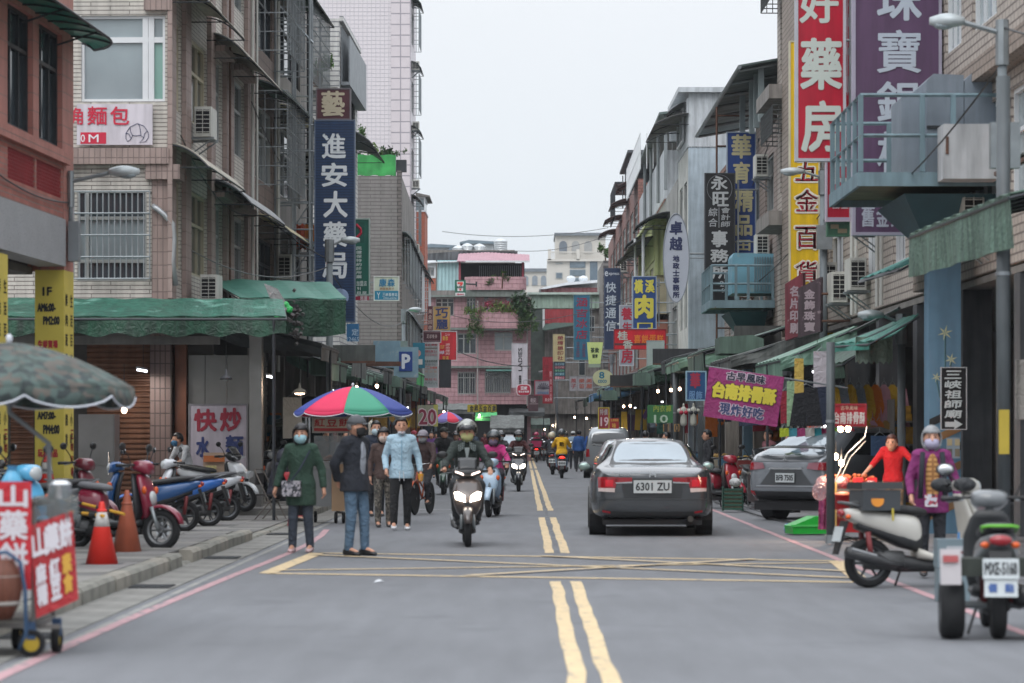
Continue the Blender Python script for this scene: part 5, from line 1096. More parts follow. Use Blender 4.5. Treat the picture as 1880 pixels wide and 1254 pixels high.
# ================= STREET FURNITURE =================
lampm = M_('#a9b0b2',rough=.4,metal=.2); polem = mat('grey_painted_pole','#6f777b',rough=.55,var=.15,streak=.15)
def street_lamp(label,ppx,Y,zt,d,L=1.35,r=.07,base=.1,head=.62,box=True):
 """post seen at pixel column ppx; arm of length L towards d (+1 right, -1 left)"""
 t = thing('street_lamp',label,'street lamp',(PX(ppx,Y),Y,base))
 z = zt-base; MB().tube([(0,0,0),(0,0,z-.1)],[r,r*.85],10).build('post',polem,t,smooth=True)
 mb = MB().tube([(0,0,z-.45),(0,0,z+.05)],r*1.25,8); mb.tube([(0,0,z-.1),(d*(L-head),0,z+.02)],.03,6); mb.build('arm',steel,t)
 x0 = d*(L-head); rings = []
 for k in range(9):
  q = k/8; w = .03+.10*math.sin(PI*min(1,q*1.1+.08))**.6; h = .05+.045*math.sin(PI*q); rings.append([(x0+d*head*q,w*math.cos(a),z+.03+h*math.sin(a)*(1 if math.sin(a) > 0 else .7)) for a in [j*PI/5 for j in range(10)]])
 hd = MB().loft(rings).build('lamp_head',lampm,t,smooth=True)
 MB().ball((x0+d*head*.6,0,z-.01),head*.3,.08,.05,10,6).build('lens',M_('#8c979b',rough=.15),hd,smooth=True)
 if box: MB().box(-.16,.16,-.22,-.09,z-1.6,z-1.1).build('junction_box',steel,t)
 return t
t = street_lamp('grey lamp on curved arm fixed to the pink brick column',130,37.6,5.1,1,.95,.035,3.9,.42,box=False)
MB().box(-.02,.12,-.1,.1,.0,.55).build('control_box',mat('grey_box','#7a8084',rough=.5),t)
street_lamp('lamp post with control box in front of the navy pharmacy sign',605,61,PZ(444,61),1,.68,.085,.1,.42)
street_lamp('thin lamp post before the dark tiled block',741,98,PZ(570,98),1,.65,.08,.1,.45)
street_lamp('large lamp with cone shade on post at top right corner',1840,30,PZ(45,30)+.0,-1,.80,.06,.1,.38)
street_lamp('lamp post between yellow sign and red gold sign',1512,56.8,PZ(318,56.8),-1,.9,.09,.1,.5)
street_lamp('lamp post beside far blue transformer platform',1278,94,PZ(517,94),-1,1.1,.09,.1,.6)
street_lamp('lamp post standing in front of the red cake banner',1180,116,PZ(597,116),-1,1.1,.1,.1,.6)
street_lamp('low market lamp on steel post right of the teal tarpaulin',1655,45,PZ(582,45),-1,.72,.075,.05,.42,box=False)
street_lamp('low market lamp above purple flag banner',1443,65,PZ(655,65),-1,.85,.12,.05,.5,box=False)
street_lamp('far lamp post near the lime cup shaped sign',1123,150,PZ(652,150),-1,1.2,.1,.1,.6,box=False)
street_lamp('short lamp in the distance against the crimson signs',1022,165,PZ(684,165),-1,1.1,.1,.1,.6,box=False)
for i,(px,Y,r,zt,lab) in enumerate(((1842,29,.075,5.3,'thick grey pole right of the temple pillar'),(1655,44,.065,4.0,''),(1525,37.2,.06,2.75,'dark pole beside the glowing food cart'),(1288,66,.09,3.6,'dark pole left of purple flag banner'),(1240,78,.09,3.5,'slim market pole behind the grey sedan'))):
 if not lab: continue
 t = thing('pole',lab,'pole',(PX(px,Y),Y,.02)); MB().tube([(0,0,0),(0,0,zt)],r,10).build('shaft',mat('dark_grey_pole','#4f5558',rough=.5,var=.2,streak=.2),t,smooth=True)
 MB().tube([(0,0,.0),(0,0,.12)],r*1.3,10).tube([(0,0,zt*.6),(0,0,zt*.6+.04)],r*1.12,10).build('collar',steel,t)
 if i == 0: MB().box(-.06,.05,-r-.004,-r+.01,1.28,1.75).build('yellow_sticker',M_('#b09a35'),t)
# transformer platforms
tealm = mat('blue_green_paint','#6f8790',rough=.6,var=.15,vs=2,streak=.2,wear=('#6b5546',7,.68))
teald = mat('dark_teal_paint','#2b4d57',rough=.6,var=.15)
def platform(label,X0,X1,Y0,Y1,z,rail,pil,ny=5):
 t = thing('transformer_platform',label,'platform',(pil,(Y0+Y1)/2,.02)); x0,x1 = X0-pil,X1-pil; yh = (Y1-Y0)/2; z -= .02
 MB().box(x0,x1,-yh,yh,z-.04,z+.02).build('deck',mat('rusty_deck','#6b6a50',rough=.8,var=.3),t)
 mb = MB(); mb.box(x0,x1,-yh-.05,-yh,z-.15,z+.05).box(x0,x1,yh,yh+.05,z-.15,z+.05).box(x0-.05,x0,-yh-.05,yh+.05,z-.15,z+.05).box(x1,x1+.05,-yh-.05,yh+.05,z-.15,z+.05); mb.build('edge_beam',tealm,t)
 mb = MB(); pts = [(x0,-yh),(x1,-yh),(x1,yh),(x0,yh),(x0,-yh)]
 for zz_ in (z+rail,z+rail*.5): mb.tube([(a,b,zz_) for a,b in pts],.03,4)
 mb.build('rail',tealm,t)
 n = 5
 for k in range(n+1):
  for yy in (-yh,yh):
   if k in (0,2,3,5): MB().box(x0+(x1-x0)*k/n-.035,x0+(x1-x0)*k/n+.035,yy-.035,yy+.035,z+.06,z+rail).build('baluster',tealm,t)
 for k in range(1,ny): MB().box(x0-.03,x0+.03,-yh+2*yh*k/ny-.03,-yh+2*yh*k/ny+.03,z+.06,z+rail).build('baluster',tealm,t)
 MB().loft([[(x0+(x1-x0)*.3,-yh+.3,z-.23),(x1-.1,-yh+.3,z-.23),(x1-.1,yh-.3,z-.23),(x0+(x1-x0)*.3,yh-.3,z-.23)],[(-.22,-.25,z-1.0),(.22,-.25,z-1.0),(.22,.25,z-1.0),(-.22,.25,z-1.0)]]).build('tapered_bracket',teald,t)
 MB().box(-.24,.24,-.25,.25,0,z-.99).build('pillar',mat('blue_pillar_paint','#5d8199',rough=.6,var=.12,streak=.12),t)
 return t,z
tp,z = platform('near blue steel transformer platform on a flower painted pillar at upper right',4.87,7.1,39.4,43,5.25,1.17,6.33)
MB().box(-.8,-.48,-1.3,-.2,z+.03,z+1.2).build('cabinet',mat('grey_blue_cabinet','#7c8792',rough=.5,var=.12,streak=.12),tp)
for a_,b_ in ((-.46,.08),(.09,.62)): MB().prism([(a_,z+.03),(b_,z+.03),(b_,z+1.5),(a_+.1,z+1.52),(a_,z+1.42)],'y',-1.5,.6).build('cabinet',mat('grey_blue_cabinet','#7c8792'),tp)
MB().box(-.46,.62,-1.53,-1.502,z+.72,z+.76).build('cabinet_rail',darkst,tp)
MB().box(-.36,.44,-2.45,-1.88,z-.1,z+.68).build('white_cabinet',mat('dirty_white_box','#b4b6b8',rough=.5,var=.1,streak=.25),tp); MB().box(-.33,-.29,-2.47,-2.452,z+.25,z+.5).build('latch',rust,tp)
fl_ = mat('painted_flower','#b9bd9a',rough=.7); gl_ = mat('painted_stem','#4d6f74',rough=.7)
fy = -.262
for (x,z0,s_) in ((-.0,3.02,.12),(.09,2.62,.1),(-.13,2.35,.08),(.0,3.3,.0)):
 if s_:
  mb = MB()
  for k in range(6): a = k*PI/3+.3; mb.add([(x,fy,z0),(x+s_*.35*math.cos(a-.35),fy,z0+s_*.35*math.sin(a-.35)),(x+s_*math.cos(a),fy,z0+s_*math.sin(a)),(x+s_*.35*math.cos(a+.35),fy,z0+s_*.35*math.sin(a+.35))],[(0,1,2,3)])
  mb.build('painted_flower',fl_,tp); MB().tube([(x,fy+.004,z0-s_*.4),(x*.6,fy+.004,z0-.3),(0,fy+.004,2.05)],.012,4).build('painted_stem',gl_,tp)
for k in range(6): MB().prism([(-.235,.2+k*.28),(.235,.42+k*.28),(.235,.54+k*.28),(-.235,.32+k*.28)],'y',-.256,-.2515).build('hazard_stripe',M_('#8d6a45' if k % 2 == 0 else '#26282b'),tp)
tp2,z = platform('far blue transformer platform beside the black office sign',4.86,6.45,70.6,74,4.95,.95,6.05)
MB().prism([(-.62,z+.25),(.5,z+.25),(.5,z+1.28),(-.58,z+1.3),(-.62,z+1.2)],'y',-1.3,.2).build('cabinet',mat('sky_blue_cabinet','#6d9fb2',rough=.5,var=.15,wear=('#8aa0a2',3,.6)),tp2)
for k in range(8): MB().box(-.05+k*.068,-.02+k*.068,-1.36,-1.3,z+.3,z+1.2).build('cooling_fin',tealm,tp2)
# ---------------- awnings ----------------
def awning(label,pts,m,vm=None,drop=.25,posts=(),sag=.05,name='awning',thick=.015,scallop=0,frame=True,cat='awning',side_cloth=False):
 """pts: back-left, back-right, front-right, front-left corners; the valance hangs from the front edge"""
 P = [Vector(p) for p in pts]; c = (P[2]+P[3])/2; o = Vector((c.x,c.y,.02)); P = [p-o for p in P]
 t = thing(name,label,cat,o); W_ = (P[2]-P[3]).length; nx = max(6,int(W_/.35))
 def f(u,v):
  a = P[0].lerp(P[1],u); b = P[3].lerp(P[2],u); q = a.lerp(b,v); q = q.copy(); q.z -= sag*math.sin(PI*v)*(.6+.4*math.cos(u*nx*1.3))+.012*math.sin(u*nx*3); return q
 MB().grid(f,nx*2,6).build('cover',m,t,solid=thick)
 if drop:
  d = (P[2]-P[3]).normalized(); nrm = Vector((d.y,-d.x,0))
  def g(u,v):
   b = P[3].lerp(P[2],u).copy(); b.z -= .01+drop*v*(1+(.12*math.sin(u*W_*9) if scallop and v > .9 else 0)); b += nrm*(.03*v*math.sin(u*W_*3.1+1)+.02*v); return b
  MB().grid(g,nx*4,4).build('valance',vm or m,t,solid=.008)
 if frame:
  mb = MB(); dz = Vector((0,0,-.05)); n = max(2,int(W_/1.6))
  for k in range(n+1): a = P[0].lerp(P[1],k/n)+dz; b = P[3].lerp(P[2],k/n)+dz; mb.tube([a,b],.018,4)
  mb.tube([P[3]+dz,P[2]+dz],.022,5).tube([P[0]+dz,P[1]+dz],.022,5); mb.build('frame',darkst,t)
 if side_cloth:
  for e0,e1,nm in ((P[1],P[2],'end_cloth'),(P[0],P[3],'end_cloth')): MB().grid(lambda u,v: e0.lerp(e1,u)+Vector((0,.03*math.sin(u*11+v*3),-.01-v*(.34+.12*math.sin(u*5)))),10,3).build(nm,vm or m,t,solid=.01)
 for u in posts: q = P[3].lerp(P[2],u); MB().tube([(q.x,q.y,0),(q.x,q.y,q.z-.05)],.03,6).build('post',darkst,t)
 return t
gA = mat('green_tarpaulin','#286352',rough=.5,var=.35,vs=1.1,streak=.4,wrinkle=.3,wear=('#5c8a7c',2.2,.6)); gB = mat('dark_green_tarpaulin','#1d4936',rough=.55,var=.45,vs=3,streak=.55,wrinkle=.3); gC = mat('pale_green_tarpaulin','#3b7868',rough=.5,var=.25,wrinkle=.2)
awning('long green tarpaulin awning across lane mouth under the tiled block',[(-11,48.6,3.95),(-4.3,48.6,3.92),(PX(525,46.8),46.8,PZ(581,46.8)),(-11,46.8,3.54)],gA,gB,.31,(.1,.97),.03,scallop=1)
mb = MB().box(-9.5,-5.3,47.3,47.5,PZ(632,47.3),PZ(617,47.3)); o = tag(mb.build('lintel_beam',concrete),'grey concrete beam under the long green tarpaulin awning','beam')
aw2 = awning('light green awning roof with dark green sagging front cloth at corner',[(PX(385,56),56,PZ(512,56)),(PX(605,58),58,PZ(519,58)),(PX(636,51),51,PZ(549,51)),(PX(440,51),51,PZ(546,51))],gC,gB,.02,(),.02)
MB().grid(lambda u,v: (PX(525+110*u,50.9)-PX(538,51),-.12+.05*math.sin(u*9+v*2)*v,PZ(549,51)-.03-.62*v-.06*math.sin(u*PI)*v-.02),40,10).build('hanging_cloth',mat('dark_green_canvas','#1c4231',rough=.75,var=.4,vs=1.5,streak=.35,wrinkle=.5),aw2,solid=.01)
tarp = thing('bundled_tarpaulin','bunched bright green and grey tarpaulin tied at the awning corner','tarpaulin',(PX(520,49.5),49.5,PZ(606,49.5)))
mb = MB(); rn = random.Random(8)
for k in range(5): mb.ball((rn.uniform(-.12,.12),0,.1+k*.09),rn.uniform(.06,.11),.07,.07,8,6)
mb.build('green_fold',mat('bright_green_plastic','#2fae58',rough=.4,wrinkle=.6),tarp,remesh=.02,smit=3)
MB().prism([(-.35,.85),(-.1,.75),(.12,.38),(.02,.34),(-.25,.6)],'y',-.04,.03).build('grey_fold',M_('#8b8c8b',wrinkle=.4),tarp)
mb = MB()
for k in range(40): mb.obox((.22+rn.gauss(0,.07),rn.uniform(-.1,.1),.1+rn.gauss(0,.2)),(rn.uniform(.02,.07),)*3,(rn.random(),rn.random(),0))
mb.build('rope_bundle',M_('#3a3635',var=.4,vs=20),tarp)
cols = [('grey green',gm_ := mat('grey_green_canvas','#5c7468',rough=.6,var=.25,vs=1.5,streak=.35)),('dark green',gB),('weathered grey',mat('weathered_grey_sheet','#6a6e6c',rough=.7,var=.3,streak=.35)),('faded green',mat('faded_green','#6f9482',rough=.5,var=.2,streak=.3)),('blue',mat('blue_canvas','#4c7fa6',rough=.5,var=.15)),('bright green',mat('fresh_green','#4eb36c',rough=.5,var=.1,streak=.1)),('charcoal',mat('charcoal_sheet','#3f4344',rough=.7,var=.3))]
cd = dict(cols)
L_spec = [(53,5,'charcoal',-3.95,3.28),(58.5,5.5,'grey green',-4.15,3.12),(64.5,6,'weathered grey',-4.05,3.45),(71,6,'faded green',-4.25,3.18),(77.5,5.5,'charcoal',-4.0,3.42),(83.5,6,'grey green',-4.2,3.3),(90,5,'weathered grey',-4.1,3.38),(95.5,7,'bright green',-3.75,3.72),(103,6,'dark green',-4.2,3.35),(109.5,6,'weathered grey',-4.1,3.5),(116,7,'grey green',-4.1,3.4),(123.5,7,'charcoal',-4.2,3.5),(131,8,'weathered grey',-4,3.45),(139.5,8,'faded green',-4.1,3.5)]
for i,(y,l_,c_,xf_,zf) in enumerate(L_spec):
 awning('%s stall awning on left side, %s past the corner awning' % (c_,ORD[i]),[(-6.2,y+l_,zf+.62),(-6.2,y,zf+.6),(xf_,y,zf),(xf_,y+l_,zf+.03)],cd[c_],cd[c_],.3+.12*(i % 3),(.5,),.05,side_cloth=i % 3 != 1)
R_spec = [(46.5,4.5,'dark green',5.45,2.75),(51.5,5.5,'faded green',4.85,2.95),(57.5,6,'weathered grey',4.35,3.15),(64,6,'grey green',4.2,3.5),(70.5,6.5,'faded green',4.0,3.45),(77.5,6,'charcoal',4.2,3.7),(84,6.5,'grey green',4.0,3.55),(91,7,'faded green',4.1,3.8),(98.5,7,'dark green',4.0,3.55),(106,8,'weathered grey',3.9,3.85),(114.5,8,'grey green',4.0,3.6),(123,9,'blue',3.9,3.7),(132.5,9,'faded green',3.8,3.8),(142,9,'blue',3.6,3.65),(152,9,'dark green',3.5,3.6),(162,9,'weathered grey',3.2,3.6)]
for i,(y,l_,c_,xf_,zf) in enumerate(R_spec):
 awning('%s stall awning on right side, %s behind the teal tarpaulin' % (c_,ORD[i]),[(6.3,y,zf+.62),(6.3,y+l_,zf+.6),(xf_,y+l_,zf+.03),(xf_,y,zf)],cd[c_],cd[c_],.26+.10*(i % 4),(.5,),.05,side_cloth=i % 3 != 0)
# boxy hoods at awning ends
for i,(px,py,Y,w_,h_) in enumerate(((1362,632,62,1.0,.42),(1255,668,74,.5,.4),(1180,695,85,.5,.4),(595,668,62,.62,.5),(720,700,86,.5,.35),(1120,725,108,.6,.4))):
 t = thing('awning_hood','grey green boxy awning hood, %s' % ['under the far platform','left of the blue fabric sign','below the silver box on right','above the rainbow parasol','right of the bright green awning on left','over the number nineteen banner'][i],'awning',(PX(px,Y),Y,PZ(py,Y)-h_/2))
 MB().prism([(-w_/2,0),(w_/2,0),(w_/2,h_*.8),(w_/4,h_),(-w_/2,h_*.9)],'y',0,1.6).build('hood_cover',cd['grey green'],t,solid=0)
# right foreground: slanted cloth awning and dark corrugated roof
awning('pale grey green slanted cloth awning in front of the blue pillar',[(7.4,28,4.6),(7.4,35.2,4.7),(PX(1670,35.2),35.2,PZ(430,35.2)),(PX(1853,28),28,PZ(355,28))],mat('stained_green_canvas','#5f7a6c',rough=.7,var=.35,vs=1.6,streak=.45,wrinkle=.3),mat('stained_green_canvas','#6f9680'),.55,(),.02)
t = thing('corrugated_roof','dark rusty corrugated roof edge above the slanted cloth awning','roof',(5.6,34,4.6)); mb = MB()
mb.grid(lambda u,v: (.35+2.2*v,-8+8*u,.25+.5*v-.4*(1-u)*.2+(.03 if int(u*60) % 2 else 0)),60,3); mb.build('roof_sheet',mat('dark_rusty_sheet','#3c413e',rough=.8,var=.4),t,solid=.02)
MB().tube([(.3,-8,.1),(.3,0,.16)],.04,5).build('roof_beam',rust,t)
awning('teal tarpaulin scrap spread over the shop roofs right of the flag banner',[(6.3,46,3.45),(6.2,42.8,3.4),(5.45,43,2.98),(5.2,46.5,3.05)],mat('teal_tarpaulin','#2e7d6e',rough=.5,var=.25,wrinkle=.4),mat('teal_tarpaulin','#2e7d6e'),.12,(),.12)
awning('small teal window awning left of the blue pillar',[(6.4,45.5,4.45),(6.4,41.2,4.4),(5.7,41.3,4.05),(5.6,45.4,4.1)],mat('teal_metal','#2d8a80',rough=.5),M_('#55585a'),.06,(),.01)
t = thing('hanging_cloth','grey green ragged cloth hanging below the teal tarpaulin','cloth',(PX(1605,44),44,PZ(666,44))); MB().grid(lambda u,v: (-.3+.6*u,.03*math.sin(u*14),.42*v+(.03*math.sin(u*40) if v < .1 else 0)),20,5).build('cloth',M_('#7c8d80',wrinkle=.5,streak=.2),t,solid=.01)
t = thing('hanging_cloth','white canvas hanging at the right edge beside lamp','cloth',(PX(1875,31),31,PZ(770,31))); MB().grid(lambda u,v: (-.06+.2*u+.06*v*0,.03*math.sin(u*8),.68*v),8,5).build('cloth',M_('#a8a39c',wrinkle=.5),t,solid=.01)
# fascia boards and loose boards
for i,(px,py,Y,w_,h_,c_,sd) in enumerate(((645,650,63,1.1,.42,'#565a58',1),(700,668,70,1.0,.12,'#6b4a3c',1),(1395,618,69,1.3,.55,'#4a4a49',-1),(1240,655,84,1.4,.5,'#37393c',-1),(1150,700,100,1.2,.45,'#2e3032',-1))):
 t = thing('fascia_board',['grey fascia board left of the small blue sign','brown timber edge under the grey fascia board','dark rendered board behind the far platform pillar','black fascia board below the silver cabinet','black fascia board near the round eight sign'][i],'board',(PX(px,Y),Y,PZ(py,Y)-h_/2)); MB().box(-w_/2,w_/2,0,.08,0,h_).build('board',M_(c_,var=.3,streak=.3),t); MB().box(-w_/2,w_/2,-.03,0,0,.05).build('trim',rust,t)
t = thing('steel_box','pale upright electric cabinet in front of red cake banner','cabinet',(PX(1204,92),92,PZ(682,92))); MB().box(-.3,.3,0,.4,0,1.05).build('box',M_('#8f9997',streak=.15),t); MB().box(-.28,.28,-.02,-.004,.04,1.0).build('door',M_('#9aa4a2'),t)
for i,(px,py,Y,w_,h_,lab) in enumerate(((710,650,92,.9,.9,'blue grey utility cabinet left of the parking sign'),(745,665,90,.8,1.0,'blue grey cabinet carrying the blue parking sign'))):
 t = thing('utility_cabinet',lab,'cabinet',(PX(px,Y),Y,PZ(py,Y)-h_/2)); MB().box(-w_/2,w_/2,0,.5,0,h_).build('body',M_('#7d9aa8',var=.15,wear=('#96a5a8',5,.6)),t); MB().tube([(-.2,.3,-3),(-.2,.3,0)],.05).build('post',steel,t)
 if i: MB().box(-.22,.22,-.03,-.005,.2,.85).build('sign_plate',M_('#1d3f86'),t); mb = MB(); put_text(mb,'P',-.11,.13,.3,.75,-.036,.025); mb.build('lettering',M_('#d3d8df',var=0),t)
t = thing('poster_board','narrow teal poster board with orange round picture right of parking sign','poster',(PX(769,91),91,PZ(676,91))); MB().box(-.2,.2,0,.06,0,.85).build('board',M_('#1f6c80'),t); MB().lathe([(.12,0),(.12,.01)],14,(-.05,-.014,.5),'y').build('picture',M_('#c08a80'),t); MB().box(-.02,.12,-.02,-.005,.12,.3).build('picture',M_('#c7c0b8'),t)
# ---------------- parasols ----------------
def parasol(label,loc,R_,zt,zr,cols_,n=8,val=.1,trim='#c9ccd4',rz=0,polepts=None,frame='#8b8f92'):
 t = thing('parasol',label,'parasol',loc,rz)
 for k in range(n):
  a0 = 2*PI*k/n; a1 = 2*PI*(k+1)/n
  def f(u,v):
   a = a0+(a1-a0)*u; d = v*R_; bow = (1-.06*math.sin(PI*u)*v)
   return (d*bow*math.cos(a),d*bow*math.sin(a),zt-(zt-zr)*(v**1.7)-.025*math.sin(PI*u)*v)
  m = cols_[k % len(cols_)]; m = m if not isinstance(m,str) else M_(m,rough=.7,var=.06,vs=2)
  MB().grid(f,8,9).build('panel',m,t,smooth=True,solid=.004)
  def g(u,v):
   p = f(u,1); a = a0+(a1-a0)*u; return (p[0]*(1+.012*v),p[1]*(1+.012*v),p[2]-v*val*(.55+.45*math.sin(PI*u)**.5))
  vl = MB().grid(g,10,2).build('valance',m,t,smooth=True,solid=.004)
  pts = [g(i/10,1) for i in range(11)]; MB().tube(pts,.008,4).build('trim',M_(trim),vl)
 mb = MB()
 for k in range(n): a = 2*PI*k/n; mb.tube([(0,0,zt-.04),(R_*.5*math.cos(a),R_*.5*math.sin(a),zt-(zt-zr)*.31-.03),(R_*.97*math.cos(a),R_*.97*math.sin(a),zr-.02)],.006,4); mb.tube([(0,0,zr-.15),(R_*.5*math.cos(a),R_*.5*math.sin(a),zt-(zt-zr)*.31-.03)],.006,4)
 mb.build('ribs',M_(frame,metal=.4),t); MB().tube(polepts or [(0,0,0),(0,0,zt+.03)],.02,8).build('pole',M_(frame,metal=.4),t,smooth=True)
 MB().ball((0,0,zt+.03),.025,.025,.035,8,6).build('finial',M_('#c9ccd4'),t)
 return t
bl,rd,gn = '#35468f','#cf2a55','#3d8f74'
parasol('large rainbow parasol with blue, red and green panels over the cake cart',(PX(648,45.6),45.6,.02),.99,PZ(712,45.6),PZ(757,45.6),[rd,gn,bl,rd,bl,rd,gn,bl],8,.07,rz=math.radians(-5))
camo = mat('camouflage_cloth','#6f7f74',rough=.8,camo=(17,('#37433f','#475753','#55504a','#2d3637')),var=.3,vs=4)
parasol('camouflage patterned parasol over the yam cake cart at the left edge',(PX(17,20.3),20.3,.02),.93,PZ(634,20.3),PZ(716,20.3),[camo],8,.13,rz=.3,polepts=[(0,0,PZ(634,20.3)+.02),(0,0,1.65),(.29,0,1.42),(.32,0,.5)])
parasol('small red and lilac parasol in left stalls beyond number twenty',(PX(822,104),104,.02),.62,PZ(757,104),PZ(772,104),['#c8304a','#7a6fae','#c8304a','#6f65a5'],8,.1)
# ---------------- cones, bars, litter bins ----------------
def cone(label,px,Y,zb,col,h=.7,dirty=False,r0=.17):
 t = thing('traffic_cone',label,'traffic cone',(PX(px,Y),Y,zb)); k = mat('faded_cone' if dirty else 'red_cone_rubber',col,rough=.5,var=.2 if dirty else .06,emit=0,streak=.2 if dirty else 0)
 MB().lathe([(.0,.03),(r0,.03),(.028,h-.02),(.02,h)],24).build('cone_body',k,t,smooth=True); MB().box(-.2,.2,-.2,.2,0,.03).build('base',M_('#3b3c3e') if not dirty else M_('#4b4644'),t)
 f = lambda z: r0+(.028-r0)*(z-.03)/(h-.05)+.003
 if not dirty: MB().lathe([(f(.42),.42),(f(.57),.57)],24).build('reflective_band',M_('#c4c1bd',rough=.4),t,smooth=True)
 MB().lathe([(f(.58)+.004,.575),(f(.58)+.006,.59),(f(.6),.6)],24).build('collar',k,t,smooth=True)
 return t
cone('bright red traffic cone with white band on pavement edge',187,28.5,.125,'#d42a1e',.68)
cone('faded terracotta traffic cone behind the bright red cone',233,31.5,.125,'#a8583f',.74,True)
ct = thing('plastic_drum','blue plastic drum among scooters carrying a traffic cone','drum',(PX(86,35.6),35.6,.1)); MB().lathe([(.16,0),(.18,.05),(.17,.25),(.18,.42),(.17,.45)],18).build('drum_body',M_('#2f5d8a'),ct,smooth=True); MB().lathe([(.175,.45),(.175,.47),(.02,.475)],18).build('lid',M_('#2a4f77'),ct)
cone('red traffic cone standing on a blue drum behind the maroon scooter',86,35.6,.575,'#cf2f22',.68)
for i,(a,b,lab) in enumerate((((78,906,31.8),(228,944,30.9),'upper black and yellow barrier bar resting between cones'),((115,938,29.3),(190,947,28.4),'lower black and yellow barrier bar touching red cone'))):
 A = Vector((PX(a[0],a[2]),a[2],PZ(a[1],a[2]))); B_ = Vector((PX(b[0],b[2]),b[2],PZ(b[1],b[2]))); t = thing('barrier_bar',lab,'barrier bar',A); n = 6
 for k in range(n): MB().tube([(B_-A)*k/n,(B_-A)*(k+1)/n],.018,8).build('stripe',M_('#c9962f' if k % 2 else '#26272a'),t)
# ---------------- yam cake cart (left front) ----------------
YC = 18.4; sC = YC/FP
ct = thing('food_cart','steel yam cake cart with red signs and small yellow hubbed wheels at left edge','food cart',(PX(60,YC),YC,0))
cx = lambda p: (p-60)*sC; cz = lambda p: PZ(p,YC)
frm = mat('worn_cart_steel','#6e6b68',rough=.5,metal=.4,var=.3)
mb = MB()
for x in (cx(62),cx(-90)):
 for y in (0,.75): mb.box(x-.015,x+.015,y-.015,y+.015,.2,cz(925))
for z_ in (cz(1148),cz(925)):
 mb.box(cx(-90),cx(62),-.015,.015,z_-.02,z_+.02).box(cx(-90),cx(62),.735,.765,z_-.02,z_+.02).box(cx(62)-.015,cx(62)+.015,0,.75,z_-.02,z_+.02)
mb.box(cx(62)+.016,cx(62)+.17,.05,.07,cz(1150)-.02,cz(1150)+.01)
mb.build('frame',frm,ct); MB().box(cx(-90),cx(60),.02,.74,.24,.26).build('shelf',frm,ct)
MB().box(cx(-90),cx(62),-.02,.77,cz(925),cz(925)+.02).build('counter',stl,ct)
cl = mat('acrylic_case','#9aa3a3',rough=.12,trans=.55,alpha=.55,spec=.8)
MB().box(cx(55),cx(122),.1,.5,cz(958),cz(912)).build('acrylic_case',cl,ct)
bar = mat('brown_wood_barrel','#6e3d2a',rough=.6,var=.25,vs=2,brick=(.03,3,.002,'#4a2718',.85,0.))
MB().lathe([(.12,-.2),(.17,-.1),(.19,0),(.18,.1),(.13,.2)],26,(cx(-5),-.12,cz(1080)),'z').build('barrel',bar,ct,smooth=True)
for z_ in (-.09,.09): MB().lathe([(.178,z_-.012),(.182,z_),(.178,z_+.012)],26,(cx(-5),-.12,cz(1080)),'z').build('barrel_hoop',M_('#9a958f'),ct)
MB().tube([(cx(-40),-.16,cz(1018)),(cx(20),-.16,cz(1012)),(cx(45),-.16,cz(1030)),(cx(54),-.16,cz(1080)),(cx(56),-.16,cz(1160)),(cx(40),-.1,cz(1190))],.014,6).build('push_handle',M_('#33506f'),ct,smooth=True)
s1 = MB().box(cx(-80),cx(60),-.06,-.045,cz(1082),cz(884)).build('sign_panel',M_('#b61f2c',wrinkle=.2),ct)
mb = MB()
for k,(c_,y0_,y1_) in enumerate((('山',892,930),('藥',938,990),('餅',996,1060))): put_text(mb,c_,cx(2),cx(53),cz(y1_),cz(y0_),-.064,.006)
mb.build('lettering',M_('#c9c4c9',var=0),s1)
# angled second sign
q0 = Vector((cx(68),-.03,cz(1135))); dx = Vector((cx(138)-cx(68),.16,.12)); dz = Vector((-(cx(12)-cx(0)),0,cz(955)-cz(1125)))
P2 = lambda u,v,o=0: q0+dx*u+dz*v*(1-.04*u)+Vector((0,-o,0))
s2 = MB().grid(lambda u,v: P2(u,v),2,2).build('sign_panel',M_('#a82a2f',wrinkle=.3),ct,solid=.006)
for col_,lst in (('#d0cbd0',(('山',.04,.36,.62,.95),('藥',.36,.66,.62,.95),('餅',.68,.96,.62,.95),('麻糬',.08,.3,.1,.56),('紅豆',.4,.62,.1,.56))),('#d0a040',(('素食',.70,.90,.12,.56),))):
 mb = MB()
 for st,a,b,c_,d in lst: vchars(mb,st,a,b,c_,d,0,.015,0,.9,lambda x,y,z: P2(x,z,.012-y))
 mb.build('lettering',M_(col_,var=0),s2)
def wheel(parent,c,r,w,axis='x',hub='#b79b2c',name='wheel',rr=.6):
 ww = w/2; W0 = MB().lathe([(r*.2,-ww*.5),(r*rr,-ww*.45),(r*rr,ww*.45),(r*.2,ww*.5)],22,c,axis).build(name,M_(hub,rough=.4),parent)
 MB().lathe([(r*rr,-ww*.7),(r*.86,-ww),(r*.97,-ww*.7),(r,0),(r*.97,ww*.7),(r*.86,ww),(r*rr,ww*.7)],26,c,axis).build('tyre',rubber,W0,smooth=True); return W0
for (px,y0_,dy) in ((58,0,0),(88,.35,0),(-20,0,0),(2,.6,0)): wheel(ct,(cx(px),y0_,.095),.095,.06,'y' if px in (58,) else 'x')
MB().box(cx(50),cx(66),-.02,.02,.12,.24).box(cx(80),cx(96),.32,.38,.12,.24).build('caster_fork',M_('#2f4a6a'),ct)
t = thing('water_jug','light blue plastic jug standing on the yam cake cart','jug',(PX(22,YC+.3),YC+.3,cz(925)+.021)); MB().lathe([(.06,0),(.075,.02),(.075,.13),(.05,.17),(.03,.2),(.03,.22)],16).build('jug_body',M_('#4f9cc0',rough=.3),t,smooth=True); MB().lathe([(.034,.205),(.034,.23),(.01,.232)],12).build('cap',M_('#2f6f98'),t)
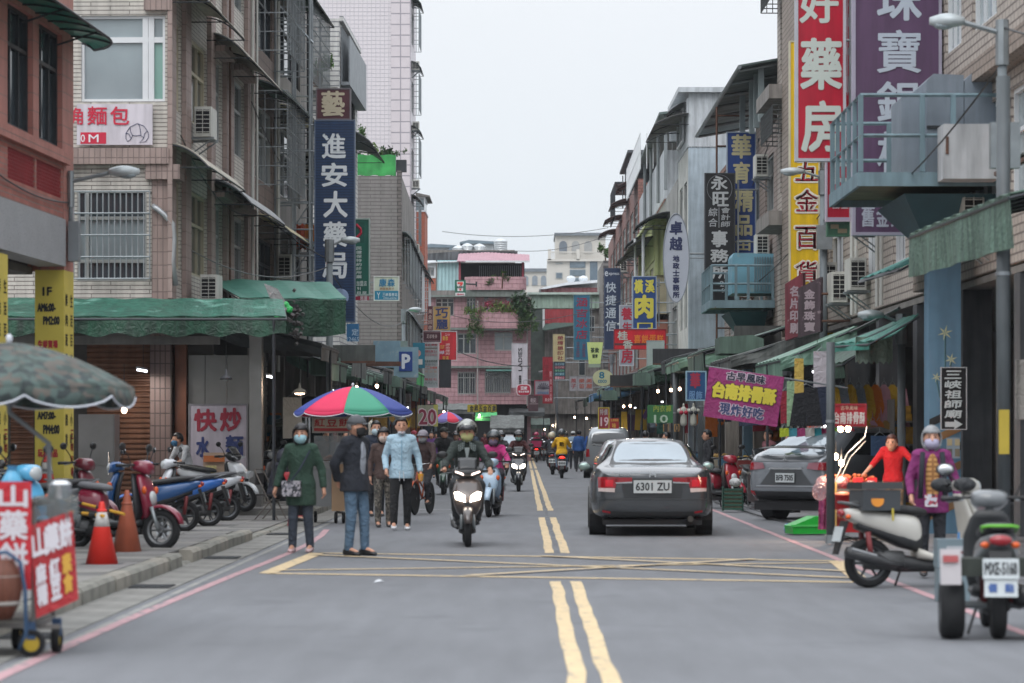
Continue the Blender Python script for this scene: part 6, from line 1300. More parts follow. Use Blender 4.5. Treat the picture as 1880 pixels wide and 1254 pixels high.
t = thing('steel_pot','shiny steel pot on the yam cake cart beside the post','pot',(PX(110,YC+.4),YC+.4,cz(925)+.021)); MB().lathe([(.07,0),(.08,.01),(.08,.1),(.085,.105)],18).build('pot_body',chrome,t,smooth=True); MB().lathe([(.084,.106),(.05,.13),(.01,.135)],18).build('lid',chrome,t)
# ---------------- red bean cake cart ----------------
YK = 46.2; kx = lambda p: (p-620)*YK/FP; kz = lambda p: PZ(p,YK)
ct = thing('food_cart','red bean cake cart with wooden panel and steaming pans under rainbow parasol','food cart',(PX(620,YK),YK,0))
MB().box(kx(609),kx(633),-.02,0,kz(938),kz(852)).build('wood_panel',M_('#a08466',var=.15),ct); MB().box(kx(560),kx(640),0,.75,kz(860),kz(848)).build('counter',stl,ct)
MB().box(kx(562),kx(608),.02,.7,kz(930),kz(860)).build('cupboard',M_('#77797a',rough=.4,metal=.4),ct)
mb = MB()
for p in (562,640): mb.box(kx(p)-.015,kx(p)+.015,0,.03,kz(848),kz(766)).box(kx(p)-.015,kx(p)+.015,.7,.73,kz(848),kz(766))
mb.build('uprights',steel,ct); MB().box(kx(576),kx(638),.05,.06,kz(846),kz(800)).build('glass_screen',cl,ct)
for p in (616,630): wheel(ct,(kx(p),.1,.1),.1,.05,'x','#55585a')
wheel(ct,(kx(575),.5,.1),.1,.05,'x','#55585a')
for k in range(3): MB().ball((kx(598+k*6),.25,kz(843-3*(k % 2))),.06,.05,.045,8,6).build('baked_cake',mat('baked_brown','#8a4f2f',rough=.7,var=.3),ct,smooth=True)
sign('cream sign with red characters hanging below the rainbow parasol',573,766,647,795,46.0,'#c9bfa2',[('紅豆餅',576,768,643,783,'#b52a2c','h',1.6),('',576,786,643,792,'#b5322f','box')],name='cake_sign',frame='#a09c92',thick=.03)
# ---------------- seats ----------------
def stool(label,loc,col,h=.45,w=.3,rz=0):
 t = thing('stool',label,'stool',loc,rz); MB().box(-w/2,w/2,-w/2,w/2,h-.03,h).build('seat',M_(col,rough=.4),t)
 for sx in (-1,1):
  for sy in (-1,1): MB().tube([(sx*w*.4,sy*w*.4,h-.03),(sx*w*.52,sy*w*.52,0)],.014,5).build('leg',M_(col,rough=.4),t)
 MB().tube([(-w*.48,-w*.48,h*.35),(w*.48,-w*.48,h*.35)],.009,4).build('stretcher',M_(col,rough=.4),t); return t
def folding_chair(label,loc,rz):
 t = thing('folding_chair',label,'chair',loc,rz); c_ = M_('#6d6660',metal=.5,rough=.4)
 MB().box(-.2,.2,-.2,.2,.43,.46).build('seat',M_('#2f2b2b'),t); MB().box(-.19,.19,.2,.22,.62,.82).build('backrest',M_('#2f2b2b'),t)
 for sx in (-1,1): MB().tube([(sx*.21,-.22,0),(sx*.21,.0,.42),(sx*.21,.21,.86),(0,.22,.9) if False else (sx*.16,.22,.89)],.012,6).build('leg',c_,t); MB().tube([(sx*.19,.24,0),(sx*.19,-.16,.44)],.012,6).build('leg',c_,t)
 MB().tube([(-.16,.22,.89),(.16,.22,.89)],.012,6).build('back_rail',c_,t); return t
folding_chair('brown metal folding chair beneath the seated person in red',(PX(497,47.3),47.3,.02),math.radians(75))
stool('red plastic stool beside the green coat woman',(PX(548,44.6),44.6,.02),'#8a1f2c',.46,.3)
# ---------------- right: fried rib cart ----------------
YR = 38.6; rx = lambda p: (p-1570)*YR/FP; rz_ = lambda p: PZ(p,YR)
ct = thing('food_cart','fried rib food cart hung with red basins under glowing bulbs','food cart',(PX(1570,YR),YR,.02))
MB().box(rx(1520),rx(1625),0,.8,rz_(908),rz_(900)).build('counter',stl,ct); MB().box(rx(1537),rx(1600),.05,.75,.1,rz_(914)).build('cupboard',M_('#b01f26',rough=.45),ct)
MB().box(rx(1537),rx(1565),-.02,.05,rz_(935),rz_(912)).build('blue_cloth',M_('#2a4c80',wrinkle=.5),ct); MB().box(rx(1522),rx(1529),-.1,-.07,.03,rz_(888)).build('wood_plank',M_('#b79c5c',var=.2),ct); MB().box(rx(1530),rx(1535),-.1,-.07,.03,rz_(888)).build('wood_plank',M_('#b79c5c'),ct)
MB().grid(lambda u,v: (rx(1503)+.16*u+.02*v,.05+.02*math.sin(u*12),.14+.72*v),14,6).build('purple_cloth',M_('#8a3a66',wrinkle=.5,var=.3,vs=6),ct,solid=.01)
redm = M_('#c1121f',rough=.35)
MB().lathe([(.14,0),(.2,.16),(.21,.165)],22,(rx(1556),.25,rz_(913)),'z').build('red_basin',redm,ct,smooth=True); MB().lathe([(.12,0),(.17,.14),(.18,.145)],20,(rx(1600),.45,rz_(905)),'z').build('red_basin',redm,ct,smooth=True)
MB().tube([(rx(1527),.0,.1),(rx(1527),.0,rz_(735))],.022,8).build('red_post',M_('#c23a32',rough=.4),ct); 0 if 0 else MB().tube([(rx(1528),0,rz_(898)),(rx(1556),0,rz_(835)),(rx(1588),0,rz_(805)),(rx(1592),0,rz_(785))],.012,6).tube([(rx(1536),.03,rz_(898)),(rx(1562),.03,rz_(842)),(rx(1590),.03,rz_(812))],.010,6).build('steel_arm',steel,ct)
food = mat('fried_food','#b5623a',rough=.6,var=.4,vs=20); mb = MB(); rn = random.Random(5)
for k in range(60): mb.ball((rx(1530+rn.uniform(0,70)),rn.uniform(.1,.6),rz_(897)+rn.uniform(.01,.09)),rn.uniform(.02,.045),rn.uniform(.02,.04),.02,6,4)
stuff(mb.build('fried_pieces',food,ct)); bag = M_('#c9a9ae',rough=.2,trans=.4,alpha=.7,wrinkle=.6)
for k,p in enumerate((1512,1600,1545)): MB().ball((rx(p),.05,rz_(888+8*(k % 2))),.11,.09,.09,12,8).build('plastic_bag',bag,ct,smooth=True)
bulbm = mat('glowing_bulb','#ffd9b8',emit=14.0)
def bulb(label,px,py,Y,r=.035,m=None,power=0,cord=.25):
 t = thing('light_bulb',label,'light bulb',(PX(px,Y),Y,PZ(py,Y)-r)); MB().ball((0,0,r),r,r,r*1.2,10,8).build('glass',m or bulbm,t,smooth=True); MB().tube([(0,0,r*2),(0,0,r*3.2),(0,0,cord)],[.014,.014,.004],6).build('socket',blackp,t)
 if power:
  l = bpy.data.objects.new('bulb_light',bpy.data.lights.new('bulb_light','POINT')); C.objects.link(l); l.parent = t; l.location = (0,-r*1.8,r*.2); l.data.energy = power; l.data.color = (1,.72,.5); l.data.shadow_soft_size = r
 return t
for i,(px,py) in enumerate(((1532,752),(1529,770),(1543,787),(1557,787),(1534,838),(1545,850))): bulb('bright bulb on the fried rib cart, %s' % ['highest by sign corner','second from the top','left one under the red sign','right one under the red sign','upper one beside the steel arm','lowest one above the food'][i],px,py,YR-.12,.04,None,16)
bulb('bare warm bulb hanging in front of the brown roller shutter',228,753,44,.045,None,0,.8)
t = thing('pendant_lamp','glowing shaded lamp hanging left of the rainbow parasol','lamp',(PX(550,52),52,PZ(722,52))); MB().lathe([(.14,0),(.11,.06),(.03,.1),(.01,.2)],18).build('lamp_shade',M_('#8a8478'),t,smooth=True); MB().ball((0,0,.0),.1,.1,.03,12,6).build('bulb',bulbm,t,smooth=True); MB().tube([(0,0,.2),(0,0,.7)],.006,4).build('cord',blackp,t)
t = thing('pendant_lamp','unlit round shaded lamp hanging before the steel wall','lamp',(PX(415,50),50,PZ(697,50))); MB().lathe([(.12,0),(.1,.05),(.03,.08),(.01,.2)],18).build('lamp_shade',M_('#55565a',metal=.4),t,smooth=True); MB().ball((0,0,.0),.07,.07,.03,10,6).build('bulb',M_('#a7a9a6'),t); MB().tube([(0,0,.2),(0,0,.9)],.006,4).build('cord',blackp,t)
for i,(px,py,Y) in enumerate(((1015,781,165),(1055,766,150),(1077,768,142),(1157,745,98),(1145,746,100),(1232,716,72),(1248,714,70),(1208,718,76),(815,756,120),(880,762,150),(838,770,130),(1000,788,168),(655,712,56),(692,709,60))): bulb('tiny lit bulb in the market stalls, %s from the left' % ORD[[880,838,815,692,655].index(px)] if False else 'tiny lit bulb glowing %s' % ['above the far delivery riders','over the pedestrians in blue','just right of the pedestrians','over the silver van roof','left above the silver van','right of the green ten banner','between mannequins and blue sign','left of the green ten banner','beside the number twenty cloth','under the yellow hardware banner','over the small red parasol','at the far end of the right stalls','behind the rainbow parasol top','right behind the rainbow parasol'][i],px,py,Y,.028+.00015*Y,None,14,.3)
# ---------------- goods ----------------
def garment(label,px,py,Y,w,h,col,kind='shirt',name=None,cat='garment',group=None,xyz=None,rz=0):
 t = thing(name or kind,label,cat,xyz or (PX(px,Y),Y,PZ(py,Y)-h),rz,group); m = M_(col,rough=.85,wrinkle=.35,var=.12)
 if kind == 'shirt': poly = [(-w*.5,0),(w*.5,0),(w*.5,h*.55),(w*.75,h*.35),(w*.95,h*.5),(w*.6,h*.9),(w*.18,h),(-w*.18,h),(-w*.6,h*.9),(-w*.95,h*.5),(-w*.75,h*.35),(-w*.5,h*.55)]
 elif kind == 'trousers': poly = [(-w*.5,0),(-w*.06,0),(0,h*.62),(w*.06,0),(w*.5,0),(w*.42,h),(-w*.42,h)]
 elif kind == 'shorts': poly = [(-w*.6,0),(-w*.03,0),(0,h*.4),(w*.03,0),(w*.6,0),(w*.4,h),(-w*.4,h)]
 else: poly = [(-w*.5,0),(w*.5,.02),(w*.48,h),(-w*.5,h)]
 MB().prism(poly,'y',-.02,.02).build('cloth',m,t)
 MB().tube([(-w*.3,0,h),(0,0,h+.07),(w*.3,0,h)],.006,4).tube([(0,0,h+.07),(0,0,h+.13)],.004,4).build('hanger',steel,t); return t
names = {'#c09a2c': 'mustard','#7b8791': 'slate grey','#b98a97': 'dusty pink','#c26a1e': 'orange','#1f2126': 'black','#2b3348': 'navy','#8d2434': 'dark red','#3d6b60': 'teal','#b8b6b0': 'off white','#6b4a74': 'purple','#9a7a3e': 'tan'}
seq = ['#c09a2c','#7b8791','#c09a2c','#7b8791','#c09a2c','#c26a1e','#b98a97','#c09a2c','#b98a97']
for i,c_ in enumerate(seq): garment('long sleeved %s top, %s on upper rack behind the rib sign' % (names[c_],ORD[i]),1530+i*15.5,706,50+.02*i,.17,.95-.1*(i % 2),c_,'shirt','hanging_shirt')
for i,c_ in enumerate(['#c09a2c','#b98a97','#c26a1e','#9a7a3e','#7b8791','#c09a2c','#b98a97']): garment('%s blouse hanging %s on the lower rack behind the vendor' % (names[c_],ORD[i]),1590+i*12,772,49.7+.02*i,.14,.7,c_,'shirt','hanging_shirt')
garment('ribbed black shorts hanging under the flag pole',1480,712,47,.48,.66,'#1f2126','shorts','hanging_shorts'); garment('pair of navy shorts with paper tag beside ribbed black shorts',1507,706,48,.3,.72,'#2b3348','shorts','hanging_shorts'); garment('bright orange cloth bag hanging right of the black shorts',1497,772,49,.3,.26,'#c24a2a','bag','cloth_bag','bag')
garment('pale green net bag hanging left of the ribbed shorts',1452,700,48,.14,.8,'#8fae8a','bag','cloth_bag','bag'); garment('dark red jacket hanging behind flag banner edge',1443,718,50,.2,.6,'#8d2434','bag','hanging_jacket')
garment('yellow and red printed towel clipped on the flag pole',1467,658,45,.15,.58,'#bfa452','bag','printed_towel','towel'); garment('white plastic bag of printed socks clipped near the pole',1508,645,45.3,.26,.6,'#b9b3ba','bag','sock_bag','bag')
for i,(px,c_) in enumerate(((1440,'#a4b32a'),(1455,'#3f8a99'),(1470,'#9d3c6c'),(1487,'#b8b6b0'),(1500,'#2f9aa6'),(1515,'#b23a6c'),(1530,'#8fc23a'),(1545,'#d08a2a'),(1560,'#b03048'))): garment('folded %s cloth cap on the low line, %s from left' % (['lime','teal','magenta','white','cyan','pink','green','amber','crimson'][i],ORD[i]),px,786,48+.03*i,.16,.16,c_,'bag','sun_hat','hat')
t = garment('blue denim cloth hanging behind the vendor',1615,800,47,.3,.35,'#3f5a7c','bag','denim_cloth')
# mannequins
for i,(px,c_) in enumerate(((1255,'#a01f38'),(1273,'#1d1f26'))):
 t = thing('mannequin','white torso mannequin wearing a %s bra' % ('red' if i == 0 else 'black'),'mannequin',(PX(px,64),64,PZ(778,64)))
 mb = MB().cap((0,0,.02),(0,0,.2),.085,.075).cap((-.1,0,.3),(.1,0,.3),.06,.06).cap((0,0,.2),(0,0,.33),.08,.07).cap((0,0,.33),(0,0,.46),.03,.028); mb.build('torso',M_('#a9aaa0',rough=.4),t,remesh=.014,smit=3)
 mb = MB().ball((-.05,-.05,.26),.055,.05,.05,10,8).ball((.05,-.05,.26),.055,.05,.05,10,8).tube([(-.06,-.07,.28),(-.08,-.03,.38)],.008).tube([(.06,-.07,.28),(.08,-.03,.38)],.008); mb.build('bra',M_(c_),t,smooth=True); MB().tube([(0,0,-.6),(0,0,0)],.012).build('stand',steel,t)
# stall tables with crates and hanging stock, both sides
goods = ['#8d2434','#2b3348','#3d6b60','#9a7a3e','#6b4a74','#b8b6b0','#c26a1e','#1f2126','#7b8791','#c09a2c']
gn_ = 0
def stall(side,i,y,x0,w,d):
 lab = 'left' if side < 0 else 'right'
 t = thing('stall_table','market table draped in dark cloth on %s side, %s from the front' % (lab,ORD[i]),'table',(x0,y,.02))
 c_ = RN.choice(('#3a3f45','#4b3c3c','#33483f','#555049')); MB().box(-w/2,w/2,-d/2,d/2,.68,.72).build('table_top',M_('#77736b'),t); MB().box(-w/2+.02,w/2-.02,-d/2+.02,d/2-.02,.12,.675).build('drape',M_(c_,wrinkle=.5),t)
 for sx in (-1,1):
  for sy in (-1,1): MB().box(sx*(w/2-.03)-.015,sx*(w/2-.03)+.015,sy*(d/2-.01)-.01,sy*(d/2-.01)+.01,0,.68).build('leg',steel,t)
 for k in range(3):
  c2 = RN.choice(goods); cn_ = names[c2]
  q = thing('produce_crate','%s filled crate on the %s %s table, %s along it' % (cn_,ORD[i],lab,ORD[k]),'crate',(x0+RN.uniform(-.1,.1),y-d/2+d*(k+.5)/3,.745),RN.uniform(-.1,.1))
  MB().box(-.22,.22,-.2,.2,0,.02).box(-.22,-.2,-.2,.2,.02,.2).box(.2,.22,-.2,.2,.02,.2).box(-.2,.2,-.2,-.18,.02,.2).box(-.2,.2,.18,.2,.02,.2).build('crate_box',M_(RN.choice(('#35607a','#8b8577','#7a2f2c','#3f6b45'))),q)
  mb = MB();
  for _ in range(14): mb.ball((RN.uniform(-.16,.16),RN.uniform(-.15,.15),RN.uniform(.16,.26)),.05,.05,.045,6,5)
  stuff(mb.build('contents',M_(c2,var=.4,vs=14),q,smooth=True))
for i,y in enumerate((57,63,70,77,84,92,100,109,118,128,139)): stall(-1,i,y,-4.75,.9,2.6)
for i,y in enumerate((55,61.5,68.5,76,83,91,99,108,117,127,138,150)): stall(1,i,y,5.05,.9,2.6)
for side in (-1,1):
 for i in range(22):
  y = (54 if side > 0 else 60)+i*4.1+RN.uniform(-1,1); x = side*RN.uniform(4.5,5.9); c_ = RN.choice(goods); kd = RN.choice(('shirt','trousers','bag','trousers'))
  zt = RN.uniform(2.3,2.75); h = RN.uniform(.7,1.0)
  garment('%s %s hanging in the %s stalls, %s from the front' % (names[c_],{'shirt': 'shirt','trousers': 'trousers','bag': 'cloth'}[kd],'left' if side < 0 else 'right',(ORD+['twenty-first','twenty-second'])[i]),0,0,0,RN.uniform(.3,.55),h,c_,kd,'hanging_'+{'shirt': 'shirt','trousers': 'trousers','bag': 'cloth'}[kd],xyz=(x,y,zt-h),rz=RN.uniform(-.4,.4))
# crates, bin, tray by the road
t = thing('plastic_crate','dark green plastic crate topped with white bags beside grey sedan','crate',(PX(1345,53),53,.03)); mb = MB()
for k in range(6): mb.box(-.2,.2,-.16,-.14,.02+k*.075,.06+k*.075)
for x in (-.2,.18): mb.box(x,x+.02,-.16,.16,0,.47)
mb.build('crate_slats',M_('#1f4a3c'),t); MB().box(-.17,.17,-.13,.14,.02,.42).build('cardboard',M_('#77705a',var=.3),t); MB().ball((.05,0,.55),.12,.1,.09,10,8).build('white_bag',M_('#b5b8b8',wrinkle=.5),t,smooth=True)
t = thing('plastic_tray','bright green plastic tray lying tipped beside the rib cart','tray',(PX(1475,41),41,.02),math.radians(12)); gt = M_('#1ea63a',rough=.35)
MB().prism([(-.22,.0),(.3,0),(.3,.26),(.12,.26),(-.24,.12)],'y',-.2,.2).build('tray_body',gt,t); MB().box(-.26,.31,-.22,-.205,.11,.14).build('rim',M_('#47bd5c'),t)
t = thing('water_bottle_pack','blue and clear bottle end lying left of the green tray','bottles',(PX(1448,41.2),41.2,.09)); MB().lathe([(.0,-.08),(.07,-.06),(.075,.06),(.03,.1),(.0,.12)],14,(0,0,0),'x').build('bottle',M_('#7f9aab',rough=.2),t,smooth=True); MB().lathe([(.078,-.04),(.078,.03)],14,(0,0,0),'x').build('label_band',M_('#2f5c9a'),t)
t = thing('plastic_bin','grey translucent tall plastic bin with paper note between white scooter and parked scooter','bin',(PX(1750,24.6),24.6,.004)); gb = M_('#6f7f86',rough=.35,var=.1)
MB().prism([(-.15,0),(.13,0),(.15,.3),(-.15,.3)],'y',-.12,.12).build('bin_lower',gb,t); MB().prism([(-.16,.305),(.155,.305),(.16,.56),(-.16,.56)],'y',-.125,.125).build('bin_upper',gb,t); MB().box(-.08,.08,-.13,-.126,.38,.5).build('paper_note',M_('#a9adb2'),t)
mb = MB(); hchars(mb,'禁止停車',-.06,.07,.43,.455,-.132,.002); mb.build('lettering',M_('#77434a',var=0),t); MB().tube([(.05,0,.56),(.05,0,.62)],.012).build('pen',M_('#4f7fb0'),t)
t = thing('clipboard_table','small bundled wooden easel board with orange print behind the parked scooters','easel board',(PX(393,52),52,.1)); MB().obox((0,0,.62),(.42,.03,.9),(-.12,0,0)).build('board',M_('#a58f7c'),t); MB().obox((0,-.03,.95),(.4,.01,.12),(-.12,0,0)).build('orange_stripe',M_('#b0622e'),t); MB().obox((-.05,-.06,.75),(.2,.01,.14),(-.12,0,0)).build('printed_picture',M_('#b9b07a',var=.4,vs=20),t)
for sx in (-1,1): MB().tube([(sx*.17,-.05,0),(sx*.15,.02,.3)],.014).build('leg',M_('#7a5236'),t)
# overhead cables
def cable(label,A,B_,sag=.4,r=.012):
 A = Vector(A); B_ = Vector(B_); pts = [(B_-A)*t_-Vector((0,0,sag*4*t_*(1-t_))) for t_ in [k/14 for k in range(15)]]
 o = MB().tube(pts,r,4).build('cable',blackp); o.location = A; tag(o,label,'cable')
cable('thin black cable sagging across the pink house front',(PX(820,140),140,PZ(636,140)),(PX(975,152),152,PZ(672,152)),.3,.025)
cable('long wire drooping from tiled block to market awnings',(-6.1,50,PZ(460,50)),(-4.4,61,PZ(490,61)),.35,.012)
cable('faint wire crossing the sky above the tanks',(-6,200,PZ(425,200)),(6.2,200,PZ(418,200)),.5,.02); cable('faint second wire crossing sky near cream building',(-1,210,PZ(460,210)),(6,210,PZ(436,210)),.4,.02)
cable('thick cable running along the market poles on the right',(6.2,45,3.6),(5.9,95,4.1),.5,.03); cable('black cable from corner lamp post towards right edge',(PX(1840,30),30,PZ(50,30)),(6.3,26,5.4),.15,.012)
cable('cable bundle drooping over pink brick facade',(-6.6,32,4.95),(-6.27,37.7,4.72),.18,.012)
o = MB().tube([(4.2,60,.03),(4.3,50,.03),(4.7,40,.03),(4.5,33,.03),(4.9,26,.03)],.015,5).build('cable',blackp); tag(o,'black cable lying along the right pavement edge','cable')
for i,(px,py,Y,L) in enumerate(((730,623,62,1.6),(1375,520+47,58,2.3))): pass
# market mouth at the street end, in front of the pink house
for i,(x0,x1,yt,yb,Y,c_,dp) in enumerate(((872,912,757,765,150,'bright green',1.6),(900,962,762,786,146,'weathered grey',2.2),(935,1000,748,757,156,'charcoal',2.5),(800,870,740,752,150,'weathered grey',2.5),(965,1010,768,780,160,'grey green',2))):
 awning('%s awning at the street end, %s' % (c_,['small one under the yellow banner','drooping in the middle of the lane end','raised one right of the yellow banner','left of the yellow banner by pink house','last one before the right row'][i]),[(PX(x0,Y),Y+dp,PZ(yt,Y)),(PX(x1,Y),Y+dp,PZ(yt,Y)),(PX(x1,Y),Y,PZ(yb,Y)-.0),(PX(x0,Y),Y,PZ(yb,Y))],cd[c_],cd[c_],.22,(.03,.97),.04)
for i,(px,c_,h_) in enumerate(((860,'#8b4a3a',1.9),(880,'#3f4f5c',2.2),(900,'#a07a45',1.7),(922,'#7a2f3a',2.1),(944,'#4a6a58',1.8),(965,'#8a8478',2.3),(985,'#6a3f55',1.9),(1003,'#9a5a35',2.0))):
 t = thing('goods_shelf','%s stacked goods shelf at the street end under the awnings' % ['rust brown','slate','tan','wine red','sage green','stone grey','plum','copper'][i],'shelf',(PX(px,164),164,.02))
 for k in range(4): MB().box(-.32,.32,0,.4,h_*k/4,h_*k/4+.03).build('shelf_board',M_('#6f6a62'),t)
 for x in (-.32,.30): MB().box(x,x+.02,0,.4,0,h_).build('upright',steel,t)
 mb = MB()
 for k in range(16): x = RN.uniform(-.27,.2); z_ = h_*RN.randrange(4)/4+.03; mb.box(x,x+RN.uniform(.06,.14),.02+.01*k,.3,z_,z_+RN.uniform(.15,.38))
 stuff(mb.build('boxed_goods',M_(c_,var=.5,vs=9),t))
# shelves of goods behind the right and left stalls
shc = ['#8d2434','#b58a2c','#3d6b80','#9a9790','#6b4a74','#c26a1e','#4a6a3f','#b5a58a']; shn = ['dark red','mustard','steel blue','pale grey','violet','orange','leaf green','cream']
for side in (-1,1):
 for i in range(18):
  y = (58 if side < 0 else 44)+i*(5.0 if side < 0 else 6.2); t = thing('display_rack','%s goods on display rack deep in %s arcade, %s from the front' % (shn[i % 8],'left' if side < 0 else 'right',ORD[i]),'rack',(side*(6.2 if side < 0 else 6.9),y,.05)); h_ = 2.1
  for k in range(5): MB().box(-.2,.2,-1,1,h_*k/5,h_*k/5+.03).build('shelf_board',M_('#6f6a62'),t)
  for k in range(2):
   mb = MB()
   for _ in range(26): yy = RN.uniform(-.95,.8); z_ = h_*RN.randrange(5)/5+.03; mb.box(-.18+.004*_,.16-.002*_,yy,yy+RN.uniform(.06,.2),z_,z_+RN.uniform(.12,.34))
   stuff(mb.build('stacked_goods',M_(shc[(i+3*k) % 8],var=.5,vs=6),t))
  MB().box(-.22,-.2,-1,1,0,h_).build('back_panel',M_('#8b8984'),t) if side > 0 else MB().box(-.23,-.21,-1,1,0,h_).build('back_panel',M_('#8b8984'),t)
# added tube lamps, put in to brighten the dark stalls
tubm = mat('fill_tube_glow','#f4f7ff',emit=7.)
for i,(X_,Y,lab) in enumerate(((5.6,52,'over the hanging tops behind the flag banner'),(5.4,66,'in the mannequin stall'),(5.2,80,'above the green ten banner stall'),(5.1,100,'past the silver van'),(-5.3,57,'behind the rainbow parasol'),(-5.2,74,'beyond the steel pillar stalls'),(-5.2,96,'under the bright green awning'),(5.0,122,'far along the right stalls'),(-5.1,120,'far along the left stalls'),(-7.2,51.5,'before the steel wall of the corner shop'))):
 t = thing('fill_tube','lit fluorescent tube lamp %s' % lab,'lamp',(X_,Y,2.72)); MB().tube([(-.02,-.6,0),(-.02,.6,0)],.018,8).build('tube',tubm,t); MB().box(-.05,.01,-.62,.62,.022,.06).build('housing',whitef,t); MB().tube([(0,0,.06),(0,0,.6)],.006,4).build('cord',blackp,t)
 l = bpy.data.objects.new('tube_light',bpy.data.lights.new('tube_light','AREA')); C.objects.link(l); l.parent = t; l.location = (-.02,0,-.03); l.data.shape = 'RECTANGLE'; l.data.size = .05; l.data.size_y = 1.2; l.data.energy = 26; l.data.color = (1,.96,.9)
for i,(a,b,sg,lab) in enumerate((((PX(605,61),61,5.2),(PX(741,98),98,5.6),.6,'black wire strung between the two left lamp posts'),((PX(1512,56.8),56.8,6.2),(PX(1278,94),94,6.4),.8,'black wire strung between the yellow sign post and next post'),((PX(1278,94),94,6.5),(PX(1180,116),116,6.4),.5,'black wire strung above the red cake banner'),((PX(1840,30),30,5.6),(PX(1512,56.8),56.8,6.0),.5,'thick wire from right corner lamp to second lamp'),((-6.0,62,6.6),(-4.3,61,5.4),.1,'short wire from caged block to lamp post'),((-5.8,58,8.6),(-5.6,71,7.9),.4,'slack wire across the cages of grey block'),((6.3,70,9.0),(6.4,92,8.4),.6,'slack wire along terrace block facade'),((-6.3,50,7.0),(-5.9,60,6.4),.5,'slack wire along tiled block facade'),((5.0,100,7.0),(-4.8,140,8.0),1.0,'thin wire crossing the street before the pink house'))): cable(lab,a,b,sg,.014)
# richer rib stall: lit tray case, price cards, more basins
t = thing('food_display','glowing warm tray of fried ribs and red price cards on the cart counter','food display',(PX(1560,YR),YR+.3,rz_(899)))
MB().box(-.36,.42,-.18,.2,.01,.04).build('tray',stl,t); mb = MB()
for k in range(70): mb.ball((RN.uniform(-.33,.38),RN.uniform(-.15,.17),RN.uniform(.06,.2)),.035,.03,.028,6,4)
stuff(mb.build('fried_ribs',food,t))
for k in range(4): MB().box(-.34+k*.2,-.2+k*.2,-.2,-.19,.05,.17).build('price_card',M_('#c2202a'),t)
for i,(px,py,r_,c_,lab) in enumerate(((1548,925,.17,'#c1121f','large red basin hanging before the rib cart'),(1600,948,.2,'#b3101c','red tub on the ground before the rib cart'),(1505,905,.11,'#c9a9ae','pinkish plastic bag bundle at left of rib cart'))):
 q = thing('basin' if i < 2 else 'bag_bundle',lab,'basin' if i < 2 else 'bag',(PX(px,YR-.5),YR-.5,PZ(py,YR-.5)-.08))
 if i < 2: MB().lathe([(r_*.7,0),(r_,.2),(r_+.02,.205),(r_*.95,.19)],22).build('basin_wall',M_(c_,rough=.35),q,smooth=True); MB().ball((0,0,.19),r_*.85,r_*.8,.06,12,8).build('contents',food,q,smooth=True)
 else: MB().ball((0,0,.1),r_,r_*.8,r_*1.2,12,8).build('bag',bag,q,smooth=True)
# two more parked scooters' worth of clutter: helmets on the left row
# ================= SCOOTERS, BICYCLE =================
def sup(a,e): return math.copysign(abs(math.cos(a))**e,math.cos(a)),math.copysign(abs(math.sin(a))**e,math.sin(a))
def loft_f(sts,n=16,e=.7):
 """stations (f, zc, hw, hh[, lateral centre]) along the length"""
 R_ = []
 for s in sts:
  R_.append([((s[4] if len(s) > 4 else 0)+s[2]*sup(2*PI*k/n,e)[0],-s[0],s[1]+s[3]*sup(2*PI*k/n,e)[1]) for k in range(n)])
 return MB().loft(R_)
def loft_z(sts,n=16,e=.75):
 """stations (z, fc, hw, hf)"""
 return MB().loft([[(s[2]*sup(2*PI*k/n,e)[0],-(s[1]+s[3]*sup(2*PI*k/n,e)[1]),s[0]) for k in range(n)] for s in sts])
def swheel(t,f,r=.245,w=.10,rim='#8a8d90',steer=0.,name='wheel',disc=True):
 h = w/2; mb = MB().lathe([(.035,-h*.9),(.04,-h*.9),(.04,h*.9),(.035,h*.9)],14,(0,-f,r),'x')
 mb.lathe([(r*.60,-h*.55),(r*.70,-h*.75),(r*.70,h*.75),(r*.60,h*.55)],26,(0,-f,r),'x')
 for k in range(6):
  a = k*PI/3; mb.tube([(0,-f+.03*math.cos(a),r+.03*math.sin(a)),(0,-f+r*.64*math.cos(a),r+r*.64*math.sin(a))],[.016,.012],5)
 W0 = mb.build(name,M_(rim,metal=.5,rough=.4),t)
 MB().lathe([(r*.69,-h*.7),(r*.8,-h),(r*.93,-h*.85),(r*.985,-h*.45),(r,0),(r*.985,h*.45),(r*.93,h*.85),(r*.8,h),(r*.69,h*.7)],30,(0,-f,r),'x').build('tyre',rubber,W0,smooth=True)
 if disc: MB().lathe([(.05,.028),(.095,.028),(.095,.034),(.05,.034)],20,(0,-f,r),'x').build('brake_disc',chrome,W0)
 return W0
lampon = mat('headlamp_lit','#fff0dc',emit=9.0); lampoff = mat('headlamp_glass','#a9adae',rough=.1,spec=.9,var=.1); redl = mat('tail_light_red','#8e1420',rough=.15,spec=.8); redon = mat('tail_light_lit','#ff2a22',emit=4.); amber = mat('amber_lens','#c8541c',rough=.2)
def plate(t,txt,loc,w=.26,h=.145,tilt=0.,name='number_plate',ink='#23272b',d=1):
 """plate whose face looks towards local +y*d"""
 o = MB().box(-w/2,w/2,-.004,.004,-h/2,h/2).build(name,M_('#b9c0c2',rough=.4),t,loc=loc,rot=(tilt,0,PI if d > 0 else 0))
 if txt: mb = MB(); put_text(mb,txt,-w*.44,w*.44,-h*.3,h*.3,-.006,h*.02); mb.build('plate_number',M_(ink,var=0),o)
 return o
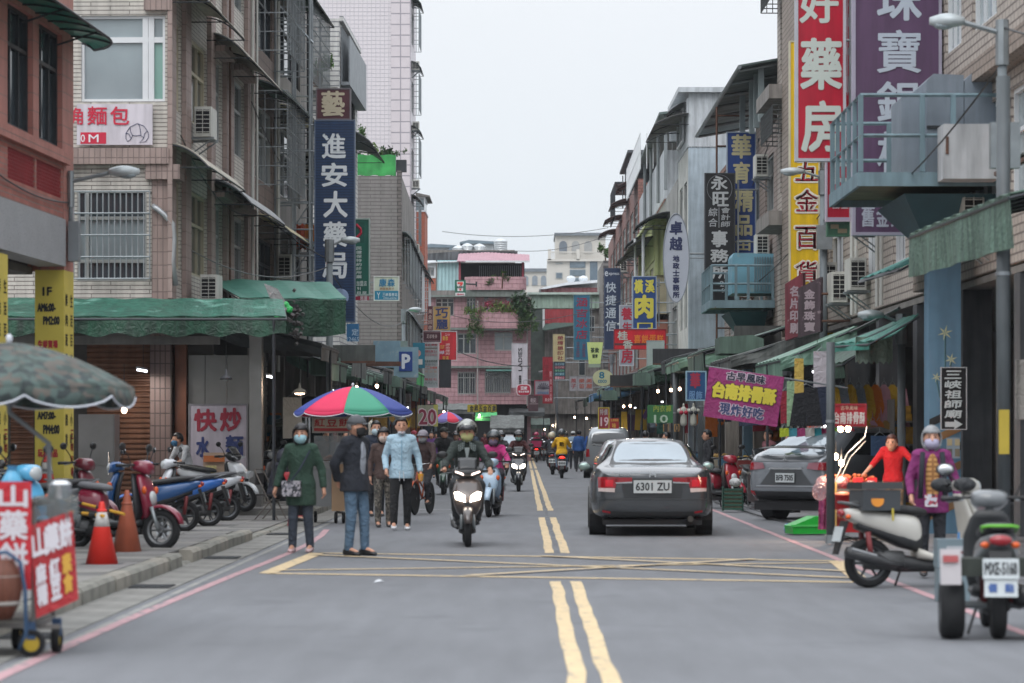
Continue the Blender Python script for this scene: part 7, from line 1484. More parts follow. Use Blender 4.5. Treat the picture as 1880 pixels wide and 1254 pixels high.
def scooter(label,loc,rz,col,col2='#202225',style='sport',lit=False,tail=False,txt='',seat='#2a2b2d',stand=True,lean=0.,rim='#55585b',floor='#26282a',mir=True,group=None,tailc=None,grip_w=.33,cat='scooter'):
 t = thing('parked_scooter' if stand else 'scooter',label,cat,loc,rz,group,rot=(0,lean,rz))
 P = M_(col,rough=.28,coat=.6,var=.04); D = M_(col2,rough=.45,var=.06); F = M_(floor,rough=.5); K = blackp
 sw = swheel(t,.66,rim=rim); swheel(t,-.62,w=.115,rim=rim,disc=False)
 # front fender
 R_ = []
 for k in range(11):
  a = math.radians(15+k*14); f = .66+.275*math.cos(a); z = .245+.275*math.sin(a); hw = .07*math.sin(PI*(k+1.5)/13)**.5
  R_.append([(hw*math.cos(b),-(f+.03*math.sin(b)*math.cos(a)),z+.03*math.sin(b)*math.sin(a)) for b in [-.3+j*(PI+.6)/6 for j in range(7)]])
 MB().loft(R_,cap=False,closed=False).build('front_fender',P,t,smooth=True,solid=.008)
 mb = MB()
 for s_ in (-1,1): mb.tube([(s_*.085,-.66,.245),(s_*.08,-.56,.52)],[.022,.026],8)
 mb.tube([(0,-.56,.5),(0,-.38,.98)],.03,8); mb.build('fork',steel,t,smooth=True)
 # front cowl and leg shield
 if style == 'sport':
  loft_z([(.36,.50,.07,.05),(.46,.56,.16,.10),(.60,.57,.20,.13),(.72,.52,.215,.13),(.84,.44,.19,.11),(.93,.39,.15,.08)]).build('front_cowl',P,t,smooth=True,sub=1)
  loft_z([(.30,.36,.15,.03),(.5,.40,.22,.05),(.72,.36,.215,.05),(.86,.32,.17,.045),(.92,.31,.12,.04)]).build('leg_shield',D,t,smooth=True)
  for s_ in (-1,1):
   q = MB().prism([(s_*.03,.60),(s_*.165,.64),(s_*.185,.73),(s_*.13,.745),(s_*.04,.69)],'y',-.712,-.63); q.build('headlight',lampon if lit else lampoff,t)
   MB().prism([(s_*.05,.955),(s_*.17,1.0),(s_*.165,1.02),(s_*.06,.985)],'y',-.53,-.47).build('running_light',mat('running_light','#ffe9df',emit=2.5) if lit else lampoff,t)
  MB().prism([(-.03,.52),(.03,.52),(.045,.60),(-.045,.60)],'y',-.70,-.6).build('nose_vent',D,t)
  bar_c = loft_z([(.93,.40,.10,.07),(.98,.42,.20,.10),(1.04,.38,.21,.09),(1.09,.35,.10,.04)]); bar_c.build('handlebar_cowl',D,t,smooth=True)
  MB().grid(lambda u,v: (-.13+.26*u,-(.47-.12*v),1.04+.16*v-.02*abs(u-.5)),6,4).build('windscreen',M_('#2a2c2e',rough=.15),t,smooth=True,solid=.006)
 else:
  loft_z([(.36,.46,.05,.04),(.5,.50,.14,.06),(.66,.48,.17,.065),(.82,.42,.16,.06),(.93,.38,.11,.05)]).build('front_cowl',P,t,smooth=True,sub=1)
  loft_z([(.30,.36,.15,.025),(.5,.40,.20,.04),(.72,.37,.20,.04),(.86,.33,.15,.035),(.92,.31,.1,.03)]).build('leg_shield',D if style != 'classic' else F,t,smooth=True)
  if style == 'low': MB().ball((0,-.53,.62),.075,.05,.09,14,10).build('headlight',lampon if lit else lampoff,t,smooth=True)
  loft_f([(.28,1.0,.10,.05),(.36,1.01,.15,.07),(.46,.99,.12,.085),(.52,.97,.07,.06)]).build('handlebar_cowl',P,t,smooth=True)
  if style != 'low': MB().ball((0,-.50,.98),.085,.045,.075,14,10).build('headlight',lampon if lit else lampoff,t,smooth=True)
  for s_ in (-1,1): MB().ball((s_*.15,-.50,.72),.035,.03,.05,10,6).build('indicator',amber,t,smooth=True)
 # handlebars
 MB().tube([(-grip_w-.04,-.24,1.01),(-.14,-.36,1.02),(.14,-.36,1.02),(grip_w+.04,-.24,1.01)],.014,6).build('handlebar',K,t,smooth=True)
 for s_ in (-1,1):
  MB().tube([(s_*grip_w*.72,-.29,1.012),(s_*(grip_w+.04),-.24,1.01)],.021,8).build('grip',K,t,smooth=True)
  MB().tube([(s_*grip_w*.6,-.31,1.0),(s_*(grip_w),-.31,.985)],.007,5).build('brake_lever',steel,t)
  if mir:
   m_ = MB().tube([(s_*.2,-.34,1.03),(s_*.24,-.33,1.12),(s_*.31,-.31,1.2)],.007,5).build('mirror',K,t); MB().ball((s_*.34,-.30,1.235),.075,.022,.048,12,8).build('mirror_glass_housing',K,m_,smooth=True); MB().ball((s_*.34,-.285,1.235),.062,.012,.038,12,6).build('mirror_glass',chrome,m_,smooth=True)
 # floor and body
 loft_f([(.42,.33,.14,.05),(.30,.31,.17,.04),(.0,.30,.17,.04),(-.14,.34,.15,.06)]).build('floorboard',F,t,smooth=True)
 loft_f([(.40,.24,.07,.05),(.1,.2,.12,.05),(-.3,.24,.11,.09),(-.5,.28,.1,.1)]).build('belly',K,t,smooth=True)
 loft_f([(-.08,.50,.11,.16),(-.16,.55,.15,.18),(-.35,.60,.175,.14),(-.58,.66,.16,.11),(-.78,.71,.11,.075),(-.90,.74,.06,.04)]).build('rear_body',P,t,smooth=True,sub=1)
 loft_f([(-.10,.44,.125,.10),(-.3,.48,.15,.09),(-.55,.56,.13,.06),(-.75,.62,.09,.05)]).build('side_skirt',D,t,smooth=True)
 st = M_(seat,rough=.6,bump=.1,bs=200)
 loft_f([(-.02,.73,.08,.03),(-.10,.755,.125,.045),(-.28,.765,.145,.045),(-.40,.785,.14,.05),(-.60,.815,.13,.045),(-.76,.825,.10,.035),(-.80,.825,.06,.02)]).build('seat',st,t,smooth=True,sub=1)
 MB().tube([(-.12,.70,.79),(-.13,.84,.83),(-.08,.90,.84),(.08,.90,.84),(.13,.84,.83),(.12,.70,.79)],.012,6).build('grab_rail',M_('#6f7274',metal=.5) if not tailc else M_(tailc,rough=.3),t,smooth=True)
 MB().ball((0,.90,.735),.085,.035,.04,12,8).build('tail_light',redon if tail else redl,t,smooth=True)
 for s_ in (-1,1): MB().ball((s_*.11,.86,.70),.035,.03,.025,8,6).build('indicator',amber if s_ else K,t,smooth=True)
 MB().prism([(-.90,.66),(-.86,.68),(-.93,.34),(-.99,.36)],'x',-.075,.075)
 mg = MB(); mg.loft([[(-.08,.84,.66),(.08,.84,.66),(.08,.88,.66),(-.08,.88,.66)],[(-.075,.95,.33),(.075,.95,.33),(.075,.97,.33),(-.075,.97,.33)]]); mg.build('mudguard',K,t)
 plate(t,txt,(0,.935,.53),.26,.15,math.radians(-14))
 # engine, shocks, exhaust
 loft_f([(-.28,.26,.11,.10),(-.45,.27,.12,.10),(-.66,.26,.08,.08)]).build('engine',M_('#4b4c4d',rough=.6,metal=.3),t,smooth=True)
 MB().tube([(-.10,.62,.27),(-.11,.66,.55)],.028,8).tube([(.10,.62,.27),(.11,.66,.55)],.028,8).build('shock_absorber',M_('#6f2c2e') if style != 'sport' else steel,t,smooth=True)
 ex = MB().tube([(-.13,.30,.22),(-.15,.46,.24),(-.16,.56,.27),(-.17,.90,.36)],[.018,.03,.06,.055],12).build('exhaust',M_('#2c2d2f',rough=.4),t,smooth=True); MB().tube([(-.19,.60,.315),(-.215,.86,.385)],.02,6).build('heat_shield',M_('#8a8c8e',metal=.6),ex)
 if stand: MB().tube([(.12,.22,.25),(.2,.28,.01)],.012,6).build('side_stand',K,t)
 MB().tube([(-.1,-.2,.34),(-.1,.0,.34)],.01).build('step_trim',steel,t)
 return t
def topbox(t,z=.86,w=.40,h=.30,l=.36,col='#2c2f31',dot=True,y0=.52):
 b_ = MB().prism([(-w/2,z),(w/2,z),(w*.56,z+h*.72),(-w*.56,z+h*.72)],'y',y0,y0+l).build('delivery_box',M_(col,rough=.5,var=.1),t); MB().prism([(-w*.59,z+h*.74),(w*.59,z+h*.74),(w*.55,z+h),(-w*.55,z+h)],'y',y0-.02,y0+.02+l).build('box_lid',M_('#1f2123',rough=.4),b_)
 if dot: MB().lathe([(.065,0),(.065,.006)],20,(-w*.535,y0+l*.62,z+h*.36),'x').build('orange_reflector',M_('#d98a2e'),b_); MB().tube([(-w*.54,y0+.08,z-.1),(-w*.52,y0+.08,z+.02)],.012).build('strap',M_('#b0a03c'),b_)
HD = lambda deg: math.radians(deg)   # 0 faces the camera, 90 faces right, -90 faces left, 180 faces away
def at(px,py,z=0.):
 Y = FP*(EYE-z)/(py-HZ); return (PX(px,Y),Y,z)
# parked, left pavement
scooter('parked maroon scooter facing right beside the orange cones',(PX(206,32.8),32.8,.12),HD(70),'#7a1a33','#232427','low',seat='#6b6c70',lean=.03,rim='#77797b')
scooter('parked blue scooter with blue side panel and grey seat facing left',(PX(312,43.8),43.8,.02),HD(-74),'#1a5fae','#1f2124','bar',seat='#47484a',lean=-.03)
scooter('parked black and white scooter close behind the blue scooter facing left',(PX(352,46.4),46.4,.02),HD(-66),'#c3c7cc','#232528','bar',seat='#505154',txt='')
scooter('parked black scooter with white nose facing right under the stir fry board',(PX(397,50.2),50.2,.1),HD(60),'#c9cccf','#1e2022','sport',seat='#2a2b2c')
scooter('parked all black scooter beside the steel pillar',(PX(482,55),55,.12),HD(25),'#232427','#191a1c','bar')
scooter('parked dark scooter at left edge behind the cones',(PX(48,32.6),32.6,.12),HD(-58),'#2d3034','#1f2022','sport')
scooter('parked light blue scooter partly hidden at left edge by yam cart',(PX(8,28.5),28.5,.12),HD(50),'#4c9cc4','#2b2d30','bar')
scooter('parked navy scooter between the maroon and blue scooters',(PX(262,41.5),41.5,.02),HD(-78),'#24568f','#26282b','bar')
scooter('parked burgundy scooter at far left behind the red cones',(PX(110,36.5),36.5,.12),HD(64),'#6a2230','#232528','low',seat='#5a5b5e')
# parked, right
w = scooter('parked white scooter with black delivery box crosswise at right kerb',(PX(1705,26.9),26.9,0),HD(101),'#b9b7b0','#26282a','classic',seat='#232425',floor='#b3b0a8',mir=False,lean=.02)
topbox(w,.76,.42,.28,.38,'#3f4347',y0=.36)
for s_ in (-1,1): MB().ball((s_*.33,-.26,1.01),.075,.12,.07,12,8).build('glove_muff',M_('#2a2c2f',rough=.7,wrinkle=.4),w,smooth=True)
m = scooter('parked black and green scooter showing rear number plate at lower right corner',(3.56,20.7,0),HD(174),'#696d70','#2a2c2e','bar',txt='MXE-5160',tailc='#5fae2c',lean=.0)
pp = plate(m,'',(0,.955,.39),.24,.13,math.radians(-14),'second_plate'); mb = MB(); put_text(mb,'優',-.09,-.03,-.03,.03,-.008,.004); put_text(mb,'點',.03,.09,-.03,.03,-.008,.004); mb.build('plate_number',M_('#3f5c94',var=0),pp)
for s_ in (-1,1):
 a_ = MB().lathe([(.035,-.05),(.13,-.06),(.14,-.08),(.14,.08),(.13,.06),(.035,.05)],22,(s_*.34,.66,.225),'x').build('outrigger_wheel',M_('#77797b',metal=.4),m); MB().lathe([(.13,-.07),(.18,-.09),(.215,-.075),(.225,0),(.215,.075),(.18,.09),(.13,.07)],28,(s_*.34,.66,.225),'x').build('tyre',rubber,a_,smooth=True)
 MB().box(s_*.08,s_*.40,.55,.84,.47,.60).build('outrigger_fender',M_('#2f352f',rough=.5),m); MB().tube([(s_*.08,.62,.25),(s_*.3,.66,.25)],.03).build('outrigger_axle',steel,m)
 q_ = MB().obox((s_*.36,.90,.54),(.15,.03,.26),(.12,0,s_*.12)).build('printed_card',M_('#b9b4b6'),m); MB().obox((s_*.36,.925,.60),(.11,.012,.05),(.12,0,s_*.12)).obox((s_*.36,.915,.47),(.11,.012,.03),(.12,0,s_*.12)).build('card_print',M_('#a35050'),q_)
scooter('small red scooter with white bags parked right of the grey sedan',(PX(1322,55.5),55.5,.02),HD(28),'#8a2030','#2a2224','low')
scooter('black motorcycle leaning behind the flag banner',(PX(1385,57.5),57.5,.02),HD(8),'#232528','#1b1c1e','sport',mir=True)
# ridden
SC_ = {}
SC_['a'] = scooter('brown grey scooter ridden towards the camera with both headlights on',(PX(857,37.0),37.2,0),HD(2),'#453d3a','#232527','sport',lit=True,stand=False,rim='#2b2c2e')
SC_['b'] = scooter('pale blue scooter ridden by the woman in pink just behind brown scooter',(PX(905,50.4),50.4,0),HD(-6),'#9db4c8','#7c8fa2','bar',stand=False)
SC_['c'] = scooter('dark blue black scooter with lit headlights by the centre line',(PX(952,73),73,0),HD(0),'#2c3138','#1d1e20','sport',lit=True,stand=False)
SC_['d'] = scooter('black scooter with red tail light ridden away by the yellow shirt rider',(PX(1031,95),95,0),HD(180),'#26282b','#1b1c1e','bar',tail=True,stand=False,txt='888')
SC_['e'] = scooter('far scooter with pink delivery box and lit tail light',(PX(985,150),150,0),HD(180),'#2a2c2f','#1b1c1e','bar',tail=True,stand=False,txt='888')
topbox(SC_['e'],.86,.5,.46,.45,'#b0285c',False)
SC_['f'] = scooter('far scooter of pink helmet rider right of the delivery box',(PX(998,158),158,0),HD(180),'#3a3d41','#1b1c1e','bar',tail=False,stand=False,txt='888')
SC_['g'] = scooter('scooter carrying pale helmet riders left of yellow shirt rider',(PX(1015,104),104,0),HD(178),'#303338','#1b1c1e','bar',stand=False,txt='88')
SC_['h'] = scooter('dark green scooter of the black capped rider on left side',(PX(815,69),69,0),HD(0),'#2f4a3c','#222426','low',stand=False)
SC_['i'] = scooter('scooter half hidden behind the pink rider',(PX(920,82),82,0),HD(3),'#3b3034','#202123','sport',stand=False)
SC_['j'] = scooter('scooter hidden in traffic left of the brown scooter rider',(PX(838,88),88,0),HD(4),'#3a3f45','#202123','bar',stand=False)
# bicycle
def bicycle(label,loc,rz,col='#c2572c'):
 t = thing('bicycle',label,'bicycle',loc,rz); m = M_(col,rough=.4); r = .31
 for f in (.52,-.50):
  mb = MB().lathe([(.02,-.03),(.02,.03)],10,(0,-f,r),'x')
  for k in range(14): a = 2*PI*k/14; mb.tube([(0,-f,r),(0,-f+(r-.02)*math.cos(a),r+(r-.02)*math.sin(a))],.0025,3)
  W0 = mb.build('wheel',chrome,t); MB().lathe([(r-.035,-.014),(r-.012,-.018),(r,0),(r-.012,.018),(r-.035,.014)],32,(0,-f,r),'x').build('tyre',rubber,W0,smooth=True)
 R_ = []
 for k in range(9):
  a = math.radians(30+k*15); R_.append([(x,-(.52+.335*math.cos(a)),r+.335*math.sin(a)) for x in (-.025,0,.025)])
 MB().loft(R_,cap=False,closed=False).build('mudguard',m,t,solid=.004)
 mb = MB().tube([(0,-.52,r),(0,-.42,.62),(0,-.36,.80)],.016,6).tube([(0,-.40,.68),(0,-.02,.30)],.018,6).tube([(0,-.38,.74),(0,.12,.46)],.016,6).tube([(0,-.02,.3),(0,.2,.80)],.016,6).tube([(0,-.02,.3),(0,.5,r)],.012,6).tube([(0,.14,.58),(0,.5,r)],.01,6); mb.build('frame',m,t,smooth=True)
 MB().tube([(-.26,-.22,.98),(-.1,-.38,.95),(.1,-.38,.95),(.26,-.22,.98)],.011,6).tube([(0,-.36,.8),(0,-.38,.95)],.012,6).build('handlebar',chrome,t,smooth=True)
 loft_f([(-.10,.84,.05,.02),(-.2,.85,.09,.03),(-.32,.855,.10,.03)]).build('saddle',blackp,t,smooth=True)
 mb = MB()
 for z_ in (.66,.76,.86): mb.tube([(-.17,-.44,z_),(.17,-.44,z_),(.17,-.68,z_),(-.17,-.68,z_),(-.17,-.44,z_)],.005,4)
 for k in range(9): x = -.17+k*.0425; mb.tube([(x,-.68,.64),(x,-.68,.88)],.004,3).tube([(x,-.68,.64),(x,-.44,.64)],.004,3)
 for k in range(6): y_ = -.44-k*.048; mb.tube([(-.17,y_,.64),(-.17,y_,.88)],.004,3).tube([(.17,y_,.64),(.17,y_,.88)],.004,3)
 mb.build('basket',M_('#55524f',metal=.3),t); MB().tube([(0,-.60,.52),(0,-.64,.55)],.03,8).build('front_lamp',lampoff,t)
 MB().tube([(-.12,-.02,.2),(.12,-.02,.4)],.01).obox((-.14,-.02,.2),(.09,.06,.02)).obox((.14,-.02,.4),(.09,.06,.02)).build('pedal',blackp,t)
 return t
BK = bicycle('orange bicycle with front wire basket ridden beside the blue shirted man',(PX(777,52),51.6,0),HD(-14))
# ================= CARS =================
def interp(T,x):
 if x <= T[0][0]: return T[0][1]
 for (a,u),(b,v) in zip(T,T[1:]):
  if x <= b: q = (x-a)/(b-a); q = q*q*(3-2*q) if False else q; return u+(v-u)*q
 return T[-1][1]
def car(label,loc,rz,L,Wd,prof,col,name='car',cat='car',parts=None,wheelx=(.95,.78),wr=.32,n=44,sub=1,tint=None,belt=None):
 """body lofted along its length; local -y is the rear, +y the nose. prof: tables over y in 0..1 from rear to nose: roof, belt, half width, bottom, roof width"""
 t = thing(name,label,cat,loc,rz); paint = M_(col,rough=.25,coat=.8,var=.03,metal=.35)
 ys = sorted(set([round(i/n,4) for i in range(n+1)]+[.004,.012,.988,.996])); rings = []
 for u in ys:
  y = -L/2+u*L; w = Wd/2*interp(prof['w'],u); zb = interp(prof['bottom'],u); zl = interp(prof['belt'],u); zr = max(interp(prof['roof'],u),zl+.012); wr_ = Wd/2*interp(prof['rw'],u)
  k = min(1,(zr-zl)/.25); wt = w*.93*(1-k)+wr_*k
  half = [(0,zb),(w*.8,zb),(w*.95,zb+.05),(w,zb+.16),(w,zb+.5*(zl-zb)),(w*.985,zl-.07),(w*.93,zl),(w*.93*(1-.12*k)+wt*.12*k,zl+(zr-zl)*.12),(w*.93*(1-.85)+wt*.85,zl+(zr-zl)*.8),(wt*.88,zr-(zr-zl)*.06),(wt*.5,zr-.006),(0,zr+.008)]
  rings.append([(x,y,z) for x,z in half]+[(-x,y,z) for x,z in half[-2:0:-1]])
 b = MB().loft(rings); body = b.build('body',paint,t,smooth=True,sub=sub)
 bvh = BVHTree.FromPolygons([Vector(v) for v in b.v],b.f)
 def patch(nm,quad,m,d='rear',off=.006,nu=10,nv=6,par=None,th=.0,rnd=0.):
  """quad of (a, z) corners projected on the body; a is x (rear/front) or y (sides)"""
  A = [Vector((q[0],q[1],0)) for q in quad]; vs = []; ok = True
  for j in range(nv+1):
   for i in range(nu+1):
    u,v = i/nu,j/nv
    if rnd: # pull corners in
     cu,cv = 2*u-1,2*v-1; k = 1-rnd*(abs(cu)*abs(cv))**3; u,v = .5+cu*k/2,.5+cv*k/2
    p = A[0].lerp(A[1],u).lerp(A[3].lerp(A[2],u),v)
    if d == 'rear': o_,dr = Vector((p.x,-L,p.y)),Vector((0,1,0))
    elif d == 'front': o_,dr = Vector((p.x,L,p.y)),Vector((0,-1,0))
    elif d == 'left': o_,dr = Vector((-Wd,p.x,p.y)),Vector((1,0,0))
    else: o_,dr = Vector((Wd,p.x,p.y)),Vector((-1,0,0))
    h = bvh.ray_cast(o_,dr)
    vs.append((h[0]-dr*off) if h[0] is not None else o_+dr*L*.5)
  q = MB().add(vs,[(j*(nu+1)+i,j*(nu+1)+i+1,(j+1)*(nu+1)+i+1,(j+1)*(nu+1)+i) for j in range(nv) for i in range(nu)])
  return q.build(nm,m,par or t,smooth=True,solid=th)
 for y in (-L/2+wheelx[0],L/2-wheelx[1]):
  for s_ in (-1,1):
   x = s_*(Wd/2-.115); W0 = MB()
   W0.lathe([(.05,-.06),(wr*.62,-.04),(wr*.66,-.10),(wr*.66,.10),(wr*.62,.04),(.05,.06)],24,(x,y,wr),'x').build('wheel',M_('#8c8f92',metal=.6,rough=.3),t)
   wobj = t.children[-1]; MB().lathe([(wr*.66,-.095),(wr*.86,-.105),(wr*.97,-.09),(wr,-.04),(wr,.04),(wr*.97,.09),(wr*.86,.105),(wr*.66,.095)],30,(x,y,wr),'x').build('tyre',rubber,wobj,smooth=True)
   MB().lathe([(wr*1.0,-.13),(wr*1.12,-.13),(wr*1.12,.118),(wr*1.0,.118)],24,(x-s_*.005,y,wr+.0),'x').build('wheel_arch',blackp,t)
 MB().box(-Wd/2*.8,Wd/2*.8,-L/2+.12,L/2-.2,.17,interp(prof['bottom'],.5)+.05).build('underbody',dark,t)
 return t,patch
glz = mat('car_glass','#1e2428',rough=.05,spec=1.,var=.1); glr = mat('car_glass_mirror','#8a969e',rough=.05,spec=1.,var=.15,vs=1.2,metal=.35)
# grey sedan
prof = {'roof': [(0,.92),(.012,.96),(.05,1.02),(.14,1.05),(.20,1.10),(.33,1.40),(.42,1.455),(.55,1.46),(.62,1.42),(.76,1.02),(.9,.86),(.98,.7),(1,.6)],
  'belt': [(0,.86),(.012,.93),(.05,.97),(.14,.99),(.3,.97),(.6,.94),(.76,.93),(.9,.80),(1,.55)],
  'w': [(0,.74),(.004,.80),(.012,.86),(.03,.92),(.07,.975),(.15,1),(.85,1),(.93,.94),(.98,.82),(1,.7)],
  'bottom': [(0,.42),(.012,.30),(.04,.25),(.5,.2),(.96,.22),(1,.34)],'rw': [(0,.8),(.2,.66),(.35,.62),(.6,.62),(.75,.7),(1,.8)]}
xa = PX(1199,41.0)
A,pa = car('grey sedan driving away along the right lane with plate 6301 ZU',(xa,42.7,0),HD(-1),4.85,1.84,prof,'#484c50')
pa('rear_window',[(-.60,1.075),(.60,1.075),(.47,1.40),(-.47,1.40)],glr,off=.008,nu=14,nv=8,rnd=.1)
pa('rear_window_seal',[(-.63,1.055),(.63,1.055),(.50,1.415),(-.50,1.415)],blackp,off=.004,nu=14,nv=8)
pa('boot_recess',[(-.42,.58),(.42,.58),(.47,.86),(-.47,.86)],M_('#303336',rough=.3),off=.005,nu=12)
for s_ in (-1,1):
 q = lambda *p: [(s_*a,b) for a,b in p]
 pa('tail_light',q((.56,.70),(.80,.70),(.81,.88),(.50,.88)),redl,off=.012,nu=10)
 pa('tail_light',q((.30,.815),(.555,.80),(.545,.875),(.30,.875)),redl,off=.012,nu=8)
 pa('reversing_light',q((.56,.655),(.80,.67),(.80,.72),(.555,.715)),M_('#c9b9b6',rough=.15),off=.014,nu=8); pa('chrome_strip',q((.30,.79),(.545,.785),(.55,.80),(.30,.812)),chrome,off=.014,nu=6)
 pa('painted_glint',q((.58,.74),(.70,.74),(.70,.84),(.58,.84)),mat('painted_glint_red','#c81e2e',rough=.15),off=.016,nu=6)  # glint painted onto the lens as a brighter red patch
 pa('reflector',q((.62,.34),(.74,.36),(.74,.39),(.62,.37)),redl,off=.01,nu=4)
 pa('side_window',[(-1.35,1.02),(1.15,.99),(.55,1.36),(-.75,1.36)],glz,'right' if s_ > 0 else 'left',off=.006,nu=14)
 mi = MB().ball((s_*.99,.98,1.0),.11,.07,.075,12,8).build('wing_mirror',M_('#484c50',rough=.25,coat=.8,var=.03,metal=.35),A,smooth=True); MB().ball((s_*.99,.93,1.0),.095,.03,.06,12,8).build('mirror_glass',mat('mirror_pale','#8fa39d',rough=.05,metal=.5),mi,smooth=True)
pa('bumper_crease',[(-.80,.545),(.80,.545),(.82,.565),(-.82,.565)],M_('#3a3d40',rough=.3),off=.006,nu=20,nv=2); pa('boot_lip',[(-.64,.93),(.64,.93),(.62,.95),(-.62,.95)],M_('#74787b',rough=.25,metal=.4),off=.008,nu=20,nv=2)
pa('lower_bumper',[(-.62,.28),(.62,.28),(.66,.36),(-.66,.36)],M_('#26282a',rough=.5),off=.006,nu=16,nv=4)
yb = -4.85/2
plate(A,'6301 ZU',(0,yb-.035,.74),.56,.19,0,d=-1); mb = MB().box(-.05,-.03,yb-.03,yb-.015,.88,.96).box(.03,.05,yb-.03,yb-.015,.88,.96).box(-.03,.03,yb-.028,yb-.017,.905,.925); mb.build('badge',chrome,A)
mb = MB(); put_text(mb,'Accord',-.50,-.34,.895,.925,yb+.0,.003); mb.v = [(x,yb+.0-.02+abs(x)*.0,z) for x,y,z in mb.v]; mb.build('badge_lettering',chrome,A)
MB().tube([(.56,yb-.02,.26),(.56,yb+.3,.27)],.045,12).build('exhaust_pipe',M_('#4a4845',metal=.6),A)
# grey compact SUV standing askew on the right
prof = {'roof': [(0,1.02),(.01,1.06),(.05,1.16),(.10,1.24),(.26,1.55),(.36,1.66),(.6,1.68),(.68,1.6),(.80,1.14),(.95,1.0),(1,.8)],
  'belt': [(0,.96),(.01,1.02),(.06,1.08),(.3,1.05),(.7,1.0),(.95,.85),(1,.7)],'w': [(0,.70),(.004,.78),(.012,.85),(.04,.94),(.1,1),(.9,1),(.97,.88),(1,.72)],
  'bottom': [(0,.50),(.01,.42),(.05,.34),(.5,.28),(.95,.3),(1,.45)],'rw': [(0,.8),(.2,.66),(.6,.64),(.8,.75),(1,.8)]}
th = -36; cs,sn = math.cos(HD(th)),math.sin(HD(th)); rx0,ry0 = PX(1447,47),47.4; Bx = rx0-sn*2.15; By = ry0+cs*2.15
B_,pb_ = car('silver grey compact SUV standing askew behind fried rib cart with plate BFB 7505',(Bx,By,.02),HD(th),4.3,1.78,prof,'#7f848a',wr=.34)
pb_('rear_window',[(-.56,1.30),(.56,1.30),(.40,1.58),(-.40,1.58)],glr,off=.01,nu=12); pb_('lower_rear_window',[(-.60,1.14),(.60,1.14),(.58,1.23),(-.58,1.23)],glr,off=.008,nu=12)
MB().loft([[(-.66,-1.93,1.235),(-.66,-1.98,1.25),(-.6,-1.86,1.275)],[(-.3,-2.06,1.255),(-.3,-2.1,1.265),(-.3,-1.95,1.29)],[(.3,-2.06,1.255),(.3,-2.1,1.265),(.3,-1.95,1.29)],[(.66,-1.93,1.235),(.66,-1.98,1.25),(.6,-1.86,1.275)]]).build('spoiler',blackp,B_)
pb_('boot_garnish',[(-.62,1.02),(.62,1.02),(.66,1.12),(-.66,1.12)],M_('#3f4246',rough=.25),off=.01,nu=16); pb_('plate_recess',[(-.52,.62),(.52,.62),(.30,.88),(-.30,.88)],M_('#45484b',rough=.4),off=.007,nu=12)
pb_('bumper_trim',[(-.70,.36),(.70,.36),(.72,.50),(-.72,.50)],M_('#2c2e30',rough=.5),off=.01,nu=16); pb_('chrome_bar',[(-.34,.885),(.34,.885),(.32,.915),(-.32,.915)],chrome,off=.014,nu=8); pb_('bumper_line',[(-.60,.585),(.60,.585),(.6,.605),(-.6,.605)],M_('#a6abb0',metal=.5,rough=.3),off=.01,nu=12)
for s_ in (-1,1):
 q = lambda *p: [(s_*a,b) for a,b in p]; pb_('tail_light',q((.42,.90),(.76,.86),(.79,1.02),(.46,1.00)),M_('#96656f',rough=.15),off=.014); pb_('tail_light_core',q((.64,.88),(.77,.87),(.79,1.0),(.66,1.0)),redl,off=.02,nu=5); pb_('rear_reflector',q((.62,.42),(.73,.44),(.73,.52),(.64,.50)),redl,off=.02,nu=4)
 pb_('side_window',[(-1.5,1.16),(1.0,1.08),(.45,1.52),(-.75,1.52)],glz,'right' if s_ > 0 else 'left',off=.008,nu=14); MB().ball((s_*.98,.8,1.12),.11,.07,.08,12,8).build('wing_mirror',blackp,B_,smooth=True)
plate(B_,'BFB 7505',(0,-2.19,.74),.38,.16,0,d=-1)
mb = MB()
for a in (90,210,330): c_,s_ = math.cos(math.radians(a)),math.sin(math.radians(a)); mb.prism([(0,1.07),(.022*c_-.012*s_,1.07+.022*s_+.012*c_),(.045*c_,1.07+.045*s_),(.022*c_+.012*s_,1.07+.022*s_-.012*c_)],'y',-2.19,-2.17)
mb.build('badge',chrome,B_)
# vans and far cars
pv = {'roof': [(0,1.3),(.01,1.5),(.03,1.72),(.08,1.8),(.7,1.82),(.8,1.7),(.93,1.1),(1,.9)],'belt': [(0,.98),(.05,1.0),(.8,1.0),(.93,.98),(1,.75)],'w': [(0,.88),(.01,.95),(.04,1),(.9,1),(.97,.9),(1,.8)],'bottom': [(0,.38),(.05,.28),(.95,.28),(1,.4)],'rw': [(0,.78),(.7,.78),(.9,.75),(1,.8)]}
V,pv_ = car('silver van driving away ahead of the grey sedan',(PX(1116,97),97,0),HD(-1),4.4,1.7,pv,'#8f9498',name='van',cat='van',sub=0)
pv_('rear_window',[(-.62,1.12),(.62,1.12),(.55,1.58),(-.55,1.58)],glz,off=.01,nu=10,rnd=.1)
for s_ in (-1,1): pv_('tail_light',[(s_*.66,.75),(s_*.79,.75),(s_*.79,1.02),(s_*.68,1.02)],redl,off=.012,nu=4); pv_('side_window',[(-1.9,1.08),(1.2,1.08),(.9,1.55),(-1.8,1.58)],glz,'right' if s_ > 0 else 'left',off=.008)
plate(V,'',(0,-2.23,.7),.34,.16,0,d=-1)
ps = {k: v for k,v in prof.items()}
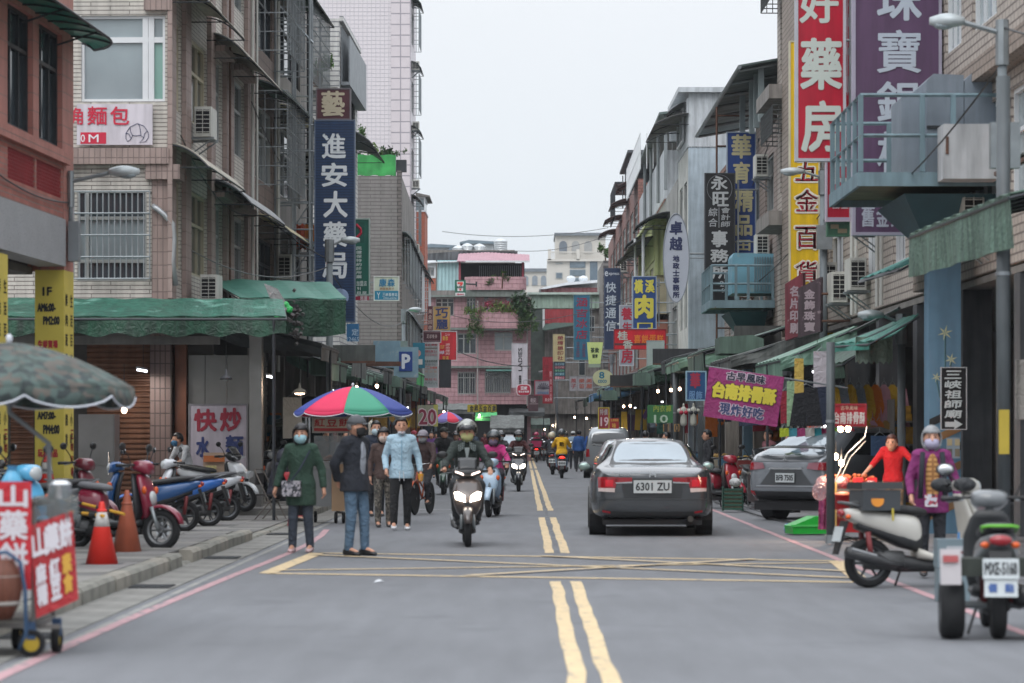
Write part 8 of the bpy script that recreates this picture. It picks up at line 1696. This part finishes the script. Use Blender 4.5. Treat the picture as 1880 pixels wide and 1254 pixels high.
Cc,pc = car('pale sedan with lit tail light between the grey sedan and silver van',(PX(1152,72),72.5,0),HD(0),4.4,1.7,{'roof': [(0,.9),(.05,1.0),(.17,1.04),(.33,1.36),(.55,1.40),(.64,1.34),(.76,1.0),(1,.6)],'belt': [(0,.85),(.05,.95),(.3,.95),(.76,.92),(1,.55)],'w': [(0,.8),(.02,.9),(.06,1),(.9,1),(1,.75)],'bottom': [(0,.4),(.05,.26),(1,.34)],'rw': [(0,.8),(.3,.66),(.6,.66),(1,.8)]},'#a6adb0',sub=0)
pc('rear_window',[(-.56,1.04),(.56,1.04),(.46,1.34),(-.46,1.34)],glr,off=.01)
for s_ in (-1,1): pc('tail_light',[(s_*.46,.70),(s_*.78,.70),(s_*.78,.88),(s_*.46,.88)],redon if s_ < 0 else redl,off=.014)
plate(Cc,'',(0,-2.24,.72),.34,.16,0,d=-1)
Fv,pf = car('white car coming towards the camera behind the scooters',(PX(929,152),152,0),HD(180),4.3,1.68,{'roof': [(0,1.3),(.03,1.45),(.1,1.52),(.6,1.54),(.68,1.46),(.80,1.02),(.95,.9),(1,.7)],'belt': [(0,.95),(.8,.95),(.95,.85),(1,.6)],'w': [(0,.85),(.04,1),(.92,1),(1,.78)],'bottom': [(0,.35),(1,.32)],'rw': [(0,.76),(.7,.74),(1,.8)]},'#c3c7ca',sub=0)
pf('windscreen',[(-.62,1.06),(.62,1.06),(.52,1.44),(-.52,1.44)],mat('pale_windscreen','#9fb0bb',rough=.1,spec=1.),'front',off=.02)
for s_ in (-1,1): pf('headlight',[(s_*.44,.62),(s_*.74,.66),(s_*.74,.80),(s_*.46,.76)],lampoff,'front',off=.02)
Gc,pg = car('dark car far off between the delivery rider and pink helmet rider',(PX(966,168),168,0),HD(180),4.3,1.68,{'roof': [(0,1.0),(.1,1.1),(.3,1.42),(.6,1.44),(.68,1.36),(.80,1.0),(.95,.9),(1,.7)],'belt': [(0,.95),(.8,.95),(.95,.85),(1,.6)],'w': [(0,.85),(.04,1),(.92,1),(1,.78)],'bottom': [(0,.35),(1,.32)],'rw': [(0,.76),(.7,.74),(1,.8)]},'#43484c',sub=0)
pg('windscreen',[(-.6,1.04),(.6,1.04),(.5,1.36),(-.5,1.36)],glr,'front',off=.02)
Pv,pp_ = car('parked pale green grey van facing the camera behind the seated person',(PX(540,62),64.5,.1),HD(180),4.2,1.62,pv,'#9aa49c',name='parked_van',cat='van',sub=0)
pp_('windscreen',[(-.64,1.08),(.64,1.08),(.56,1.6),(-.56,1.6)],glz,'front',off=.02)
for s_ in (-1,1): pp_('headlight',[(s_*.5,.66),(s_*.74,.66),(s_*.74,.82),(s_*.5,.82)],lampoff,'front',off=.02); pp_('side_window',[(-1.6,1.1),(1.0,1.1),(.7,1.58),(-1.6,1.6)],glz,'right' if s_ > 0 else 'left',off=.01)
# ================= PEOPLE =================
STAND = dict(pel=(0,0,.93),wai=(0,0,1.06),che=(0,.0,1.27),nb=(0,-.01,1.44),hd=(0,.03,1.585),sh=(.155,0,1.39),el=(.225,-.02,1.12),wr=(.235,.05,.87),hi=(.085,0,.89),kn=(.095,.02,.49),an=(.095,-.02,.085))
RIDE = dict(pel=(0,-.30,.88),wai=(0,-.27,1.0),che=(0,-.22,1.2),nb=(0,-.19,1.36),hd=(0,-.13,1.50),sh=(.155,-.2,1.315),el=(.29,-.02,1.09),wr=(.30,.20,1.02),hi=(.1,-.26,.86),kn=(.18,.14,.80),an=(.14,.06,.40))
SIT = dict(pel=(0,-.05,.50),wai=(0,-.04,.63),che=(0,.02,.84),nb=(0,.06,1.0),hd=(0,.13,1.13),sh=(.17,.04,.96),el=(.22,.08,.70),wr=(.15,.30,.60),hi=(.09,-.02,.50),kn=(.12,.40,.50),an=(.11,.40,.08))
skinm = mat('skin','#c09078',rough=.55,var=.08); hairm = mat('dark_hair','#17171a',rough=.45,var=.2)
def person(label,loc,rz,base=STAND,h=1.7,top='#444444',hem=None,sleeve=1.,pants='#2a2d33',shoe='#2a2a2c',hair='short',hc=None,mask=None,hat=None,ov=None,vox=.013,turn=0.,slim=1.,bot=True,patt=None,bulk=.0,topm=None,group=None,onbike=None):
 t = thing('person',label,'person',loc,rz,group); k = h/1.7; J = {}
 for n_,p in base.items():
  for s_ in ((-1,1) if abs(p[0]) > .01 else (0,)): J[n_+('R' if s_ < 0 else 'L' if s_ > 0 else '')] = Vector((p[0]*(s_ or 1),p[1],p[2]))
 for n_,p in (ov or {}).items(): J[n_] = Vector(p)
 J = {n_: Vector((p.x*k*(slim if 'sh' in n_ or 'hi' in n_ else 1),-p.y*k,p.z*k)) for n_,p in J.items()}
 tr = Matrix.Rotation(turn,3,'Z'); H_ = J['hd']
 kk = k; HS = 1.13
 def hp(x,y,z): return H_+tr @ Vector((x*k*HS,-y*k*HS,z*k*HS))
 def torso(mb,o,low=.08,flare=0.,n=14):
  pts = [(J['pel']-Vector((0,0,low*k)),.152+flare,.115+flare),(J['pel'],.160+flare*.6,.116+flare*.5),(J['wai'],.135,.10),(J['che'],.155,.115),(J['che'].lerp(J['nb'],.55),.155,.10),(J['nb']-Vector((0,0,.015)),.09,.07),(J['nb']+Vector((0,0,.01)),.05,.05)]
  mb.loft([[c+Vector(((a+o)*k*slim*math.cos(q),(b+o)*k*math.sin(q),0)) for q in [2*PI*i/n for i in range(n)]] for c,a,b in pts])
  for s_ in 'LR': mb.cap(J['nb']-Vector((0,0,.03*k)),J['sh'+s_],(.05+o)*k,(.056+o)*k)
 # body: head, neck, torso, limbs and hands in one skin
 b = MB(); torso(b,0)
 b.cap(J['nb'],H_-Vector((0,0,.03*k)),.052*k,.05*k)
 b.ball(H_,.073*k*HS,.092*k*HS,.108*k*HS,16,12,rot=tr); b.ball(hp(0,.025,-.055),.052*k*HS,.06*k*HS,.058*k*HS,12,8,rot=tr); b.cap(hp(0,.088,.01),hp(0,.107,-.022),.009*k,.014*k,6); b.ball(hp(0,.086,-.055),.022*k*HS,.012*k*HS,.009*k*HS,8,6)
 for s_ in (-1,1): b.ball(hp(s_*.076,-.005,-.012),.012*k*HS,.022*k*HS,.032*k*HS,8,6)
 for s_ in 'LR':
  sg = 1 if s_ == 'L' else -1
  b.cap(J['sh'+s_],J['el'+s_],.048*k,.038*k).cap(J['el'+s_],J['wr'+s_],.038*k,.026*k)
  b.cap(J['hi'+s_],J['kn'+s_],.078*k,.052*k).cap(J['kn'+s_],J['an'+s_],.05*k,.034*k).cap(J['an'+s_],J['an'+s_]+Vector((0,-.13*k,-.04*k)),.035*k,.03*k)
  d = (J['wr'+s_]-J['el'+s_]).normalized(); w_ = J['wr'+s_]; side = Vector((0,1,0)) if abs(d.z) > .6 else Vector((1,0,0)); up = d.cross(side).normalized()
  b.cap(w_,w_+d*.075*k,.026*k,.03*k,8)
  for i in range(4): q = w_+d*.08*k+side*(i-1.5)*.019*k; L_ = (.062,.072,.068,.052)[i]*k; e1 = q+d*L_*.5+up*.012*k*-sg; b.cap(q,e1,.0092*k,.0088*k,6).cap(e1,e1+d*L_*.3+up*.028*k*-sg,.0088*k,.0075*k,6)
  th_ = w_+d*.03*k-side*.028*k; b.cap(th_,th_+d*.045*k-side*.022*k,.011*k,.0085*k,6)
 near = vox < .02
 b.build('body',skinm,t,smooth=True,remesh=.0085 if near else vox,smit=2)
 if near:
  for s_ in (-1,1): MB().ball(hp(s_*.03,.083,.012),.011*k*HS,.006*k*HS,.007*k*HS,8,6).build('eye',M_('#201a18',rough=.2),t); MB().tube([hp(s_*.014,.091,.034),hp(s_*.046,.081,.034)],.004*k,4).build('eyebrow',hairm,t)
 # trousers
 if bot:
  p_ = MB().loft([[J['pel']+Vector(((a*k*slim)*math.cos(q),b_*k*math.sin(q),dz*k)) for q in [2*PI*i/14 for i in range(14)]] for dz,a,b_ in ((.05,.135,.10),(0,.16,.115),(-.06,.162,.118),(-.12,.13,.1))])
  for s_ in 'LR': p_.cap(J['hi'+s_],J['kn'+s_],.096*k,.07*k).tube([J['kn'+s_].lerp(J['hi'+s_],.08),J['kn'+s_],J['kn'+s_].lerp(J['an'+s_],.5),J['an'+s_]-Vector((0,0,.02*k))],[.068*k,.07*k,.062*k,.055*k],12)
  p_.build('trousers',patt or mat('cloth_'+pants.strip('#'),pants,rough=.85,wrinkle=.5,var=.12,vs=4),t,smooth=True,remesh=vox,smit=3)
 for s_ in 'LR':
  a = J['an'+s_]; MB().loft([[a+Vector((w1*k*math.cos(q),-y_*k,(hh*math.sin(q)-dz)*k)) for q in [2*PI*i/10 for i in range(10)]] for y_,w1,hh,dz in ((-.075,.02,.02,.05),(-.06,.04,.045,.04),(.02,.042,.045,.038),(.1,.048,.034,.05),(.165,.04,.025,.06),(.19,.018,.012,.065))]).build('shoe',M_(shoe,rough=.5),t,smooth=True)
 # top
 s = MB(); lo = .08 if hem is None else hem; torso(s,.012+bulk*.6,lo,.008+.01*(lo > .12)+bulk*.5)
 for s_ in 'LR':
  e = J['el'+s_]; s.cap(J['sh'+s_],e,(.062+bulk*.6)*k,(.050+bulk*.5)*k)
  if sleeve >= 1: s.tube([e.lerp(J['sh'+s_],.1),e,e.lerp(J['wr'+s_],.5),e.lerp(J['wr'+s_],.97)],[(.050+bulk*.5)*k,(.050+bulk*.5)*k,(.044+bulk*.4)*k,(.039+bulk*.4)*k],10)
 s.cap(J['nb']-Vector((0,0,.02)),J['nb']+(H_-J['nb'])*.22,.062*k,.06*k)
 s.build('shirt',topm or mat('cloth_'+top.strip('#'),top,rough=.85,wrinkle=.38,var=.1,vs=4),t,smooth=True,remesh=vox,smit=3)
 hm = M_(hc,rough=.5,var=.2,vs=30) if hc else hairm
 if hair == 'short': MB().ball(hp(0,-.008,.022),.084*k*HS,.102*k*HS,.108*k*HS,18,12,lambda v: not (v.y < -.25 and v.z < .52) and v.z > -.45 and not (v.y < .2 and v.z < -.05),tr).build('hair',hm,t,smooth=True,solid=.012)
 elif hair == 'bob': MB().ball(hp(0,-.012,-.005),.10*k*HS,.115*k*HS,.138*k*HS,20,14,lambda v: not (v.y < -.42 and v.z < .50) and v.z > -.93,tr).build('hair',hm,t,smooth=True,solid=.014)
 if mask: MB().ball(hp(0,.02,-.045),.075*k*HS,.088*k*HS,.066*k*HS,18,12,lambda v: v.y < -.05 and v.z < .75,tr).build('face_mask',M_(mask,rough=.8),t,smooth=True,solid=.005)
 if hat:
  kind,c_ = hat; hm2 = M_(c_,rough=.25 if kind == 'helmet' else .8,coat=.5 if kind == 'helmet' else 0,var=.1,**({'metal': .5} if kind == 'helmet' and c_ == '#8d8f8a' else {}))
  if kind == 'helmet':
   o = MB().ball(hp(0,-.012,.035),.122*k*HS,.138*k*HS,.125*k*HS,22,14,lambda v: v.z > -.5 and not (v.y < -.3 and v.z < .12) and not (v.y < .1 and v.z < -.3),tr).build('helmet',hm2,t,smooth=True,solid=.012)
   MB().ball(hp(0,.0,.03),.128*k*HS,.148*k*HS,.12*k*HS,18,12,lambda v: v.y < -.55 and .02 < v.z < .5,tr).build('visor',M_('#3b3d3f',rough=.15),o,smooth=True,solid=.004); MB().tube([hp(-.085,.0,-.04),hp(-.05,.03,-.11),hp(.05,.03,-.11),hp(.085,.0,-.04)],.006,4).build('chin_strap',blackp,o)
  else:
   o = MB().ball(hp(0,-.005,.035),.092*k*HS,.108*k*HS,.095*k*HS,18,12,lambda v: v.z > .0,tr).build('cap',hm2,t,smooth=True,solid=.006)
   MB().grid(lambda u,v: hp(-.075+.15*u,(.09+.075*v*math.sin(PI*u)**.5),.04-.012*v),10,4).build('brim',hm2,o,smooth=True,solid=.006)
   if kind == 'brim': MB().ball(hp(0,0,.03),.135*k,.15*k,.03,18,6,lambda v: v.z < .1,tr).build('hat_brim',hm2,o,smooth=True,solid=.005)
 return t,J,hp
def ground(px,py,z=0.): Y = FP*(EYE-z)/(py-HZ); return (PX(px,Y),Y,z)
def slingbag(t,J,c0,c1,col,strap,w=.24,h=.2,z=None):
 o = MB().prism([(c1[0]-w/2,c1[2]-h/2),(c1[0]+w/2,c1[2]-h/2),(c1[0]+w/2,c1[2]+h/2),(c1[0]-w/2,c1[2]+h/2)],'y',c1[1]-.04,c1[1]+.04).build('shoulder_bag',col,t); MB().tube([c0,((c0[0]+c1[0])/2,min(c0[1],c1[1])-.03,(c0[2]+c1[2])/2),(c1[0],c1[1]-.02,c1[2]+h/2)],.011,5).build('strap',M_(strap),o)
# green coat woman
t,J,hp = person('woman in long dark green coat and pale blue mask walking with patterned bag',ground(553,1014),HD(-6),h=1.62,top='#2b4438',hem=.30,bulk=.022,pants='#39414d',shoe='#bfa3a5',hair='bob',mask='#9cc4cf',ov={'knR': (-.10,.06,.48),'anR': (-.11,.05,.085),'anL': (.12,-.02,.085),'elR': (-.28,-.03,1.11),'wrR': (-.34,.03,.87),'elL': (.27,-.04,1.12),'wrL': (.31,.02,.86)})
slingbag(t,J,(.13,-.10,1.30),(-.09,-.19,.82),mat('leopard_print','#3d4048',rough=.7,camo=(38,('#2a2c31','#a9a5ac','#55555e','#8b8b93'))),'#2b3345')
# capped man in profile
t,J,hp = person('older man in navy jacket, grey cap and jeans standing side on in road',ground(652,1020),HD(52),h=1.72,top='#20242d',hem=.14,bulk=.03,pants='#51697f',shoe='#232325',hair='short',hc='#77787a',hat=('cap','#55585c'),mask='#1f2022',turn=HD(22),ov={'elR': (-.25,-.12,1.13),'wrR': (-.12,-.18,.92),'elL': (.25,-.12,1.13),'wrL': (.12,-.2,.93),'anL': (.1,.07,.085),'knL': (.1,.06,.49),'anR': (-.09,-.03,.085)})
MB().ball((.0,-.125,1.2),.055,.035,.22,12,10).build('grey_shirt_front',M_('#8a8f98',wrinkle=.5,rough=.9),t,smooth=True)
# light blue shirt man
t,J,hp = person('young man in light blue shirt and black trousers walking, mask on chin',ground(737,973),HD(4),h=1.76,top='#a3bfcf',hem=.14,bulk=.012,pants='#1d1e21',shoe='#c9cbcf',hair='short',ov={'knR': (-.11,.1,.50),'anR': (-.12,.13,.10),'knL': (.09,.0,.49),'anL': (.09,-.1,.085),'elR': (-.25,-.05,1.12),'wrR': (-.235,.12,.92),'elL': (.255,-.04,1.12),'wrL': (.29,.05,.88)})
MB().ball(hp(0,.035,-.085),.06,.06,.035,14,8,lambda v: v.y < .1).build('lowered_mask',M_('#b9bcc4'),t,smooth=True,solid=.005)
for s_ in (-1,1): MB().tube([(s_*.03,-.16,.93),(s_*.035,-.175,.78)],.005,4).build('drawstring',M_('#d3d5d8'),t)
MB().tube([(0,-.158,1.42),(0,-.165,1.1),(0,-.165,.95)],.006,4).build('button_placket',M_('#7fa9c0'),t)
MB().obox(J['wrR']+Vector((0,-.04,-.09)),(.03,.06,.12)).build('phone',blackp,t); MB().lathe([(.03,0),(.045,.1),(.045,.12)],12,J['wrL']+Vector((0,-.03,-.14))).build('yellow_cup',M_('#d99a2a'),t)
t,J,hp = person('person in navy patterned sweater and glasses walking behind capped man',ground(690,948),HD(12),h=1.74,top='#222a3a',hem=.12,bulk=.02,pants='#25282e',shoe='#2b2b2d',mask='#b7cdd6',vox=.015)
mb = MB(); put_text(mb,'NY',-.09,.1,1.17,1.3,-.175,.006); mb.build('sweater_print',M_('#8f98a6',var=0),t)
t,J,hp = person('person in brown top and speckled trousers holding bottle beside the capped man',ground(704,968),HD(8),h=1.6,top='#4a3a36',hem=.1,pants='#55504a',patt=mat('speckled_cloth','#4f4b48',rough=.9,camo=(30,('#3b3936','#7a756c','#4c4a46','#605b54'))),shoe='#2a2a2b',hair='bob',mask='#b9a9a0',vox=.015,ov={'elL': (.25,.02,1.14),'wrL': (.22,.2,1.0)})
MB().lathe([(.03,-.1),(.035,-.09),(.035,.06),(.015,.1),(.015,.12)],12,J['wrL']+Vector((.06,-.1,-.08))).build('water_bottle',M_('#7f9fc0',rough=.15),t,smooth=True)
t,J,hp = person('person in dark hooded jacket and red apron seated on folding chair',(PX(510,47.3),47.3,.02),HD(70),SIT,1.66,top='#2a2c38',bulk=.02,pants='#252327',shoe='#2d2b2c',hair='bob',hc='#1f2230',vox=.015)
MB().grid(lambda u,v: (-.16+.32*u,-.16-.26*v*.8,.84-.36*v),6,6).build('red_apron',M_('#a81e2a',wrinkle=.5),t,smooth=True,solid=.01)
person('black haired person in white T-shirt bending beyond parked scooters',(PX(346,52),51.6,.02),HD(-50),h=1.66,top='#b9bcc0',sleeve=0,pants='#2a2c30',mask='#3f6f93',vox=.016,turn=HD(-15),ov={'hd': (0,.2,1.42),'nb': (0,.12,1.30),'che': (0,.06,1.16),'shL': (.17,.1,1.26),'shR': (-.17,.1,1.26),'elL': (.22,.2,1.03),'elR': (-.22,.2,1.03),'wrL': (.12,.36,.95),'wrR': (-.12,.36,.95)})
# vendor and purple jacket woman
t,J,hp = person('vendor in red shirt reaching out behind the fried rib cart',(PX(1640,39.6),39.6,.02),HD(-20),h=1.54,top='#b3111c',hem=.1,pants='#a98a68',hair='short',hc='#4a2a22',sleeve=0,vox=.015,ov={'hd': (.0,.12,1.50),'elR': (-.32,.12,1.15),'wrR': (-.42,.3,1.0),'elL': (.34,.12,1.22),'wrL': (.48,.3,1.08)})
t,J,hp = person('grey haired woman in purple jacket and white mask walking on right pavement',(PX(1710,28.6),28.6,.02),HD(-4),h=1.55,top='#7c2c66',hem=.2,bulk=.018,pants='#22242a',hair='bob',hc='#8b8d90',mask='#a9a4bc',ov={'elL': (.27,-.03,1.12),'wrL': (.3,.03,.88),'elR': (-.25,.0,1.12),'wrR': (-.24,.12,.93)})
MB().ball((0,-.15,1.02),.075,.04,.27,12,10).build('striped_sweater',mat('striped_sweater','#c4935a',rough=.9,brick=(3,.05,.012,'#8d6238',.85,0.)),t,smooth=True)
for s_ in (-1,1): MB().tube([(s_*.10,-.13,1.3),(s_*.115,-.185,1.1),(s_*.13,-.175,.82)],.03,6).build('dark_lapel',M_('#23262e',rough=.9),t,smooth=True)
MB().obox((-.02,-.22,.80),(.13,.03,.13)).build('printed_pouch',mat('pouch_print','#c3bdc0',camo=(30,('#c9c4c9','#2c2a30','#a33f50','#b9b9c4'))),t); MB().tube([(.06,-.19,.86),(.1,-.17,1.2)],.004,4).build('pouch_strap',blackp,t)
# riders
def rider(key,label,**k):
 o = SC_[key]; return person(label,tuple(o.location),o.rotation_euler.z,k.pop('base',RIDE),**k)
t,J,hp = rider('a','rider in dark green jacket with silver helmet and yellow green mask',h=1.74,top='#2c3532',bulk=.02,pants='#3a3d3f',mask='#b3b27c',hat=('helmet','#8d8f8a'),hair='')
MB().prism([(-.035,1.33),(.035,1.33),(0,1.12)],'y',.03,.07).build('checked_collar',M_('#8b9494',camo=None),t)
for s_ in (-1,1): MB().prism([(s_*.03,1.42),(s_*.13,1.36),(s_*.11,1.27),(s_*.04,1.32)],'y',.04,.08).build('collar',mat('checked_cloth','#8f9a99',rough=.9,brick=(.025,.025,.006,'#47504e',.8,0.)),t)
t,J,hp = rider('b','woman rider in bright pink top with dark helmet and purple mask',h=1.62,top='#b22f72',bulk=.02,pants='#2c2a30',mask='#77687f',hat=('helmet','#4a5154'),hair='bob',vox=.015)
rider('c','rider in dark red vest with black helmet and green mask by the centre line',h=1.66,top='#4a2426',bulk=.02,pants='#2a2c30',mask='#8fb5ad',hat=('helmet','#1f2124'),hair='',vox=.018)
t,J,hp = rider('d','rider seen from behind in bright yellow T-shirt and dark helmet',h=1.74,top='#d3a21c',bulk=.03,sleeve=0,pants='#6b7f94',hat=('helmet','#33373b'),hair='short',vox=.022)
mb = MB(); put_text(mb,'勁',-.08,.08,1.12,1.26,0,.006,0,lambda x,y,z: (-x,.44-.0*z,z)); mb.build('shirt_print',M_('#3a3020',var=0),t)
rider('e','delivery rider with crimson helmet and pink box far ahead',h=1.7,top='#8c2348',pants='#26282c',hat=('helmet','#a32350'),hair='',vox=.03)
rider('f','far rider with pale pink helmet and dark jacket',h=1.7,top='#3b2c36',pants='#26282c',hat=('helmet','#c58a98'),hair='',vox=.03)
rider('g','rider with silver grey helmet and purple sleeve left of yellow shirt',h=1.66,top='#6f4a6c',pants='#2c3038',hat=('helmet','#77807f'),hair='',vox=.025)
person('passenger with cream helmet behind the silver grey helmet rider',(SC_['g'].location.x-.05,SC_['g'].location.y-.35,0),HD(178),RIDE,h=1.64,top='#2b2d33',pants='#33363c',hat=('helmet','#b5ab92'),hair='',vox=.025)
rider('h','rider in black hoodie and black cap looking sideways on left side',h=1.76,top='#1b1c1f',bulk=.025,pants='#2a3a33',hat=('cap','#232623'),turn=HD(50),vox=.018)
rider('i','rider in grey jacket hidden behind the pink rider',h=1.66,top='#3f4246',pants='#2a2c30',hat=('helmet','#2a2d30'),hair='',vox=.025,mask='#a9b4b8')
rider('j','rider in dark red behind the silver helmet rider',h=1.66,top='#51282f',pants='#2a2c30',hat=('helmet','#3a2a2c'),hair='',vox=.025,mask='#9aa')if False else rider('j','rider in dark red behind the silver helmet rider',h=1.66,top='#51282f',pants='#2a2c30',hat=('helmet','#3a2a2c'),hair='',vox=.025)
t,J,hp = person('cyclist in brown jacket and pale bucket hat on orange bicycle',tuple(BK.location),BK.rotation_euler.z,dict(RIDE,pel=(0,-.2,.93),hi=(.09,-.18,.90),kn=(.12,.1,.62),an=(.12,-.02,.28),wr=(.24,.2,1.0),wai=(0,-.19,1.06),che=(0,-.14,1.27),nb=(0,-.1,1.43),hd=(0,-.04,1.56),sh=(.17,-.11,1.38),el=(.25,.04,1.15)),h=1.6,top='#40302f',bulk=.02,pants='#2b2c31',mask='#8b8d90',hat=('brim','#8c8790'),hair='short',vox=.016)
# distant walkers
for i,(px,Y,h_,c_,c2,rz,ht,lab) in enumerate((
 (1063,112,1.68,'#27508a','#24262c',180,('cap','#232529'),'walker in blue jacket and dark cap seen from behind near the van'),(1086,110,1.72,'#2a56a0','#3a2f2a',176,None,'walker in blue top and shorts carrying black bag beside the silver van'),
 (1052,121,1.66,'#8fa3b5','#2c3038',180,('cap','#c4c6c8'),'walker with white cap and pale shirt far right of the lane'),(1412,58,1.6,'#8a5a62','#3a3d42',-60,None,'person in dusty pink shirt standing by the flag banner pole'),
 (1300,62,1.6,'#2c2e33','#25272b',-90,None,'shopper in black beside the mannequins'),(1185,78,1.6,'#1f2023','#2a2c30',170,None,'shopper with black hair behind the grey sedan roof'),
 (1225,74,1.55,'#9a7a3e','#2a2c30',-100,None,'shopper in tan jacket under the green ten banner'),(1100,128,1.6,'#5a4a3c','#2a2c30',180,None,'distant shopper in brown by the number nineteen banner'),
 (600,56,1.6,'#4a3a36','#2a2c30',20,None,'cake cart helper in brown standing under rainbow parasol'),(635,52,1.58,'#6a6f78','#2c2e33',30,None,'person in grey behind the red bean cake cart'),
 (760,84,1.62,'#7b3b46','#2a2c30',5,('cap','#8a2b3a'),'market walker in dull red under the number twenty cloth'),(792,96,1.6,'#55306a','#26282c',0,None,'market walker in purple beyond number twenty cloth'),
 (842,118,1.62,'#8a4a5a','#26282c',8,None,'distant walker in rose on left of the lane'),(870,132,1.66,'#3b4a5a','#26282c',175,None,'distant walker in slate blue on left of lane'),
 (890,146,1.6,'#6b2f36','#26282c',0,None,'distant walker in maroon near street end'),(1040,150,1.62,'#444a3c','#26282c',180,None,'distant walker in olive near street end'),(1012,166,1.6,'#7a7f88','#26282c',0,None,'farthest walker in grey at street end'),
 (800,150,1.6,'#a23a4a','#26282c',0,None,'far shopper in red beside left stalls'),(1140,104,1.6,'#3a3540','#26282c',120,None,'shopper in dark violet behind the silver van'),(1455,52,1.56,'#2a3a34','#2a2c30',-80,None,'shopper in dark green between clothes and compact SUV'))):
 x = PX(px,Y)
 t,J,hp = person(lab,(x,Y,.0),HD(rz),h=h_,top=c_,pants=c2,hat=ht,vox=.018 if Y < 80 else .026,bulk=.02,ov={'anL': (.1,.1,.085),'anR': (-.1,-.12,.09)})
# ================= AIR =================
hz = MB().box(-185,185,-45,475,-1.02,32).build('haze',None); hz['kind'] = 'stuff'
hm_ = bpy.data.materials.new('haze_air'); hm_.use_nodes = True; q = hm_.node_tree; q.nodes.remove(q.nodes['Principled BSDF']); pv_n = q.nodes.new('ShaderNodeVolumePrincipled'); pv_n.inputs['Density'].default_value = .00022; pv_n.inputs['Color'].default_value = (.9,.94,1,1); pv_n.inputs['Anisotropy'].default_value = .2
q.links.new(pv_n.outputs[0],q.nodes['Material Output'].inputs['Volume']); hz.data.materials.append(hm_)
